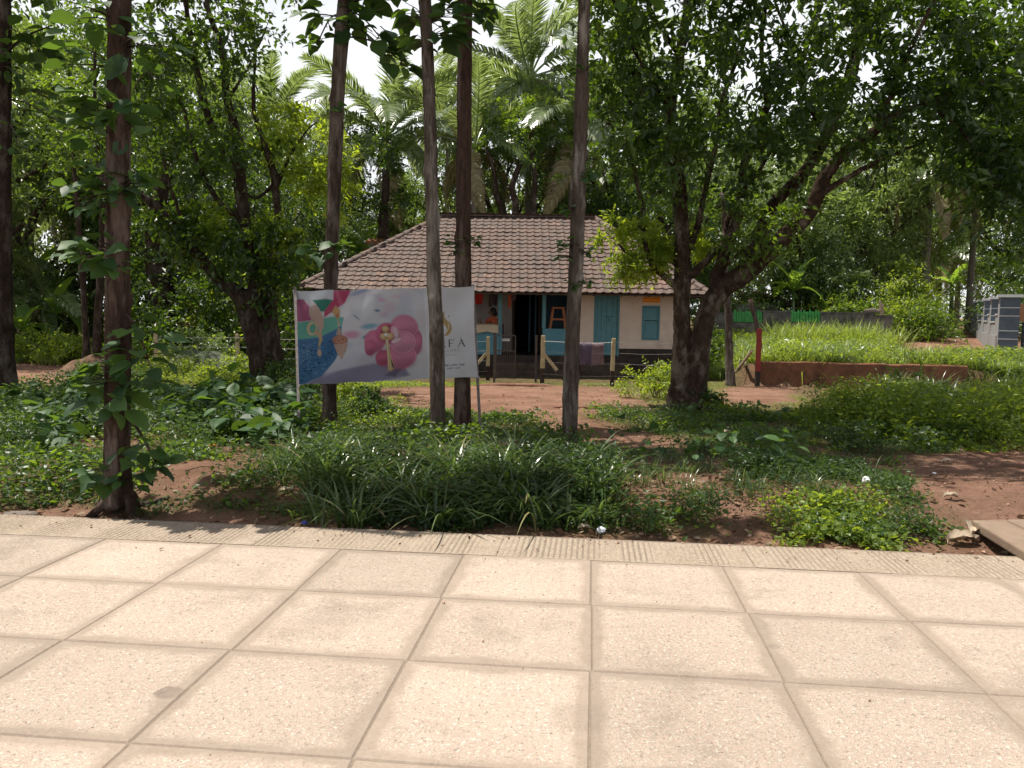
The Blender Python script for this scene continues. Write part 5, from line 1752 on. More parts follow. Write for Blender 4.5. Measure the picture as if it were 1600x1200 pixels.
# second roof far left behind the house
rb = thing('neighbour_house', 'red roofed building half hidden behind the left end of the house roof', 'house', tuple(at(575, 380, 33)[:2]) + (0,))
M['red_roof'] = mat('red_roof_sheet', (0.40, 0.10, 0.05), .6, (0.48, 0.14, 0.07), 4)
xa, xb2 = xb(548, 33), xb(680, 33)
g = Geo(); g.box(xa + .4, xb2, 33, 37, 0, zb(570, 388, 33)); hobj2(g, 'wall', M['white_wash'], rb)
g = Geo(); zz = zb(570, 383, 33); g.add([(xa, 32.6, zz - .25), (xb2 + .3, 32.6, zz - .25), (xb2 + .3, 35, zz + .55), (xa + .6, 35, zz + .55), (xa, 37.4, zz - .25), (xb2 + .3, 37.4, zz - .25)], [(0, 1, 2, 3), (3, 2, 5, 4)])
o = hobj2(g, 'roof', M['red_roof'], rb); o.modifiers.new('t', 'SOLIDIFY').thickness = .08

# ------------------------------------------------------------------ blue grey compound wall on the right
M['slate_paint'] = mat('dark_slate_paint', (0.06, 0.08, 0.10), .7, (0.078, 0.10, 0.125), 4, .15, 50, .3, dirt=(0.10, 0.10, 0.09), dscale=2, dlo=.6, dhi=.85)
M['white_band'] = mat('pale_band', (0.50, 0.52, 0.53), .7)
M['grey_plaster'] = mat('grey_plaster', (0.27, 0.275, 0.285), .85, (0.33, 0.335, 0.345), 3, .2, 50, .2, dirt=(0.16, 0.10, 0.07), dscale=1.5, dlo=.55, dhi=.8)
pA = at(1577, 500, 24.0); pB = at(1524, 500, 39.0)
dirw = (pB - pA)[:2]; LW = float(np.linalg.norm(dirw)); dirw = dirw / LW
aw = math.atan2(dirw[1], dirw[0])
cw = thing('compound_wall', 'blue grey compound wall of stepped panels and capped square pillars beside the road', 'wall', (float(pA[0]), float(pA[1]), 0), rz=aw)
zt_near = float(at(1577, 460, 24.0)[2]); zt_far = float(at(1524, 479, 39.0)[2])
gz0 = .3
npil = 6


def pillar(parent, s, zt_, w=.52, y=0.0):
    g = Geo(); g.box(s - w / 2, s + w / 2, y - w / 2, y + w / 2, gz0, zt_ - .09)
    p = g.obj('pillar', M['slate_paint'], parent)
    g = Geo(); g.box(s - w / 2 + .0, s + w / 2 - .0, y + w / 2 + .001, y + w / 2 + .012, gz0, zt_ - .091); g.obj('side_plaster', M['grey_plaster'], p)
    g = Geo(); q = w / 2 + .07; g.box(s - q, s + q, y - q, y + q, zt_ - .088, zt_); c = g.obj('cap', M['white_band'], p)
    for dz in (.30, .55, 1.0, 1.25):
        g = Geo(); q = w / 2 + .004; g.box(s - q, s + q, y - q, y + q, zt_ - .09 - dz - .022, zt_ - .09 - dz); g.obj('band', M['white_band'], p)
    return p


for k in range(npil):
    s = .26 + k * (LW - .3) / (npil - 1)
    zt_ = zt_near + (zt_far + .35 - zt_near) * (k / (npil - 1)) * .6
    pillar(cw, s, zt_)
    if k < npil - 1:
        s0 = s + .265; s1 = s + (LW - .3) / (npil - 1) - .265; m_ = s0 + (s1 - s0) * .32
        g = Geo(); g.box(s0 - .001, m_ - .002, .05, .262, gz0, zt_ - .62); g.box(m_, s1 + .001, .052, .26, gz0, zt_ - .85)
        g.box(s0 - .3, s1 + .3, .274, .31, gz0, zt_ - 1.25)
        g.obj('wall_panel', M['grey_plaster'], cw)
        g = Geo(); g.box(s0, m_, .03, .285, zt_ - .618, zt_ - .575); g.box(m_ + .002, s1, .03, .285, zt_ - .848, zt_ - .805); g.obj('coping', M['white_band'], cw)
# return wall going right
cw2 = thing('compound_wall', 'dark slate wall running to the frame edge from the nearest capped pillar', 'wall', (float(pA[0]) + .3, float(pA[1]) - .1, 0))
g = Geo(); g.box(.08, 7, -.08, .08, gz0, zt_near - .85); g.obj('wall_body', M['slate_paint'], cw2)
for dz in (1.12, 1.35):
    g = Geo(); g.box(.08, 7, -.084, .084, zt_near - dz - .02, zt_near - dz); g.obj('band', M['white_band'], cw2)
g = Geo(); g.box(.5, 7, .0, .04, zt_near - .8, zt_near - .25); tag(g.obj('rusty_sheet', mat('rust', (.25, .10, .05), .8, (.35, .18, .08), 6), None, False, (float(pA[0]) + .3, float(pA[1]) + 1.2, 0)), 'rusty brown sheet rising behind the slate wall at the frame edge', 'sheet')

# ------------------------------------------------------------------ loose concrete slabs on the right
M['slab_conc'] = mat('old_concrete', (0.20, 0.145, 0.105), .9, (0.28, 0.21, 0.155), 6, .5, 60, .2, dirt=(0.15, 0.085, 0.055), dscale=3, dlo=.5, dhi=.75)


def cover_slab(corners_px, z, th_, label):
    P = [gp(a, b, z) for a, b in corners_px]
    c = sum(P) / len(P)
    n = len(P); V = [tuple(p - c) for p in P] + [tuple(p - c - np.array((0, 0, th_))) for p in P]
    g = Geo(); g.add(V, [tuple(range(n))[::-1], tuple(range(n, 2 * n))] + [(k, (k + 1) % n, n + (k + 1) % n, n + k) for k in range(n)])
    o = g.obj('drain_cover_slab', M['slab_conc'], None, False, tuple(c)); tag(o, label, 'slab', 'loose drain cover slabs')
    md = o.modifiers.new('b', 'BEVEL'); md.width = .012; md.segments = 2; md.limit_method = 'ANGLE'
    return o


cover_slab([(1518, 812), (1588, 812), (1608, 828), (1690, 862), (1720, 892), (1612, 868)], .06, .07, 'long concrete drain cover slab nearest the kerb at the right edge')
cover_slab([(1572, 811), (1680, 811), (1760, 850), (1700, 862), (1612, 830)], .075, .06, 'concrete drain cover slab behind the long one at the right edge')

# ------------------------------------------------------------------ trees
def ptrace(rows, m=6):
    """rows: (px, py, distance, width in photo pixels) -> world points and radii"""
    P = np.array([tuple(at(a, b, d)) + (w * d / F / 2,) for a, b, d, w in rows])
    S = spline(P, m)
    return S[:, :3], S[:, 3]


def limb(g, rows, seed, n=10, noise=.16, m=6, mat_=0, flut=None):
    P, R = ptrace(rows, m)
    r2 = np.random.default_rng(seed)
    wob = np.cumsum(r2.normal(size=(len(P), 3)), 0) * .006
    wob -= np.linspace(0, 1, len(P))[:, None] * wob[-1]
    g.tube(P + wob, R, n, mat_, noise, seed, flut=flut)
    return P


def crown(name, C, rad, ntw, nl, ll, m, parent, seed, width=.5, tpl=LEAF4, up=.15, droop=.25, twig_r=0.0, tm=None, lvar=.35, verge=False):
    rng = np.random.default_rng(seed)
    P, A, Nn, tw = twigs(rng, C, rad, ntw, nl, up=up, droop=droop)
    S = ll * rng.uniform(1 - lvar, 1 + lvar, len(P))
    kv = None
    # leaves of one clump share a tint
    nc = len(C); per = ntw * nl
    tint = np.repeat(rng.random(nc), per) * .45 + rng.random(len(P)) * .55
    if verge:
        kv = over_verge(P, gaps=False); P, A, Nn, S, tint = P[kv], A[kv], Nn[kv], S[kv], tint[kv]
    o = inst(name, tpl[0], tpl[1], P, A, Nn, S, tint, [m], parent, W=S * width)
    if twig_r and parent is not False:
        twig_mesh('twigs', tw, twig_r, [tm], parent)
    return o


def rebase(t, *objs):
    for o in objs:
        o.location = -Vector(t.location)


def leaf_variant(k):
    r = np.random.default_rng(900 + k)
    v = np.array(BROAD[0]) + r.normal(size=(14, 3)) * .022
    v[:, 2] -= v[:, 0] ** 2 * r.uniform(0, .25)
    f = np.array(BROAD[1])
    return raw_mesh('leaf', v, f, np.zeros((0, 4), np.int32), [M['teak_leaf']], True, None, np.full(len(f), k / 6 + .08))


LEAF_ME = [leaf_variant(k) for k in range(6)]
# ---- teak trees along the verge (straight trunks, large leaves high up)
def teak(rows, label, bark, seed, top, leaves_px=None, n_leaf=260, shoots=(), roots=False, ll=.26, extra=(), over=(5.2, 7.6), wide=1.0):
    base = at(*rows[0][:3])
    t = thing('teak_tree', label, 'tree', tuple(base), 'teak trees planted along the verge')
    g = Geo()
    P, R = ptrace(rows, 14)
    d = P[-1] - P[-5]; d /= np.linalg.norm(d)
    k = 14; ext = [P[-1] + d * (top - P[-1][2]) * (i + 1) / k for i in range(k)]
    P2 = np.vstack([P, ext]); R2 = np.concatenate([R, R[-1] * np.linspace(.97, .35, k)])
    # dense rings so knots and ridges show
    L_ = np.concatenate([[0], np.cumsum(np.linalg.norm(np.diff(P2, axis=0), axis=1))])
    s = np.arange(0, L_[-1], .032)
    P3 = np.stack([np.interp(s, L_, P2[:, i]) for i in range(3)], 1); R3 = np.interp(s, L_, R2)
    R3 = R3 * (1 + .28 * np.exp(-s / .12)) * (1 + .06 * (fbm(s * 1.3, s * 0 + seed, seed) - .5))
    rk = np.random.default_rng(seed)
    kn = [(rk.uniform(.3, 5), rk.uniform(0, 6.28)) for _ in range(12)]

    def flut(a, acc):
        f = 1 + .22 * (fbm(np.cos(a) * 2.2 + 9 + seed, np.sin(a) * 2.2 + acc * 2.6 + 9, seed, 4) - .5) + .10 * (fbm(np.cos(a) * 9 + 9, np.sin(a) * 9 + acc * 3 + 9, seed + 3, 2) - .5) + .035 * np.sin(a * 5 + acc * .8 + seed) + .03 * np.sin(a * 9 - acc * 1.7) + .02 * np.sin(a * 16 + acc * 2.3)
        for s_, a_ in kn:
            da = np.angle(np.exp(1j * (a - a_)))
            f = f + .22 * np.exp(-((acc - s_) / .06) ** 2 - (da / .5) ** 2)
        return f
    g.tube(P3, R3, 36, 0, .0, seed, flut=flut)
    if roots:
        for an, ln in ((-2.3, .45), (-.6, .6), (.6, .4)):
            b = base
            pts = [b + np.array((math.cos(an) * q * ln * .5 + .03 * math.sin(q * 5), math.sin(an) * q * ln * .5, .12 * (1 - q / 2) ** 2 - .02 * q)) for q in (0, .4, .8, 1.3, 2.0)]
            for p in pts[2:]: p[2] = float(Z(p[0], p[1])) + .015
            g.tube(spline(pts, 4), np.linspace(.05, .010, 17), 8, noise=.2, seed=seed + int(an * 10))
    tr = g.obj('trunk', bark, t, True); rebase(t, tr)
    rng = np.random.default_rng(seed)
    if n_leaf:
        g = Geo(); ctr = []
        for b in range(22):
            z = rng.uniform(over[0] - .1, over[1] + .5)
            f = (z - P3[0][2]) / (P3[-1][2] - P3[0][2]); f = min(.99, max(0, f))
            o_ = P3[int(f * (len(P3) - 1))]
            an = rng.uniform(0, 6.28); ln = wide * rng.uniform(.35, 1.25 + .9 * max(0, (z - over[0]) / (over[1] - over[0])))
            e = o_ + np.array((math.cos(an) * ln, math.sin(an) * ln * .9 + .15, ln * .35))
            if (lambda s_: s_[0] * UX + s_[1] * UY - KOUT < .02)(e - np.array(SUN_DIR) * (e[2] / SUN_DIR.z)): continue
            g.tube(spline([o_, (o_ + e) / 2 + np.array((0, 0, .08)), e], 4), np.linspace(.03, .009, 9), 5)
            for q in (.45, .75, 1.0): ctr.append(o_ * (1 - q) + e * q)
        rebase(t, g.obj('branches', bark, t, True))
        ctr = np.array(ctr)
        nl = max(1, n_leaf // len(ctr))
        C = np.repeat(ctr, nl, 0) + rng.normal(size=(len(ctr) * nl, 3)) * (.22, .22, .16)
        A = rng.normal(size=C.shape); A[:, 2] = -.35 + rng.normal(size=len(C)) * .25
        Nn = np.tile((0, 0, 1.0), (len(C), 1)) + rng.normal(size=C.shape) * .45
        S = ll * rng.uniform(.6, 1.2, len(C))
        kv = over_verge(C); C, A, Nn, S = C[kv], A[kv], Nn[kv], S[kv]
        rebase(t, inst('crown', BROAD[0], BROAD[1], C, A, Nn, S, rng.random(len(C)), [M['teak_leaf']], t, W=S * .85))
    for (px, py, D_, nlf, sz, sp_) in tuple(shoots):
        c = at(px, py, D_)
        ax = P3[np.argmin(np.abs(P3[:, 2] - c[2]))]
        A = rng.normal(size=(nlf, 3)); A[:, 2] = A[:, 2] * .35 - .05
        outd = c - ax; outd[2] = 0; outd = outd / (np.linalg.norm(outd) + 1e-6)
        A = unit(A + outd * .8)
        C = c + A * rng.uniform(.02, sp_, (nlf, 1)) + rng.normal(size=(nlf, 3)) * (.02, .02, sp_ * .25)
        Nn = np.tile((0, 0, 1.0), (nlf, 1)) + rng.normal(size=(nlf, 3)) * .4 - A * .1
        S = sz * rng.uniform(.55, 1.2, nlf)
        g = Geo()
        far_ = np.linalg.norm((c - ax)[:2]) > .28
        if far_:
            g.tube(spline([ax + (0, 0, .35), (ax + c) / 2 + (0, 0, .30), c + (0, 0, .05), c], 4), np.linspace(.014, .006, 13), 5)
        for q in range(min(7, nlf)):
            o_ = c if far_ else ax + (0, 0, -.03)
            g.tube([o_, (o_ + C[q]) / 2 + (0, 0, .02), C[q]], [.006, .005, .003], 4)
        sh = g.obj('leafy_shoot', M['bark_brown'], t, True); rebase(t, sh)
        Aa, Bb, Cc = frames(A, Nn)
        for q in range(nlf):
            lf = link('leaf', LEAF_ME[rng.integers(6)], sh)
            s_ = S[q]
            m = Matrix(((Aa[q][0] * s_, Bb[q][0] * s_ * .8, Cc[q][0] * s_, C[q][0]), (Aa[q][1] * s_, Bb[q][1] * s_ * .8, Cc[q][1] * s_, C[q][1]),
                        (Aa[q][2] * s_, Bb[q][2] * s_ * .8, Cc[q][2] * s_, C[q][2]), (0, 0, 0, 1)))
            lf.matrix_local = m
    return t


D1 = float(gt(185, 775)[1])
sh1 = []
for (px, py, n_, sz, sp_) in ((150, 20, 14, .20, .20), (215, 60, 16, .20, .18), (160, 95, 12, .19, .2), (228, 110, 10, .18, .15), (152, 165, 22, .17, .16), (190, 185, 10, .14, .10), (150, 205, 10, .13, .1),
                              (160, 265, 14, .12, .13), (178, 295, 18, .13, .12), (200, 285, 10, .12, .10), (146, 300, 14, .12, .14), (170, 320, 10, .12, .1), (150, 390, 14, .15, .14), (176, 412, 12, .14, .12), (128, 400, 8, .13, .1),
                              (212, 520, 12, .16, .16), (228, 560, 10, .15, .14), (165, 575, 10, .15, .13), (178, 622, 16, .17, .13), (205, 600, 10, .15, .12), (150, 600, 8, .13, .12),
                              (215, 705, 14, .15, .15), (240, 725, 8, .16, .12), (160, 735, 14, .13, .14), (200, 745, 10, .12, .1), (148, 760, 8, .1, .1)):
    sh1.append((px, py, D1 - .12, n_, sz * (.9 if py < 130 else 1.2), sp_ * 1.3))
teak([(184, 790, D1, 44), (184, 740, D1, 40), (184, 620, D1, 38), (184, 480, D1, 36), (184, 330, D1, 34), (185, 180, D1, 33), (186, 60, D1, 32), (187, 0, D1, 32)],
     'thick reddish trunk with leafy shoots all the way up, nearest the walkway', M['bark_red'], 3, 7.6, n_leaf=950, wide=1.5, shoots=sh1, roots=True, over=(5.0, 7.4), ll=.28)
D2 = 10.8
teak([(514, 668, D2, 23), (515, 600, D2, 21), (517, 450, D2, 21), (521, 330, D2, 20), (525, 200, D2, 21), (531, 90, D2, 21), (540, 0, D2, 22)],
     'dark straight trunk rising behind the left part of the banner', M['bark_brown'], 5, 8.0, n_leaf=430, over=(5.6, 7.8), ll=.3,
     shoots=[(510, 20, D2 - .1, 12, .28, .25), (548, 40, D2 - .1, 14, .27, .2), (590, 60, D2, 10, .32, .25), (600, 85, D2, 8, .3, .2), (625, 100, D2, 8, .30, .15), (500, 65, D2, 10, .2, .2),
             (528, 385, D2 - .1, 8, .2, .15), (500, 390, D2 - .1, 8, .2, .15), (528, 170, D2 - .1, 5, .15, .1)])
D3 = 9.2
teak([(684, 698, D3, 24), (684, 640, D3, 23), (682, 520, D3, 22), (678, 440, D3, 21), (675, 330, D3, 19), (672, 200, D3, 19), (668, 80, D3, 18), (664, 0, D3, 18)],
     'slim pale brown trunk standing in front of the banner', M['bark_pale'], 7, 7.6, n_leaf=300, over=(5.3, 7.4),
     shoots=[(650, 25, D3, 12, .26, .2), (690, 55, D3, 12, .26, .2), (700, 30, D3, 10, .24, .2), (655, 70, D3, 8, .24, .15)])
D4 = 10.05
teak([(722, 688, D4, 29), (722, 640, D4, 26), (723, 520, D4, 25), (724, 380, D4, 24), (725, 240, D4, 22), (726, 120, D4, 22), (727, 0, D4, 22)],
     'dark reddish trunk rising behind the right end of the banner', M['bark_red'], 9, 7.8, n_leaf=380, over=(5.4, 7.6),
     shoots=[(705, 382, D4 - .12, 10, .09, .10), (738, 376, D4 - .12, 14, .08, .07), (712, 395, D4 - .12, 8, .07, .07), (745, 20, D4, 12, .25, .2), (715, 60, D4 - .1, 8, .2, .15), (755, 5, D4, 8, .25, .2), (700, 15, D4, 8, .25, .2)])
D5 = 9.3
teak([(889, 706, D5, 25), (891, 640, D5, 23), (894, 540, D5, 22), (900, 420, D5, 22), (904, 300, D5, 21), (908, 180, D5, 20), (911, 80, D5, 19), (913, 0, D5, 18)],
     'slim pale brown trunk with small tufts, right of the banner', M['bark_pale'], 11, 7.4, n_leaf=320, over=(5.3, 7.2),
     shoots=[(885, 382, D5 - .1, 12, .09, .1), (915, 395, D5 - .1, 9, .08, .08), (880, 400, D5 - .1, 8, .08, .06), (897, 445, D5 - .12, 12, .08, .07), (912, 440, D5 - .1, 8, .08, .07), (912, 275, D5 - .1, 14, .12, .1),
             (925, 250, D5, 8, .11, .08), (893, 325, D5 - .1, 8, .1, .08), (910, 110, D5 - .1, 8, .15, .1)])
D6 = 13.2
teak([(3, 628, D6, 58), (2, 600, D6, 44), (-1, 500, D6, 36), (-2, 300, D6, 34), (-2, 100, D6, 33), (-2, 0, D6, 32)],
     'dark smooth trunk cut by the left edge of the photo', M['bark_dark'], 13, 9.5, n_leaf=500, over=(5.5, 9.3), ll=.28,
     shoots=[(15, 100, D6 - .1, 24, .2, .5), (45, 140, D6, 26, .2, .5), (60, 80, D6, 24, .2, .5), (80, 190, D6, 20, .18, .5), (25, 215, D6 - .1, 14, .18, .4)])

# ---- large spreading tree on the right, forked from the ground
DB = float(gt(1080, 640)[1])
bt = thing('spreading_tree', 'large dark tree with two fused stems forking low over the yard', 'tree', tuple(gt(1080, 640)))
g = Geo()


def butt(a, acc):
    k = np.exp(-acc / .35)
    return 1 + (.22 * np.sin(a * 4 + .7) + .12 * np.sin(a * 7 + 2)) * k + .05 * np.sin(a * 3 + acc * 1.3) + .03 * np.sin(a * 8 + acc * 2)


limb(g, [(1062, 652, DB, 42.5), (1063, 625, DB, 32.3), (1066, 560, DB, 27.2), (1067, 480, DB, 26.3), (1067, 430, DB, 25.5), (1065, 380, DB, 23.8), (1061, 300, DB, 21.2), (1052, 220, DB, 19.6), (1050, 165, DB, 17.8), (1062, 90, DB, 16.1), (1074, 20, DB, 14.4), (1084, -80, DB, 11.0), (1080, -180, DB, 6.8)], 1, 16, .14, 8, flut=butt)
limb(g, [(1094, 655, DB - .1, 45.9), (1090, 620, DB - .1, 35.7), (1095, 570, DB - .1, 32.3), (1104, 520, DB - .1, 31.4), (1118, 480, DB - .1, 32.3), (1134, 452, DB - .15, 32.3), (1160, 434, DB - .3, 32.3), (1195, 404, DB - .5, 28.9), (1232, 366, DB - .7, 26.3), (1270, 326, DB - .9, 22.9), (1287, 280, DB - 1.0, 20.4), (1320, 243, DB - 1.2, 17.8),
         (1364, 209, DB - 1.4, 14.4), (1410, 175, DB - 1.6, 11.0), (1477, 152, DB - 1.8, 8.5), (1560, 120, DB - 2, 5.1)], 2, 16, .16, 8, flut=butt)
limb(g, [(1078, 650, DB - .1, 30.6), (1079, 600, DB + .05, 23.8), (1084, 560, DB + .05, 18.7), (1092, 520, DB + .05, 11.9)], 15, 12, .14, 8, flut=butt)
B_rows = [
    [(1118, 478, DB - .1, 22.1), (1120, 430, DB, 20.4), (1133, 394, DB, 18.7), (1149, 354, DB + .1, 17.0), (1158, 310, DB + .2, 15.3), (1162, 262, DB + .3, 13.6), (1180, 218, DB + .4, 12.8), (1198, 162, DB + .5, 11.0), (1241, 118, DB + .6, 9.3), (1272, 20, DB + .7, 6.8), (1280, -80, DB + .8, 4.2)],
    [(1150, 440, DB - .2, 25.5), (1173, 400, DB + .1, 22.9), (1203, 328, DB + .4, 20.4), (1246, 280, DB + .6, 18.7), (1277, 236, DB + .7, 17.0), (1302, 188, DB + .9, 15.3), (1333, 114, DB + 1.1, 17.0), (1343, 44, DB + 1.2, 15.3), (1352, -20, DB + 1.3, 12.8), (1370, -130, DB + 1.4, 7.6)],
    [(1285, 300, DB - 1.0, 10.2), (1333, 271, DB - 1.1, 8.5), (1385, 245, DB - 1.2, 6.8), (1440, 222, DB - 1.3, 4.2)],
    [(1056, 446, DB, 12.8), (1022, 414, DB - .1, 10.2), (1009, 374, DB - .1, 8.5), (1005, 324, DB - .1, 7.6), (987, 245, DB - .2, 6.8), (974, 206, DB - .2, 6.0), (990, 130, DB - .2, 5.1), (995, 60, DB - .2, 3.4)],
    [(1018, 420, DB, 8.5), (995, 424, DB - .2, 6.8), (979, 402, DB - .3, 5.1), (965, 380, DB - .4, 3.4)],
    [(974, 206, DB - .2, 5.1), (955, 195, DB - .3, 4.2), (930, 188, DB - .4, 2.5)],
    [(1080, 432, DB, 13.6), (1111, 399, DB + .1, 11.0), (1132, 366, DB + .2, 10.2), (1143, 324, DB + .3, 8.5), (1190, 260, DB + .4, 6.0), (1220, 200, DB + .5, 4.2)],
    [(1072, 392, DB, 13.6), (1090, 364, DB + .1, 11.0), (1103, 300, DB + .1, 9.3), (1118, 230, DB + .2, 8.5), (1130, 150, DB + .3, 7.6), (1165, 60, DB + .3, 6.0), (1175, -40, DB + .3, 4.2)],
    [(1052, 180, DB, 8.5), (1020, 130, DB - .2, 6.8), (980, 60, DB - .4, 6.0), (950, -20, DB - .6, 4.2)],
    [(1290, 215, DB + .8, 9.3), (1255, 140, DB + .4, 6.8), (1230, 60, DB + .2, 5.1), (1200, -30, DB, 4.2)],
    [(1364, 209, DB - 1.4, 9.3), (1400, 130, DB - 1.6, 7.6), (1440, 40, DB - 1.9, 6.8), (1490, -60, DB - 2.1, 4.2)],
    [(1440, 160, DB - 1.7, 6.8), (1500, 200, DB - 2.0, 5.1), (1550, 270, DB - 2.2, 4.2), (1580, 340, DB - 2.3, 2.5)],
    [(1343, 44, DB + 1.2, 10.2), (1420, 0, DB + .9, 7.6), (1520, -30, DB + .5, 5.1)],
    [(1120, 430, DB, 7.6), (1150, 400, DB - .5, 6.0), (1190, 370, DB - .9, 4.2), (1225, 340, DB - 1.1, 2.5)],
    [(1062, 90, DB, 8.5), (1020, 20, DB - 1.0, 6.8), (990, -60, DB - 2.0, 5.1)],
    [(1198, 162, DB + .5, 7.6), (1190, 60, DB - .8, 6.8), (1210, -60, DB - 2.0, 5.1)],
    [(1302, 188, DB + .9, 7.6), (1340, 60, DB - .8, 6.8), (1380, -60, DB - 2.2, 4.2)]]
for k, r in enumerate(B_rows):
    limb(g, r, 20 + k, 9, .16, 6)
for an, l_ in ((-2.6, .9), (-.5, .8), (-1.7, .7), (.3, .8), (2.6, .7), (-1.1, .55)):
    b = gt(1080, 642)
    pts = [b + np.array((math.cos(an) * q * l_, math.sin(an) * q * l_, .30 * (1 - q) ** 2)) for q in (.15, .4, .65, .85, 1.1)]
    for p in pts[2:]: p[2] = float(Z(p[0], p[1])) + .02
    g.tube(spline(pts, 4), np.linspace(.09, .015, 17), 9, noise=.2, seed=int(an * 7) + 40)
tr = g.obj('trunk', M['bark_spread'], bt, True); rebase(bt, tr)
md = tr.modifiers.new('fuse', 'REMESH'); md.mode = 'VOXEL'; md.voxel_size = .022; md.use_smooth_shade = True
ctex = bpy.data.textures.new('bark_clouds', 'CLOUDS'); ctex.noise_scale = .12; ctex.noise_depth = 3
md = tr.modifiers.new('relief', 'DISPLACE'); md.texture = ctex; md.strength = .035; md.mid_level = .5
rng = np.random.default_rng(77)


def px_clumps(poly, n, d0, d1, rng, ymin=None):
    poly = np.array(poly, float)
    x, y = scatter(poly, n, rng)
    d = rng.uniform(d0, d1, n)
    return np.array([at(a, b, c) for a, b, c in zip(x, y, d)])


CL = [px_clumps([(925, -60), (1620, -60), (1640, 300), (1560, 330), (1500, 260), (1430, 215), (1400, 255), (1330, 270), (1250, 230), (1150, 250), (1040, 235), (960, 215), (925, 130)], 240, DB - 2.6, DB + .8, rng),
      px_clumps([(1100, 200), (1240, 190), (1290, 260), (1230, 330), (1130, 330)], 12, DB - .8, DB + .8, rng),
      px_clumps([(1370, 150), (1640, 100), (1680, 330), (1560, 330), (1420, 235)], 34, DB - 2.6, DB - .8, rng),
      px_clumps([(1520, 250), (1680, 240), (1680, 420), (1590, 400)], 14, DB - 2.6, DB - 1.5, rng),
      px_clumps([(940, 170), (1040, 190), (1040, 330), (985, 320), (945, 260)], 12, DB - .8, DB + .3, rng),
      px_clumps([(1020, 240), (1090, 230), (1060, 300)], 4, DB - .3, DB + .3, rng)]
# unseen canopy above the frame, added to shade the verge and the tree
nC = 230
ax_ = rng.uniform(-1, 1, (nC * 3, 2)); ax_ = ax_[np.hypot(ax_[:, 0], ax_[:, 1]) < 1][:nC]
cc = np.stack([2.3 + ax_[:, 0] * 4.2, 10.2 + ax_[:, 1] * 2.4, 7.3 + 1.5 * (1 - np.hypot(ax_[:, 0], ax_[:, 1])) + rng.uniform(-.6, .6, len(ax_))], 1)
CL.append(cc)
CL = np.concatenate(CL)
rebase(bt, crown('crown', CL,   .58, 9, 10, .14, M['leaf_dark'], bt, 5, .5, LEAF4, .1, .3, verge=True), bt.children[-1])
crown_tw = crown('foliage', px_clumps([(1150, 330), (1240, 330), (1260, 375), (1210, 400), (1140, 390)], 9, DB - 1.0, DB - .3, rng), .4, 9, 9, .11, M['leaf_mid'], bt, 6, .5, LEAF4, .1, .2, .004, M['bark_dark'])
for ch_ in bt.children:
    if ch_.name.startswith(('foliage', 'twigs')): rebase(bt, ch_)
# sunlit leaves low on the left, the sunlight put into a brighter leaf colour
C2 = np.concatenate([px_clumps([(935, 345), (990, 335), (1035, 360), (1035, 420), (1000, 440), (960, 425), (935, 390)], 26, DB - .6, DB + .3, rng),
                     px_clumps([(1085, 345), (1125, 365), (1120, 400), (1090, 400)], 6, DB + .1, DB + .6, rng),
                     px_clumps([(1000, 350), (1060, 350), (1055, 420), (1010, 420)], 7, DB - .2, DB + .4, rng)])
o = crown('sunlit_leaves', C2, .25, 10, 9, .105, M['leaf_bright'], bt, 8, .42, LEAF4, .15, .3); rebase(bt, o)
o['label'] = 'bright yellow green sunlit leaves low on the left side'

# ---- left multi-limbed tree
DL = 15.6
lt = thing('branching_tree', 'dark forked tree with leaning left limb, left of the banner', 'tree', tuple(gt(415, 602)))
g = Geo()
limb(g, [(415, 625, DL, 53.0), (411, 590, DL, 39.0), (402, 535, DL, 35.9), (386, 485, DL, 31.2), (375, 460, DL, 26.5), (341, 437, DL - .1, 18.7), (300, 388, DL - .3, 16.4), (262, 345, DL - .5, 14.8), (235, 315, DL - .6, 11.7), (208, 298, DL - .8, 7.0)], 51, 14, .15, 8, flut=butt)
limb(g, [(436, 620, DL + .1, 32.8), (434, 575, DL + .1, 26.5), (425, 525, DL + .1, 25.0), (422, 488, DL + .1, 21.1), (429, 450, DL + .1, 15.6), (430, 400, DL, 13.3), (435, 340, DL, 11.7), (428, 270, DL, 10.9), (412, 222, DL - .1, 8.6), (395, 165, DL - .2, 6.2), (400, 80, DL - .2, 4.7)], 52, 12, .15, 8, flut=butt)
limb(g, [(396, 495, DL, 25.0), (398, 440, DL, 22.6), (394, 395, DL, 21.1), (381, 341, DL, 19.5), (373, 280, DL, 19.5), (369, 215, DL, 16.4), (353, 160, DL, 12.5), (347, 80, DL, 10.1), (325, 10, DL, 7.8), (310, -70, DL, 4.7)], 53, 12, .15, 8)
for k, r in enumerate([[(374, 272, DL, 15.6), (343, 229, DL, 13.3), (318, 165, DL, 11.7), (299, 80, DL - .1, 9.4), (288, 0, DL - .2, 7.0), (280, -60, DL - .2, 4.7)],
                       [(385, 350, DL, 9.4), (338, 312, DL - .2, 8.6), (304, 235, DL - .4, 7.0), (288, 170, DL - .5, 6.2), (256, 95, DL - .6, 4.7), (240, 40, DL - .7, 3.1)],
                       [(430, 300, DL, 7.0), (455, 240, DL, 5.5), (482, 202, DL, 3.9), (500, 185, DL, 2.3)],
                       [(425, 290, DL, 6.2), (400, 310, DL - .2, 4.7), (380, 300, DL - .3, 3.1)],
                       [(353, 160, DL, 6.2), (385, 110, DL + .2, 4.7), (410, 60, DL + .3, 3.9), (430, 10, DL + .3, 2.3)],
                       [(300, 388, DL - .3, 6.2), (270, 300, DL - .6, 4.7), (250, 230, DL - .7, 3.1)]]):
    limb(g, r, 60 + k, 8, .16, 6)
tr = g.obj('trunk', M['bark_dark'], lt, True); rebase(lt, tr)
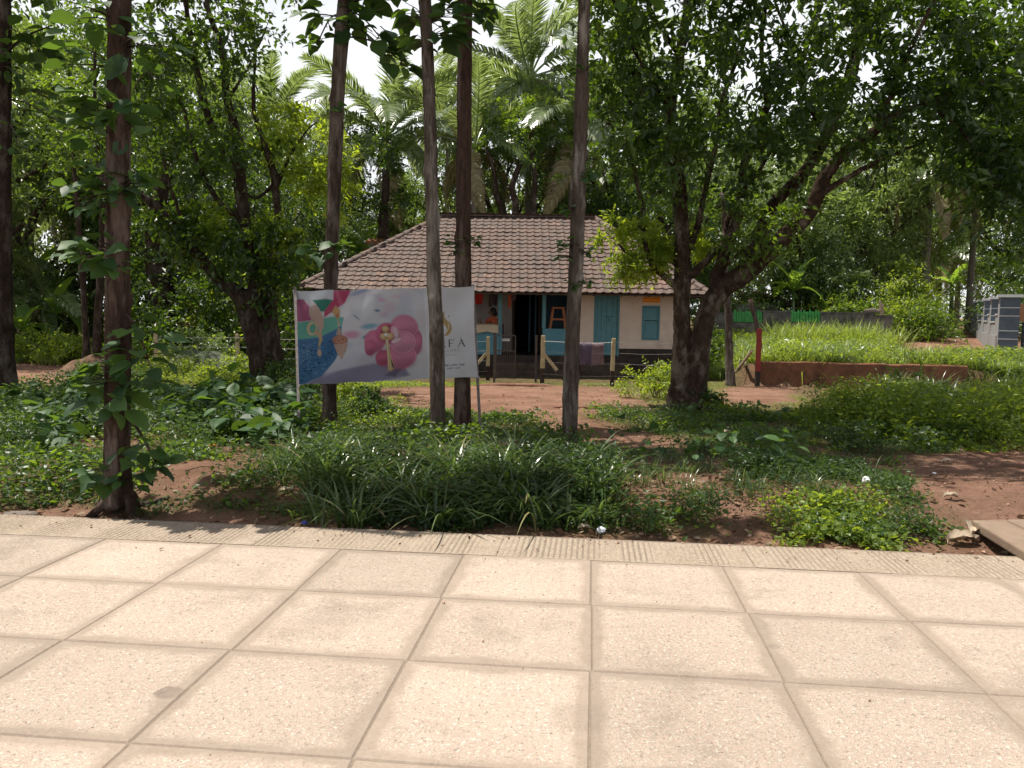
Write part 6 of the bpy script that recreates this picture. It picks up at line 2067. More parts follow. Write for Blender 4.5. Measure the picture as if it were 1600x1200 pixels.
md = tr.modifiers.new('fuse', 'REMESH'); md.mode = 'VOXEL'; md.voxel_size = .026; md.use_smooth_shade = True
md = tr.modifiers.new('relief', 'DISPLACE'); md.texture = ctex; md.strength = .035; md.mid_level = .5
C3 = np.concatenate([px_clumps([(215, 60), (250, -40), (390, -60), (395, 100), (385, 140), (430, 240), (330, 330), (215, 290)], 62, DL - 1.6, DL + 1.0, rng),
                     px_clumps([(240, 330), (350, 320), (440, 330), (440, 400), (330, 440), (250, 400)], 22, DL - .8, DL + .6, rng),
                     px_clumps([(370, 440), (460, 400), (470, 470), (400, 500)], 9, DL - .4, DL + .5, rng)])
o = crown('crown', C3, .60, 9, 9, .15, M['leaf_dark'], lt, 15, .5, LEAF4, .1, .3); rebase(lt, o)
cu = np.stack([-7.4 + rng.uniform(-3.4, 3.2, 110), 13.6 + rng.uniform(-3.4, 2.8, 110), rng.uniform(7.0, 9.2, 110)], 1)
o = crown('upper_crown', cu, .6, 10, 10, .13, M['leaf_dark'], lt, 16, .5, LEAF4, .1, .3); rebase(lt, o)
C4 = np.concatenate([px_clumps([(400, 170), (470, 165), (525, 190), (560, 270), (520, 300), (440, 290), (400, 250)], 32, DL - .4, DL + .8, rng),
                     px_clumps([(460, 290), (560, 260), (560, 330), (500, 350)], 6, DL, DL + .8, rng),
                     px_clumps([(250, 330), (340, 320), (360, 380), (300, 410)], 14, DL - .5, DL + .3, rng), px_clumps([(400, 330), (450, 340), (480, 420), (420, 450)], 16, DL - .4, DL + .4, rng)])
o = crown('sunlit_leaves', C4, .32, 9, 9, .12, M['leaf_bright'], lt, 18, .45, LEAF4, .15, .3); rebase(lt, o)  # clumps caught by the sun, their light put into a brighter leaf colour

# ---- thin trees
def thin_tree(rows, label, bark, seed, n=8, name='thin_tree', crown_c=None, m=None, ll=.1, group=None):
    b = at(*rows[0][:3])
    t = thing(name, label, 'tree', tuple(b), group)
    g = Geo(); limb(g, rows, seed, n, .15, 6)
    rebase(t, g.obj('trunk', bark, t, True))
    if crown_c is not None:
        rebase(t, crown('crown', crown_c, .55, 9, 9, ll, m, t, seed, .5))
    return t


thin_tree([(1142, 606, 18.4, 17), (1140, 560, 18.4, 13), (1137, 500, 18.4, 11), (1132, 440, 18.4, 11), (1134, 380, 18.4, 9), (1128, 300, 18.4, 6)], 'thin scaly trunk between the forked tree and the red post', M['bark_pale'], 71, crown_c=px_clumps([(1090, 300), (1160, 290), (1150, 350)], 5, 18, 19, rng), m=M['leaf_mid'])
thin_tree([(137, 575, 20, 14), (133, 500, 20, 9), (128, 430, 20, 9), (120, 330, 20, 7), (110, 200, 20, 5)], 'slim dark trunk leaning left beside the left fence post', M['bark_dark'], 72, crown_c=px_clumps([(60, 120), (160, 110), (160, 300), (70, 300)], 20, 19, 21.5, rng), m=M['leaf_mid'], ll=.13)
thin_tree([(150, 580, 19.6, 16), (153, 500, 19.6, 12), (158, 420, 19.6, 11), (160, 320, 19.6, 9), (150, 200, 19.6, 6), (148, 60, 19.6, 4)], 'dark forked young trunk with white painted foot by the left fence post', M['bark_dark'], 73, crown_c=px_clumps([(120, 60), (240, 60), (240, 230), (120, 260)], 26, 18.5, 21, rng), m=M['leaf_dark'], ll=.12)
# dark heavy trunk in the shade behind the left fence
thin_tree([(262, 560, 24, 52), (258, 500, 24, 40), (250, 440, 24, 38), (240, 380, 24, 30), (250, 300, 24, 22), (275, 220, 24, 14)], 'thick black trunk in deep shade behind the left wire fence', M['bark_dark'], 74, 12, crown_c=px_clumps([(190, 230), (350, 230), (370, 450), (300, 480), (200, 470)], 60, 22.8, 25.5, rng), m=M['leaf_dark'], ll=.15)

# ---- background broadleaf trees : a few kinds, each individual a copy of its own
def make_tree(kind, seed, H, R, leafm, ll, ncl, bark, hang=.0, crown_lo=.3, tw=8, nl=8, fine=False):
    rng = np.random.default_rng(seed)
    t = thing(kind, 'x', 'tree')
    g = Geo()
    P = [np.array((0, 0, -.3))]
    for k in range(6): P.append(np.array((rng.normal() * .10 * k, rng.normal() * .10 * k, H * .85 * (k + 1) / 6)))
    P = spline(P, 4); g.tube(P, np.linspace(.022 * H, .004 * H, len(P)), 8, noise=.15, seed=seed)
    C = []
    while len(C) < ncl:
        q = rng.normal(size=3); q /= np.linalg.norm(q); q *= rng.uniform(.45, 1.0) ** .6
        c = np.array((q[0] * R, q[1] * R, H * (crown_lo + 1) / 2 + q[2] * H * (1 - crown_lo) / 2))
        wid = (1 - .35 * abs(q[2]))
        c[:2] *= wid * (0.75 + .5 * vnoise(math.atan2(q[1], q[0]) * 1.6 + 9, q[2] * 2 + 4, seed))
        C.append(c)
    C = np.array(C)
    for k in range(14):
        e = C[rng.integers(len(C))]; i = int(np.clip((e[2] * .6) / (H * .85), .1, .9) * (len(P) - 1)); a = P[i]
        g.tube(spline([a, a * .5 + e * .5 + np.array((0, 0, -.15 * R * .3)), e], 5), np.linspace(.008 * H, .0025 * H, 11), 6, noise=.1, seed=seed + k)
    g.obj('trunk', bark, t, True)
    crown('crown', C, R * .27, tw, nl, ll, leafm, t, seed, .42 if not fine else .22, LEAF4, .1, .35 + hang)
    return t


def copy_tree(o, parent=None):
    c = o.copy(); COL.objects.link(c); c.parent = parent
    for ch in list(o.children): copy_tree(ch, c)
    return c


kinds = {
    'a': make_tree('leafy_tree', 101, 12, 4.0, M['leaf_back'], .20, 210, M['bark_dark'], tw=8, nl=9),
    'b': make_tree('leafy_tree', 102, 10, 3.6, M['leaf_dark'], .18, 210, M['bark_dark'], .1, .2, 8, 9),
    'c': make_tree('leafy_tree', 103, 9, 3.4, M['leaf_pale'], .17, 210, M['bark_brown'], .1, .15, 8, 9),
    'd': make_tree('leafy_tree', 104, 13, 3.4, M['leaf_mid'], .19, 200, M['bark_brown'], .15, .35, 8, 9),
    'e': make_tree('bamboo_clump', 105, 9, 2.8, M['leaf_bamboo'], .24, 180, M['bark_brown'], .3, .10, 9, 9, True),
}
used = {k: False for k in kinds}
bg = [  # kind, px, Y, scale, label
    ('a', -40, 24, 1.0, 'broad tree filling the left edge behind the dark trunk'),
    ('c', 60, 27, .95, 'sunlit tree above the red road, left of the leafy trunk'),
    ('d', 150, 30, 1.0, 'tall tree in the backdrop just left of the leafy red trunk'),
    ('b', 235, 28, 1.0, 'dark tree backdrop between the red trunk and the forked tree'),
    ('a', 320, 33, 1.05, 'tall tree behind the limbs of the left forked tree'),
    ('b', 400, 27, .80, 'shaded tree directly behind the left forked trunk'),
    ('c', 462, 31, .92, 'tree with sunlit leaves under the sky gap left of the dark trunk'),
    ('b', 560, 35, .80, 'rounded dark tree above the left hip of the house roof'),
    ('d', 628, 40, .70, 'low tree between palms above the left end of the ridge'),
    ('a', 780, 33, .80, 'tree with bare lower limbs behind the middle of the roof'),
    ('b', 850, 36, .90, 'dense tree behind the roof beside the slim pale trunk'),
    ('a', 960, 33, 1.0, 'dark tree behind the right end of the roof ridge'),
    ('b', 1040, 30, .85, 'dark tree behind the right hip of the roof and forked trunk'),
    ('c', 1130, 34, .9, 'tree behind the shed and its tiled roof'),
    ('c', 1245, 36, .92, 'pale fine leaved tree behind the green pickets on the right'),
    ('e', 1330, 36.5, 1.22, 'feathery bamboo clump rising above the boundary wall'),
    ('e', 1400, 39, 1.05, 'feathery bamboo clump nearer the sky gap on the right'),
    ('e', 1262, 38, 1.0, 'feathery bamboo clump left of the taller ones behind the wall'),
    ('c', 1300, 34, .45, 'low bushy tree leaning over the grey boundary wall'),
    ('a', 1465, 52, .80, 'distant tree at the bend of the road'),
    ('b', 1560, 44, 1.05, 'dark tree behind the blue grey compound wall'),
    ('a', 1650, 34, 1.0, 'tall tree at the right edge behind the compound wall'),
    ('d', 1100, 44, 1.05, 'tall far tree seen through the limbs of the forked tree'),
    ('a', 1210, 50, 1.1, 'far tree whose top shows between the two big limbs'),
    ('d', 30, 38, 1.1, 'far tall tree behind the red road on the left'),
    ('a', 210, 42, 1.15, 'far tree whose crown fills the gap beside the leafy trunk'),
    ('b', -220, 30, 1.1, 'tree beyond the left edge of the photo'),
    ('d', 480, 44, .85, 'far tree between the dark trunk and the forked tree'),
    ('d', 700, 46, .92, 'far tree behind the palm between the two banner trunks'),
    ('a', 900, 48, .98, 'far tree showing above the ridge near the slim pale trunk'),
    ('b', 1000, 45, 1.1, 'far dark tree left of the forked tree stem'),
    ('b', 1740, 30, 1.1, 'tree beyond the right edge behind the slate wall'),
]
rb_ = random.Random(8)
for k, px, Y, s, lb in bg:
    o = kinds[k]
    if used[k]: o = copy_tree(o)
    used[k] = True
    p = at(px, 500, Y)
    o.location = (p[0], Y, float(Z(p[0], Y)) - .05)
    o.rotation_euler = (0, 0, rb_.uniform(0, 6.28))
    o.scale = (s * rb_.uniform(.9, 1.1), s * rb_.uniform(.9, 1.1), s)
    tag(o, lb, 'tree' if k != 'e' else 'bamboo', 'broadleaf trees in the background' if k != 'e' else 'bamboo clumps behind the boundary wall')

# ---- bare angular limbs seen above the roof
thin_tree([(788, 360, 29.5, 12), (785, 330, 29.5, 11), (775, 300, 29.5, 10), (772, 265, 29.5, 7), (760, 230, 29.5, 4)], 'dark leaning stem just above the middle of the roof', M['bark_dark'], 81, crown_c=px_clumps([(740, 150), (850, 140), (880, 250), (760, 240)], 26, 28.5, 31, rng), m=M['leaf_mid'], ll=.15)
thin_tree([(800, 362, 29, 13), (806, 320, 29, 11), (800, 290, 29, 10), (815, 250, 29, 8), (835, 200, 29, 5)], 'curved dark stem above the roof, right of the leaning one', M['bark_dark'], 82, crown_c=px_clumps([(760, 170), (890, 150), (890, 230), (790, 250)], 20, 28, 30, rng), m=M['leaf_mid'], ll=.15)
thin_tree([(836, 362, 28.8, 12), (834, 320, 28.8, 10), (836, 280, 28.8, 8), (830, 230, 28.8, 6)], 'straight dark stem above the roof near the slim pale trunk', M['bark_dark'], 83, crown_c=px_clumps([(820, 200), (900, 190), (900, 290), (830, 290)], 14, 28, 30, rng), m=M['leaf_mid'], ll=.14)
thin_tree([(598, 372, 30, 16), (600, 330, 30, 14), (603, 290, 30, 12), (600, 240, 30, 8)], 'dark stem with drooping crown above the left hip of the roof', M['bark_dark'], 84, crown_c=px_clumps([(540, 200), (620, 200), (640, 330), (545, 320)], 26, 29, 31.5, rng), m=M['leaf_dark'], ll=.15)


# ---- coconut palms
def frond_mesh(seed, L=4.6, arch=1.0, nl=64, droop=.6, ll=1.0):
    rng = np.random.default_rng(seed)
    t = np.linspace(0, 1, 26)
    x = L * (t - .10 * arch * t ** 3); z = L * (.34 * t - (.34 + .42 * arch) * t ** 2.3)
    y = .12 * L * (rng.random() - .5) * t ** 2
    P = np.stack([x, y, z], 1)
    g = Geo(); g.tube(P, np.linspace(.05, .008, 26), 5)
    tt = np.repeat(np.linspace(.16, .995, nl), 2); sg = np.tile((1.0, -1.0), nl)
    Q = np.stack([np.interp(tt, t, P[:, i]) for i in range(3)], 1)
    T = unit(np.stack([np.interp(tt, t, np.gradient(P[:, i])) for i in range(3)], 1))
    Bv = np.tile((0, 1.0, 0), (len(tt), 1)) * sg[:, None]
    ln = ll * (np.sin(np.clip((tt - .08) / .95, 0, 1) * math.pi) ** .55) * rng.uniform(.85, 1.1, len(tt))
    d1 = unit(T * (.45 + .5 * tt[:, None]) + Bv * .9 + np.array((0, 0, .22)) + rng.normal(size=(len(tt), 3)) * .09)
    d2 = unit(d1 + np.array((0, 0, -1.0)) * (droop * rng.uniform(.6, 1.5, len(tt)))[:, None])
    a = Q; b = Q + d1 * (ln * .45)[:, None]; c = b + d2 * (ln * .55)[:, None]
    w = unit(T - d1 * (T * d1).sum(1)[:, None]) * .034
    V = np.stack([a - w * .6, a + w * .6, b - w, b + w, c], 1).reshape(-1, 3)
    f = np.array([(0, 1, 3), (0, 3, 2), (2, 3, 4)])
    for k in range(len(tt)):
        pass
    F_ = (f[None] + (np.arange(len(tt)) * 5)[:, None, None]).reshape(-1, 3)
    n0 = g.n
    v = np.concatenate(g.v + [V]); f3 = np.concatenate([np.array(g.f3, np.int32).reshape(-1, 3), F_ + n0]).astype(np.int32)
    rnd = np.concatenate([np.full(len(g.f3), .9), np.repeat(rng.random(len(tt)), 3), np.full(len(g.f4), .9)])
    # raw_mesh keeps triangles first, then quads
    return raw_mesh('frond', v, f3, np.array(g.f4, np.int32).reshape(-1, 4), [M['palm_leaf']], False, None, rnd)


FR = [frond_mesh(201, 4.6, .35, 88, .35), frond_mesh(202, 4.8, .9, 90, .7), frond_mesh(203, 4.6, 1.5, 86, 1.2), frond_mesh(204, 4.2, 1.0, 84, 1.6, 1.05)]


def palm(px, py, Y, scale, label, seed, ground_px=None, nf=20, dry=3, lean=0.0, az0=None, tilt=(0, 0)):
    c = at(px, py, Y)
    bx_ = c[0] + lean
    t = thing('coconut_palm', label, 'palm', (bx_, Y, float(Z(bx_, Y)) - .1), 'coconut palms in the background')
    base = Vector(t.location)
    ctr = Vector(c) - base
    g = Geo()
    pts = [np.array((0, 0, 0)), np.array((-lean * .1, 0, ctr.z * .3)), np.array((-lean * .45, 0, ctr.z * .65)), np.array((-lean, 0, ctr.z))]
    S = spline(pts, 10); rr_ = np.linspace(.17, .11, len(S)) * (1 + .04 * np.sin(np.arange(len(S)) * 2.2)); rr_[0] *= 1.4
    g.tube(S, rr_, 10, noise=.05, seed=seed); g.obj('trunk', M['palm_bark'], t, True)
    rng = random.Random(seed)
    for k in range(nf):
        f = k / (nf - 1)                       # 0 = young upright, 1 = old hanging
        az = k * 2.39996 + rng.uniform(-.25, .25) + (az0 or 0)
        pitch = math.radians(68 - 95 * f ** 1.1 + rng.uniform(-7, 7))
        me = FR[0 if f < .3 else (1 if f < .62 else (2 if k % 2 else 3))]
        o = link('frond', me, t)
        o.location = ctr
        s = scale * rng.uniform(.85, 1.08) * (.8 + .25 * math.sin(math.pi * min(1, f + .25)))
        o.scale = (s, s, s)
        m = Matrix.Rotation(az, 4, 'Z') @ Matrix.Rotation(-pitch + .2, 4, 'Y') @ Matrix.Rotation(rng.uniform(-.5, .5), 4, 'X')
        o.rotation_euler = m.to_euler()
        if k >= nf - dry:
            o.material_slots[0].link = 'OBJECT'; o.material_slots[0].material = M['palm_dry']
            o['label'] = 'dry yellow brown hanging frond'
    g = Geo()
    for k in range(7):
        an = k * .9; V_, f_ = ellipsoid((ctr.x + math.cos(an) * .26, ctr.y + math.sin(an) * .26, ctr.z - .28 - .08 * (k % 2)), (.12, .12, .15), 8, 6); g.add(V_, f_)
    g.obj('coconuts', mat('coconut_%d' % seed, (.12, .14, .04), .6), t, True)
    return t


palm(828, 122, 33, 1.08, 'tall coconut palm with full crown above the middle of the roof', 301, nf=24, dry=2)
palm(604, 218, 33, .95, 'coconut palm with spreading crown between the dark trunk and slim trunk', 302, nf=24, dry=3)
palm(742, 235, 30.5, .8, 'coconut palm with pale drooping fronds behind the banner trunks', 303, nf=18, dry=4)
palm(895, 215, 31, .9, 'coconut palm half hidden behind the slim pale trunk', 304, nf=18, dry=4)
palm(430, 190, 43, .85, 'far coconut palm against the sky left of the dark trunk', 305, nf=20, dry=2)
palm(505, 235, 40, .85, 'coconut palm whose fronds show just left of the dark trunk', 306, nf=20, dry=2)
palm(40, 190, 30, .95, 'coconut palm at the left edge behind the dark smooth trunk', 307, nf=20, dry=4)
palm(110, 330, 31, .6, 'short coconut palm above the red road on the left', 308, nf=16, dry=3)
palm(75, 480, 26, .50, 'young palm with low fronds beside the red road', 309, nf=14, dry=2)
palm(1455, 290, 36, .80, 'coconut palm with drooping dry fronds right of the bamboo', 310, nf=20, dry=9)
palm(1530, 225, 38, .9, 'coconut palm behind the hanging branches at the right edge', 311, nf=20, dry=5)
palm(1500, 400, 44, .75, 'low palm at the bend of the road on the right', 312, nf=16, dry=5)
palm(1395, 420, 40, .55, 'small palm behind the end of the boundary wall', 313, nf=14, dry=2)
palm(1215, 420, 38, .6, 'small pale palm behind the shed', 314, nf=14, dry=2)
palm(250, 440, 27, .55, 'small palm in the shade behind the left wire fence', 315, nf=14, dry=1)
palm(700, 185, 42, .85, 'far tall coconut palm between the two banner trunks', 317, nf=20, dry=2)
palm(960, 120, 40, 1.0, 'far coconut palm right of the slim pale trunk', 318, nf=20, dry=2)
palm(330, 170, 38, .8, 'coconut palm seen through the limbs of the left forked tree', 316, nf=20, dry=3)


# ---- banana plants
def banana_leaf_mesh(seed, L=1.9, W=.5, arch=.9):
    rng = np.random.default_rng(seed)
    n = 16; t = np.linspace(0, 1, n)
    x = L * (t * (1 - .12 * arch * t)); z = L * (.45 * t - (.35 + .45 * arch) * t ** 2)
    V = []
    for k in range(n):
        w = W * .5 * (math.sin(math.pi * min(1, (t[k] * .93 + .06))) ** .45) * (1 if 0 < k < n - 1 else .06)
        for sgn, q in ((-1, 1), (0, 0), (1, 1)):
            jag = 1 - .22 * (rng.random() < .25) if sgn else 1
            V.append((x[k], sgn * w * jag, z[k] + abs(sgn) * w * .35 + (rng.random() - .5) * .03 * abs(sgn)))
    f = []
    for k in range(n - 1):
        for j in range(2):
            f.append((k * 3 + j, (k + 1) * 3 + j, (k + 1) * 3 + j + 1, k * 3 + j + 1))
    g = Geo(); g.add(V, f)
    g.tube(np.stack([np.linspace(-.35, 0, 5), np.zeros(5), np.linspace(-.25, 0, 5)], 1), np.linspace(.035, .02, 5), 6)
    return g.mesh('leaf', [M['banana_leaf']], True)


BL_ = [banana_leaf_mesh(1), banana_leaf_mesh(2, 1.8, .5, 1.3), banana_leaf_mesh(3, 1.7, .48, .3)]


def banana(px, py, Y, s, label, seed, nl=8):
    p = at(px, py, Y); z0 = float(Z(p[0], Y))
    t = thing('banana_plant', label, 'banana plant', (p[0], Y, z0), 'banana plants at the edge of the grove')
    H = max(.5, p[2] - z0)
    g = Geo(); g.tube([(0, 0, -.1), (.02, 0, H * .5), (0, 0, H)], [.10 * s, .085 * s, .055 * s], 9); g.obj('stem', M['leaf_pale'], t, True)
    rng = random.Random(seed)
    for k in range(nl):
        o = link('leaf', BL_[2 if k < 2 else k % 2], t); o.location = (0, 0, H)
        az = k * 2.4 + rng.uniform(-.3, .3); pit = math.radians(72 - 60 * k / nl + rng.uniform(-8, 8))
        o.rotation_euler = (Matrix.Rotation(az, 4, 'Z') @ Matrix.Rotation(-pit + .3, 4, 'Y')).to_euler()
        o.scale = (s * rng.uniform(.8, 1.1),) * 3
    return t


banana(88, 492, 25, .85, 'banana plant with a bright yellow green leaf by the red road', 1, 6)
banana(38, 520, 24, .75, 'banana plant just right of the dark smooth trunk', 2, 7)
banana(60, 440, 27.5, 1.0, 'taller banana plant behind the young palm on the left', 3, 8)
banana(1488, 445, 42, 1.3, 'banana plant with one bright leaf at the road bend', 4, 7)
banana(1240, 455, 33, 1.0, 'banana plant with pale leaves behind the boundary wall', 5, 7)
banana(1330, 455, 34, .9, 'banana plant behind the wall left of the stones', 6, 7)
banana(560, 395, 31, .9, 'banana plant behind the left end of the roof', 7, 7)
banana(205, 500, 25, .8, 'banana plant behind the leafy red trunk', 8, 6)

# ------------------------------------------------------------------ shrubs
def bush(name, px, py, Y, W, H, label, m, ll, seed, dens=1.0, group=None, cat='bush', depth=None, tpl=LEAF4, wd=.5):
    rng = np.random.default_rng(seed)
    p = at(px, py, Y) if Y else gt(px, py)
    z0 = float(Z(p[0], p[1]))
    t = thing(name, label, cat, (p[0], p[1], z0), group)
    n = int(26 * dens)
    C = []
    while len(C) < n:
        q = rng.uniform(-1, 1, 3); q[2] = abs(q[2])
        if np.linalg.norm(q) > 1: continue
        C.append((q[0] * W / 2, q[1] * (depth or W) / 2, .12 * H + q[2] * H * .85 * (.7 + .5 * rng.random())))
    C = np.array(C)
    crown('foliage', C, max(W, H) * .22, 7, 8, ll, m, t, seed, wd, tpl, .3, .2)
    g = Geo()
    for k in range(7):
        e = C[rng.integers(len(C))]; g.tube(spline([np.array((rng.normal() * .04, rng.normal() * .04, -.05)), np.array((e[0] * .4, e[1] * .4, e[2] * .55)), e], 4), np.linspace(.014, .004, 9), 5)
    g.obj('stems', M['bark_brown'], t, True)
    return t


bush('golden_shrub', 1022, 622, None, 1.25, .62, 'low yellow green shrub at the left foot of the forked tree', M['leaf_bright'], .07, 401, 1.3)
bush('bush', 318, 560, 20.0, 1.7, 1.15, 'leafy bush poking over a green net behind the left fence', M['leaf_pale'], .09, 402, 1.5)
bush('bush', 270, 590, 18.2, 1.6, .55, 'small bush in front of the second fence post from the left', M['weed_sun'], .08, 403, 1.2)
bush('bush', 365, 600, 17.0, 1.5, .6, 'sunlit bush at the left foot of the branching tree', M['weed_sun'], .08, 404, 1.4)
bush('bush', 445, 602, 15.2, 1.2, .75, 'dark bush at the right foot of the branching tree', M['leaf_dark'], .08, 405, 1.4)
bush('bush', 485, 640, 13.0, 1.2, .8, 'bush between the branching tree and the left banner post', M['weed'], .07, 406, 1.4)
bush('bush', 580, 660, 11.6, .7, .55, 'small weed bush below the banner beside the dark trunk', M['weed'], .06, 407, 1.0)
bush('bush', 545, 650, 12.0, .6, .45, 'lighter small bush below the banner, left of centre', M['weed_sun'], .06, 408, 1.0)
bush('bush', 1105, 636, 13.2, .6, .4, 'dark small bush in the crook of the forked tree base', M['leaf_dark'], .06, 409, 1.0)
bush('bush', 1395, 480, 31.5, 3.0, 2.1, 'bright climbing bush over the right end of the boundary wall', M['weed_sun'], .13, 410, 2.4)
bush('bush', 1435, 500, 31.0, 3.2, 1.6, 'rounded dark green bush between the boundary wall and the road', M['leaf_mid'], .13, 411, 2.6)
bush('bush', 1420, 420, 33.5, 2.4, 3.6, 'tall bright bush with a pale leafy top behind the boundary wall', M['weed_sun'], .15, 412, 2.4)
bush('bush', 1340, 470, 32.0, 2.6, 2.0, 'sunlit bush behind the middle of the boundary wall', M['leaf_mid'], .13, 413, 2.0)
bush('bush', 1300, 470, 33.0, 2.4, 1.9, 'yellowish bush behind the wall next to the green pickets', M['weed_sun'], .12, 414, 1.8)
bush('bush', 1480, 480, 66, 7.0, 3.0, 'bush at the far bend of the red road', M['weed_sun'], .15, 415, 2.0)
bush('bush', 1425, 510, 36, 2.2, 1.0, 'low bush on the left verge of the far road', M['leaf_mid'], .13, 416, 1.6)
bush('bush', 1125, 520, 22.5, 1.3, 1.1, 'dark shrub behind the forked tree at the plot edge', M['leaf_mid'], .1, 417, 1.6)
bush('bush', 60, 545, 23.5, 2.4, .9, 'low bush along the far side of the red road on the left', M['weed_sun'], .12, 418, 1.6)
bush('bush', 120, 540, 23.0, 2.0, .8, 'sunny low bush by the forked young trunk on the left', M['weed_sun'], .12, 419, 1.6)
bush('bush', 210, 560, 21.5, 2.0, .9, 'shaded bush behind the leafy red trunk', M['leaf_mid'], .11, 420, 1.6)
bush('bush', 180, 600, 17.0, 1.6, .5, 'low bush at the back of the leafy red trunk', M['weed'], .08, 421, 1.3)
for k, (px, Y, s, lb) in enumerate(((300, 23, 1.0, 'tall dark bush deep behind the net covered bush'), (360, 24, 1.2, 'tall shrub with reddish leaves behind the branching tree'), (455, 23, 1.0, 'shrub at the left wall of the house'),
                                    (20, 28, 1.3, 'tall shrub behind the banana plants at the left edge'), (150, 27, 1.2, 'tall shrub behind the two slim dark trunks'), (260, 27, 1.3, 'tall shrub behind the black trunk'), (430, 27, 1.3, 'tall shrub beyond the branching tree'),
                                    (1130, 33, 1.2, 'shrub behind the boundary wall near the house corner'), (1260, 35, 1.4, 'shrub behind the second green picket panel'), (1560, 40, 1.8, 'tall shrub behind the capped pillars'), (1610, 32, 1.4, 'tall shrub behind the nearest capped pillar'), (1420, 48, 2.0, 'tall far shrub above the road bend'),
                                    (-60, 25, 1.5, 'tall shrub just beyond the left edge'), (95, 33, 1.6, 'tall shrub deep in the grove left of the red trunk'), (330, 32, 1.8, 'tall shrub deep in the shade behind the fence'), (500, 33, 1.5, 'tall shrub behind the left corner of the house'), (650, 33, 1.7, 'tall shrub behind the left half of the roof'), (850, 34, 1.7, 'tall shrub behind the right half of the roof'))):
    bush('shrub', px, 500, Y, 3.2 * s, 2.9 * s, lb, M['leaf_bright'] if k == 1 else (M['leaf_back'] if k % 2 else M['leaf_dark']), .15, 440 + k, 2.2, 'tall shrubs at the edge of the grove', 'shrub')

bush('weed_bush', 1330, 672, None, 1.1, .62, 'rounded weed bush at the near left of the thick weeds', M['weed_sun'], .06, 481, 1.6, depth=.8)
bush('weed_bush', 1440, 668, None, 1.3, .75, 'tallest bushy weed in front of the middle of the retaining wall', M['leaf_mid'], .065, 482, 1.8, depth=.8)
bush('weed_bush', 1555, 670, None, 1.2, .7, 'bushy weed in front of the right end of the retaining wall', M['weed_sun'], .06, 483, 1.6, depth=.8)
# big-leaved seedlings on the left bank
def seedlings(n, poly, seed, sz, label):
    rng = np.random.default_rng(seed)
    x, y = scatter(poly, n, rng); z = Z(x, y)
    k = 7
    t = rng.uniform(.25, 1, (n, k)); hh = rng.uniform(.25, .60, n)
    P = np.stack([x[:, None] + rng.normal(size=(n, k)) * .06, y[:, None] + rng.normal(size=(n, k)) * .06, z[:, None] + hh[:, None] * t], -1).reshape(-1, 3)
    A = rng.normal(size=(n * k, 3)); A[:, 2] = A[:, 2] * .3 - .1
    N = np.tile((0, 0, 1.0), (n * k, 1)) + rng.normal(size=(n * k, 3)) * .35
    S = sz * rng.uniform(.5, 1.25, n * k)
    o = inst('seedling_leaves', BROAD[0], BROAD[1], P, A, N, S, rng.random(n * k), [M['teak_leaf']], None, W=S * .8)
    tag(o, label, kind='stuff')


seedlings(70, PG([(225, 625), (470, 615), (480, 700), (400, 715), (260, 690)]), 501, .24, 'broad leaved seedlings between the leafy trunk and the banner')
seedlings(24, PG([(0, 640), (150, 630), (150, 720), (0, 720)]), 502, .18, 'broad leaved seedlings left of the leafy trunk')
seedlings(16, PG([(960, 700), (1260, 720), (1230, 800), (1000, 790)]), 503, .11, 'small broad leaved seedlings on the right bank')


def lane_free(x, y):
    return ((x / np.maximum(y, 1) < .470 - .012 * np.sin(y)) | (y < 20.5 + 1.2 * vnoise(x, y, 3))).astype(float) * (1 - .95 * sstep(.3, .7, softpoly(x, y, POLY_ROADR, .8)))


# ------------------------------------------------------------------ low weeds
def weed_carpet(name, poly, n, ll, hfun, m, seed, keep=None, tpl=LEAF4, width=.55, label='', up=.8):
    rng = np.random.default_rng(seed)
    x, y = scatter(poly, n, rng, keep)
    # gather leaves into plants
    np_ = max(1, len(x) // 9)
    cx, cy = x[:np_], y[:np_]
    i = rng.integers(np_, size=len(x))
    hh = hfun(cx, cy)[i]
    r = ll * 1.6 + hh * .22
    px_ = cx[i] + rng.normal(size=len(x)) * r * .7; py_ = cy[i] + rng.normal(size=len(x)) * r * .7
    u = px_ * UX + py_ * UY - KOUT
    k = u > .07 + .42 * sstep(.35, .75, fbm(px_ * 1.3, py_ * 0 + 2, 66)) * (px_ > -3.5)
    px_, py_, hh, i = px_[k], py_[k], hh[k], i[k]
    z = Z(px_, py_) + hh * rng.random(len(px_)) ** .8 + .01
    P = np.stack([px_, py_, z], 1)
    A = rng.normal(size=P.shape); A[:, 2] = A[:, 2] * .5 + .1
    N = np.tile((0, 0, up), (len(P), 1)) + rng.normal(size=P.shape) * .5
    S = ll * rng.uniform(.5, 1.4, len(P)) * (1 + .6 * (vnoise(cx[i] * 2, cy[i] * 2, seed) - .5))
    tint = .6 * vnoise(cx[i] * 1.7, cy[i] * 1.7, seed + 3) + .4 * rng.random(len(P))
    o = inst(name, tpl[0], tpl[1], P, A, N, S, tint, [m], None, W=S * width)
    return tag(o, label, kind='stuff')


def clear(x, y):
    return 1 - sstep(.25, .75, soil_amount(x, y))


def hm(a, b, s):
    return lambda x, y: a + b * sstep(.35, .7, fbm(x * 1.2, y * 1.2, s))


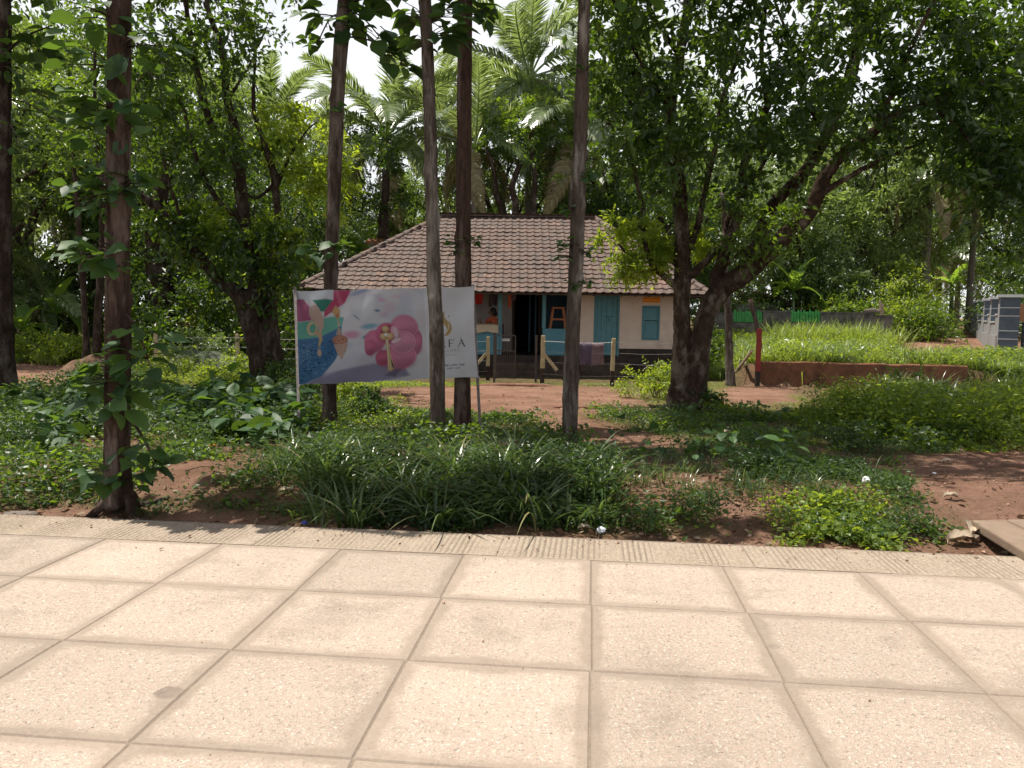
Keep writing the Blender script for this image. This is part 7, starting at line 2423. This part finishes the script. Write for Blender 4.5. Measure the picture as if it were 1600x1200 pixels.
u0 = 0.04
verge_L = np.array([uv2(KOUT + u0, -7.5), uv2(KOUT + u0, -1.2), uv2(KOUT + 4.0, -.6), uv2(KOUT + 5.0, -9), uv2(KOUT + 2, -10)])
VP = np.array([(-9.5, 6.3), (-.5, 5.5), (4.6, 5.0), (5.0, 6.2), (4.2, 8.5), (6.0, 9.6), (6.0, 12.4), (1.6, 12.6), (.6, 11.5), (-4, 13.2), (-10, 14.5)])
weed_carpet('ground_weeds', VP, 90000, .038, hm(.02, .24, 5), M['weed'], 601, lambda x, y: clear(x, y) * (.10 + .90 * sstep(.35, .55, fbm(x * 1.6, y * 1.6, 71))), label='low weeds carpeting the verge between walkway and trees')
weed_carpet('ground_creeper', VP, 42000, .055, hm(.04, .22, 9), M['leaf_mid'], 602, lambda x, y: clear(x, y) * sstep(.42, .58, fbm(x * .9, y * .9, 81)), tpl=LEAF6, width=.7, label='patches of broader leaved creeper on the verge')
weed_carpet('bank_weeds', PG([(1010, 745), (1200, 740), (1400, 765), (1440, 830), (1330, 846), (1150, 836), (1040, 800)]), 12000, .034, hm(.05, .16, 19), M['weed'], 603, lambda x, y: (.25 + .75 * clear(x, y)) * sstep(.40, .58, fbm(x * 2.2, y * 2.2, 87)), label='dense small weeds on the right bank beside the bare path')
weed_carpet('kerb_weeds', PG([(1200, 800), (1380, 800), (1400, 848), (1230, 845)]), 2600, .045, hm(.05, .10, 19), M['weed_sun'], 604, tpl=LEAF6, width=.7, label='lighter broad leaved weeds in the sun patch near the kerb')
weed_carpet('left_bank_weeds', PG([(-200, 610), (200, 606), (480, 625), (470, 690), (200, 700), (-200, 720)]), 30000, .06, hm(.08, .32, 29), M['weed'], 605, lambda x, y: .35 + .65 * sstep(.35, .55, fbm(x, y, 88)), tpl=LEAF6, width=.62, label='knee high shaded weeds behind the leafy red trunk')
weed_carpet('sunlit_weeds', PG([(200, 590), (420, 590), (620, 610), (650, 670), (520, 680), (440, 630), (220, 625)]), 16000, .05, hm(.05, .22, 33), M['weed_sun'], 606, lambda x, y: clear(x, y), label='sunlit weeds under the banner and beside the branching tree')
HEDGE = PG([(1235, 662), (1300, 646), (1400, 644), (1500, 650), (1640, 636), (1800, 640), (1800, 712), (1560, 706), (1440, 700), (1300, 686)])
weed_carpet('tall_weeds', HEDGE, 52000, .065, lambda x, y: (.08 + .60 * sstep(.35, .65, fbm(x * 2.3, y * 2.3, 41))) * sstep(-.1, .5, polydist(x, y, HEDGE)), M['weed_sun'], 607, tpl=LEAF4, width=.5, label='tall thick weeds in front of the retaining wall')
weed_carpet('house_weeds', PG([(480, 598), (760, 600), (740, 620), (480, 622)]), 5000, .04, hm(.03, .06, 3), M['weed_sun'], 608, lambda x, y: clear(x, y), label='thin weeds in front of the house fence')


# ------------------------------------------------------------------ grasses
def grass(name, poly, n, h0, h1, w, lean, m, seed, keep=None, tuft=0, seg=4, label='', tr=.1):
    rng = np.random.default_rng(seed)
    if tuft:
        nt_ = max(1, n // tuft)
        cx, cy = scatter(poly, nt_, rng, keep)
        i = rng.integers(len(cx), size=n); th = rng.uniform(.65, 1.15, len(cx))[i]
        x = cx[i] + rng.normal(size=n) * tr; y = cy[i] + rng.normal(size=n) * tr
        az = np.arctan2(y - cy[i], x - cx[i]) + rng.normal(size=n) * .5
    else:
        x, y = scatter(poly, n, rng, keep); th = np.ones(len(x)); az = rng.uniform(0, 6.28, len(x)); n = len(x)
    k = (x * UX + y * UY - KOUT) > .10 + .36 * sstep(.35, .75, fbm(x * 1.3, y * 0 + 2, 66)) * (x > -3.5)
    x, y, th, az = x[k], y[k], th[k], az[k]; n = len(x)
    P = np.stack([x, y, Z(x, y) - .01], 1)
    h = rng.uniform(h0, h1, n) * th
    o = blades(name, P, h, w * rng.uniform(.6, 1.3, n), lean * rng.uniform(.4, 1.5, n), [m], rng, None, seg, az)
    return tag(o, label, kind='stuff')


TG = PG([(455, 735), (600, 748), (760, 735), (880, 742), (960, 775), (945, 816), (610, 822), (520, 800), (470, 765)])
weed_carpet('tall_grass_weeds', TG, 16000, .045, hm(.08, .30, 15), M['weed'], 613, label='leafy weeds growing among the tall kerb grass')
grass('tall_grass', TG, 1500, .26, .60, .022, 1.2, M['grass_blade'], 701, None, 30, 7, 'arching broad bladed grass along the middle of the kerb', .07)
grass('tall_grass_edge', PG([(430, 740), (560, 730), (590, 815), (470, 815), (420, 780)]), 700, .25, .5, .015, 1.0, M['grass_blade'], 702, None, 26, 6, 'arching grass tufts at the left end of the tall grass', .06)
grass('grass_tufts', PG([(900, 700), (1200, 740), (1400, 780), (1380, 830), (950, 815)]), 1300, .10, .28, .009, .8, M['grass_blade'], 703, None, 24, 5, 'scattered grass tufts on the right bank', .05)
YARD = PG([(440, 600), (1130, 598), (1260, 620), (1290, 700), (1400, 760), (1330, 770), (1150, 740), (1000, 710), (880, 700), (560, 690), (440, 660)])
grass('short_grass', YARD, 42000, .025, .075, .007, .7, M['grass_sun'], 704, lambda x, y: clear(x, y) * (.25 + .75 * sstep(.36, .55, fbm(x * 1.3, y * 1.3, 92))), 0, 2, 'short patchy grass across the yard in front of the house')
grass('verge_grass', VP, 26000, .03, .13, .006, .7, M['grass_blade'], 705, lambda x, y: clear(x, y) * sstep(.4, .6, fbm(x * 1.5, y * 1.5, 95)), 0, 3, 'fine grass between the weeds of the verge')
# the raised plot behind the retaining wall
q0 = W_L + WN * .25; q1 = W_R + WN * .25 + WD * .2
MEAD = np.array([q0, q1, W_R + WD * 3.5 - WN * .5, W_R + WD * 4.5 + WN * 6, W_L + WD * 9 + WN * 12.5, W_L + WN * 12.5 - WD * 1.5, W_L + WN * 3 - WD * 1.6])
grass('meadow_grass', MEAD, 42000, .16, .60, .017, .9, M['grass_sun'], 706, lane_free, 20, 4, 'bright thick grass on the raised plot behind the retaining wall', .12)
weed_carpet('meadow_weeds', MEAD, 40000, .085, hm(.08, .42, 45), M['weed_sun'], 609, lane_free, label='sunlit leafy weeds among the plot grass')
mb = at(1290, 500, 27.0)
MT = np.array([(mb[0] - 2.2, 26), (mb[0] + 2.4, 26), (mb[0] + 1.6, 28.6), (mb[0] - 1.4, 28.6)])
grass('tall_plot_grass', MT, 3800, .5, 1.15, .024, .6, M['grass_sun'], 707, None, 26, 5, 'tall clump of grass in front of the boundary wall', .2)
grass('tall_plot_grass', PG([(1360, 625), (1420, 622), (1500, 630), (1480, 650), (1380, 645)]), 900, .45, .85, .018, .9, M['grass_blade'], 708, None, 36, 6, 'long pale grass arching in front of the retaining wall', .1)
grass('bluish_grass', np.array([W_R + WD * .3 - WN * 1.0, W_R + WD * 5 - WN * 2, W_R + WD * 6 + WN * 4, W_R + WD * .6 + WN * 3.5]), 12000, .25, .6, .018, .8, M['grass_blade'], 709, lane_free, 26, 5, 'bluish long grass at the right end of the retaining wall', .12)
grass('roadside_grass', PG([(-200, 545), (260, 545), (240, 560), (-200, 556)]), 9000, .08, .25, .02, .6, M['grass_sun'], 710, None, 0, 3, 'strip of sunlit grass beyond the red road on the left')
grass('pillar_grass', np.array([(12.6, 19), (22, 19), (22, 23.2), (15.6, 22.6)]), 8000, .3, .7, .02, .8, M['grass_sun'], 711, None, 24, 4, 'bright grass in front of the nearest capped pillar', .14)
grass('pale_grass', MEAD, 9000, .30, .72, .024, 1.1, M['grass_blade'], 714, lambda x, y: sstep(.50, .62, fbm(x * .8, y * .8, 97)) * lane_free(x, y), 30, 5, 'paler broad grass tufts on the raised plot', .12)
grass('dry_grass', MEAD, 5000, .15, .5, .010, .9, M['palm_dry'], 715, lambda x, y: sstep(.45, .6, fbm(x * 1.1, y * 1.1, 98)) * lane_free(x, y), 12, 3, 'dry straw coloured grass among the plot grass', .1)
# shaded floor of the grove
weed_carpet('grove_undergrowth', np.array([(-26, 25), (-6.5, 22.5), (-6, 30), (8, 30.6), (10, 36), (-26, 38)]), 22000, .14, hm(.1, .7, 55), M['leaf_back'], 611, label='shaded undergrowth on the floor of the grove')
weed_carpet('grove_undergrowth', np.array([(8, 30.6), (16, 30.6), (26, 50), (30, 60), (10, 44)]), 14000, .14, hm(.1, .7, 57), M['leaf_back'], 612, label='undergrowth behind the boundary wall')

rngw = np.random.default_rng(620)
cw_ = []
for k in range(520):
    an = rngw.uniform(math.radians(38), math.radians(142)); r_w = rngw.uniform(60, 78)
    cw_.append((math.cos(an) * r_w, math.sin(an) * r_w, .8 + rngw.uniform(0, 1) ** 1.1 * (11.5 + 3 * math.sin(an * 9))))
cw_ = np.array(cw_)
P, A, Nn, tw = twigs(rngw, cw_, 2.3, 8, 8, up=.2)
Sw = .62 * rngw.uniform(.6, 1.3, len(P))
o = inst('far_wood', LEAF4[0], LEAF4[1], P, A, Nn, Sw, rngw.random(len(P)), [M['leaf_back']], None, W=Sw * .5)
tag(o, 'far wood closing the view behind the grove', kind='stuff')
# ------------------------------------------------------------------ earth heap, net, litter
heap = gt(165, 590); hp = Geo()
n1_, n2_ = 34, 12
V = []
for i in range(n2_ + 1):
    for j in range(n1_):
        a = j / n1_ * 2 * math.pi; r = i / n2_
        k = .8 + .5 * vnoise(math.cos(a) * 2 + 5, math.sin(a) * 2 + 5, 3)
        x = math.cos(a) * r * 1.05 * k; y = math.sin(a) * r * .8 * k
        V.append((x, y, .52 * (1 - r ** 1.6) * (1 + .5 * (vnoise(x * 4, y * 4, 6) - .5)) - .05))
f = [(i * n1_ + j, (i + 1) * n1_ + j, (i + 1) * n1_ + (j + 1) % n1_, i * n1_ + (j + 1) % n1_) for i in range(n2_) for j in range(n1_)]
hp.add(V, f)
hpos = gp(150, 583); tag(hp.obj('earth_heap', mat('brown_earth', (.10, .06, .04), .95, (.17, .11, .075), 7, .9, 22, .1), None, True, (hpos[0], hpos[1], float(Z(hpos[0], hpos[1])))), 'heap of brown earth and dry twigs by the leftmost fence post', 'heap')
# green net thrown over a bush
M['net'] = bpy.data.materials.new('shade_net'); M['net'].use_nodes = True
nt = M['net'].node_tree; L = nt.links.new
bs = nt.nodes['Principled BSDF']; bs.inputs['Base Color'].default_value = (.11, .13, .085, 1); bs.inputs['Roughness'].default_value = .8
tp = N_(nt, 'BsdfTransparent'); ms = N_(nt, 'MixShader'); wv1 = N_(nt, 'TexChecker'); wv1.inputs['Scale'].default_value = 60
tcn = N_(nt, 'TexCoord'); L(tcn.outputs['Object'], wv1.inputs['Vector'])
mr = N_(nt, 'MapRange'); mr.inputs[3].default_value = .30; mr.inputs[4].default_value = .75; L(wv1.outputs['Fac'], mr.inputs[0])
L(mr.outputs[0], ms.inputs[0]); L(tp.outputs[0], ms.inputs[1]); L(bs.outputs[0], ms.inputs[2]); L(ms.outputs[0], nt.nodes['Material Output'].inputs['Surface'])
V = []; nn = 26
for i in range(nn + 1):
    for j in range(nn + 1):
        s, t = i / nn * 2 - 1, j / nn * 2 - 1
        x = s * 1.25; y = t * .55
        h = .55 * max(0, 1 - abs(s + .0) ** 1.7) * max(0, 1 - abs(t) ** 2.5) + .12 * vnoise(x * 3, y * 3, 2)
        V.append((x, y, h + .02))
f = [(i * (nn + 1) + j, (i + 1) * (nn + 1) + j, (i + 1) * (nn + 1) + j + 1, i * (nn + 1) + j + 1) for i in range(nn) for j in range(nn)]
g = Geo(); g.add(V, f); p = at(318, 560, 19.6)
for q_ in range(0): pass
tag(g.obj('shade_net', M['net'], None, True, (p[0], p[1], float(Z(p[0], p[1])))), 'grey green net draped over a low heap behind the left fence', 'net')
p = at(1233, 515, 24.5)
stone('covered_heap', (p[0], p[1], float(Z(p[0], p[1])) + .30), .26, .25, .16, mat('white_sheet', (.55, .58, .55), .7, (.62, .65, .62), 3), 61, 'whitish plastic covered lump in the plot grass', 'cover')

# crumpled litter
M['plastic'] = mat('pale_plastic', (.62, .66, .72), .35, (.75, .78, .82), 20, .3, 60, .6)
M['paper'] = mat('white_paper', (.75, .75, .76), .6)
M['blue_wrap'] = mat('blue_wrapper', (.08, .10, .35), .4)


def crumple(name, px, py, r, m, seed, label, cat='litter', flat=1.0):
    p = gt(px, py); rng = np.random.default_rng(seed)
    V, f = ellipsoid((0, 0, 0), (r, r, r * flat), 10, 7)
    V = V * (1 + rng.normal(size=(len(V), 1)) * .16); V[:, 2] += r * flat * .7
    g = Geo(); g.add(V, f); o = g.obj(name, m, None, False, tuple(p)); return tag(o, label, cat)


crumple('plastic_bag', 939, 832, .034, M['plastic'], 1, 'crumpled pale plastic bag on the red soil at the kerb', 'plastic bag', .8)
crumple('paper_cup', 1352, 772, .030, M['paper'], 2, 'crushed white paper cup on the right bank weeds', 'cup', .9).location.z += .10
crumple('paper_scrap', 595, 822, .022, M['paper'], 3, 'small white paper scrap under the tall grass at the kerb', 'paper', .5)
crumple('paper_scrap', 903, 712, .022, M['paper'], 4, 'white scrap at the foot of the slim pale trunk', 'paper', .8)
crumple('blue_wrapper', 476, 818, .024, M['blue_wrap'], 5, 'blue wrapper at the kerb below the leafy shoots', 'wrapper', .5)
crumple('paper_scrap', 1460, 740, .020, M['paper'], 6, 'tiny white scrap on the bare red path', 'paper', .4)
crumple('paper_scrap', 1575, 703, .028, M['paper'], 7, 'flat white scrap at the far right of the bare path', 'paper', .25)


def big_leaf(px, py, sz, az, label, seed, name='dry_leaf'):
    p = gt(px, py); rng = np.random.default_rng(seed)
    n = 9; V = []
    for i in range(n + 1):
        t = i / n; w = .42 * math.sin(math.pi * min(1, t * .95 + .04)) ** .7
        for j, sgn in enumerate((-1, -.5, 0, .5, 1)):
            V.append(((t - .5) * sz, sgn * w * sz * .5, .02 + sz * (.22 * abs(sgn) ** 1.5 * (1 if sgn > 0 else .6)) + sz * .12 * math.sin(t * 3) + rng.normal() * .012 * sz * 3))
    f = [(i * 5 + j, (i + 1) * 5 + j, (i + 1) * 5 + j + 1, i * 5 + j + 1) for i in range(n) for j in range(4)]
    g = Geo(); g.add(V, f, 0, .92); o = g.obj(name, M['dry_big'], None, True, tuple(p)); o.rotation_euler = (0, 0, az)
    return tag(o, label, 'dry leaf')


M['dry_big'] = mat('dry_leaf_pale', (.36, .28, .20), .8, (.50, .42, .32), 12, .4, 60, .2)
for k, (px, py, sz, az, lb) in enumerate(((1232, 838, .16, 2.6, 'curled pale dry leaf on the soil left of the sunny weeds'), (1505, 852, .24, .1, 'large pale dry leaf lying before the loose concrete slab'), (1520, 836, .22, .9, 'crumpled dry leaf heap just above the large pale leaf'),
                                          (1485, 781, .13, .1, 'small twisted dry leaf in the middle of the bare path'), (912, 830, .09, .2, 'flat dry leaf next to the crumpled plastic bag'), (447, 772, .12, .5, 'brown curled leaf among weeds left of the tall grass'),
                                          (332, 703, .13, 1.2, 'orange yellow fallen leaf in the shaded weeds'), (1133, 680, .16, .2, 'pale dry leaf in the grass below the forked tree'), (1480, 725, .12, .0, 'pale dry leaf at the near edge of the tall weeds'))):
    o = big_leaf(px, py, sz, az, lb, 80 + k)
    if k == 6:
        o.data.materials[0] = mat('orange_leaf', (.55, .22, .03), .7, (.62, .30, .05), 10)
rngl = np.random.default_rng(9)
x = []; y = []
uu = np.abs(rngl.normal(size=900)) * .28 + .03; vv_ = rngl.uniform(-8, 6, 900)
x1, y1 = uv2(KOUT + uu, vv_)
x2, y2 = scatter(VP, 2600, rngl); x3, y3 = scatter(PG([(880, 740), (1250, 770), (1250, 850), (880, 840)]), 300, rngl); x4, y4 = scatter(YARD, 260, rngl)
x5, y5 = scatter(POLY_BARE_R, 120, rngl)
uu = -np.abs(rngl.normal(size=130)) * .30; xk, yk = uv2(KOUT + uu, rngl.uniform(-7, 6, 130))
x = np.concatenate([x1, x2, x3, x4, x5, xk]); y = np.concatenate([y1, y2, y3, y4, y5, yk])
zl = Z(x, y) + .012; zl[-130:] = .006
n = len(x); A = rngl.normal(size=(n, 3)); A[:, 2] *= .3
Nn = np.tile((0, 0, 1.0), (n, 1)) + rngl.normal(size=(n, 3)) * .5
S = rngl.uniform(.02, .075, n); S[-130:] *= .45
CURL = ([(0, 0, .02), (.25, -.3, .12), (.7, -.28, .10), (1, 0, .12), (.7, .28, .2), (.25, .3, .16), (.5, 0, 0)], LEAF6[1])
o = inst('leaf_litter', CURL[0], CURL[1], np.stack([x, y, zl], 1), A, Nn, S, rngl.random(n), [M['dead_leaf']], None, W=S * .9)
tag(o, 'dry brown leaves littering the soil along the kerb and verge', kind='stuff')
# little stones and crumbs of soil
n = 2600
x1, y1 = scatter(POLY_PATH, 700, rngl); x2, y2 = scatter(POLY_BARE_R, 1100, rngl); uu = np.abs(rngl.normal(size=1200)) * .25 + .02; x3, y3 = uv2(KOUT + uu, rngl.uniform(-7, 6, 1200))
uu = -np.abs(rngl.normal(size=900)) * .12; xk, yk = uv2(KOUT + uu, rngl.uniform(-7, 6, 900)); uu = -np.abs(rngl.normal(size=300)) * 1.4; xq, yq = uv2(KOUT + uu, rngl.uniform(-5, 5, 300))
x = np.concatenate([x1, x2, x3, xk, xq]); y = np.concatenate([y1, y2, y3, yk, yq]); n = len(x); zq = Z(x, y); zq[-1200:] = .001
OCT = ([(-.5, 0, 0), (0, -.5, 0), (.5, 0, 0), (0, .5, 0), (0, 0, .4), (0, 0, -.4)], [(0, 1, 4), (1, 2, 4), (2, 3, 4), (3, 0, 4), (1, 0, 5), (2, 1, 5), (3, 2, 5), (0, 3, 5)])
S = rngl.exponential(.008, n) + .006; S[-1200:] *= .42
o = inst('pebbles', OCT[0], OCT[1], np.stack([x, y, zq + S * .2], 1), rngl.normal(size=(n, 3)), rngl.normal(size=(n, 3)), S, rngl.random(n), [mat('pebble', (.20, .10, .065), .95, (.42, .30, .22), 3, .3, 60, .1, rnd=.4)], None)
tag(o, 'small stones and crumbs of red soil on the bare paths', kind='stuff')
# fallen twigs
g = Geo()
for k in range(90):
    xx, yy = scatter(VP, 1, rngl); a = rngl.uniform(0, 6.28); l_ = rngl.uniform(.08, .35)
    z = float(Z(xx[0], yy[0])) + .02; e = np.array((xx[0] + math.cos(a) * l_, yy[0] + math.sin(a) * l_, 0)); e[2] = float(Z(e[0], e[1])) + .03
    g.tube([(xx[0], yy[0], z), ((xx[0] + e[0]) / 2, (yy[0] + e[1]) / 2 + .02, (z + e[2]) / 2 + .02), e], [.005, .004, .002], 4)
tag(g.obj('fallen_twigs', M['bark_brown']), 'dry twigs fallen on the verge', kind='stuff')
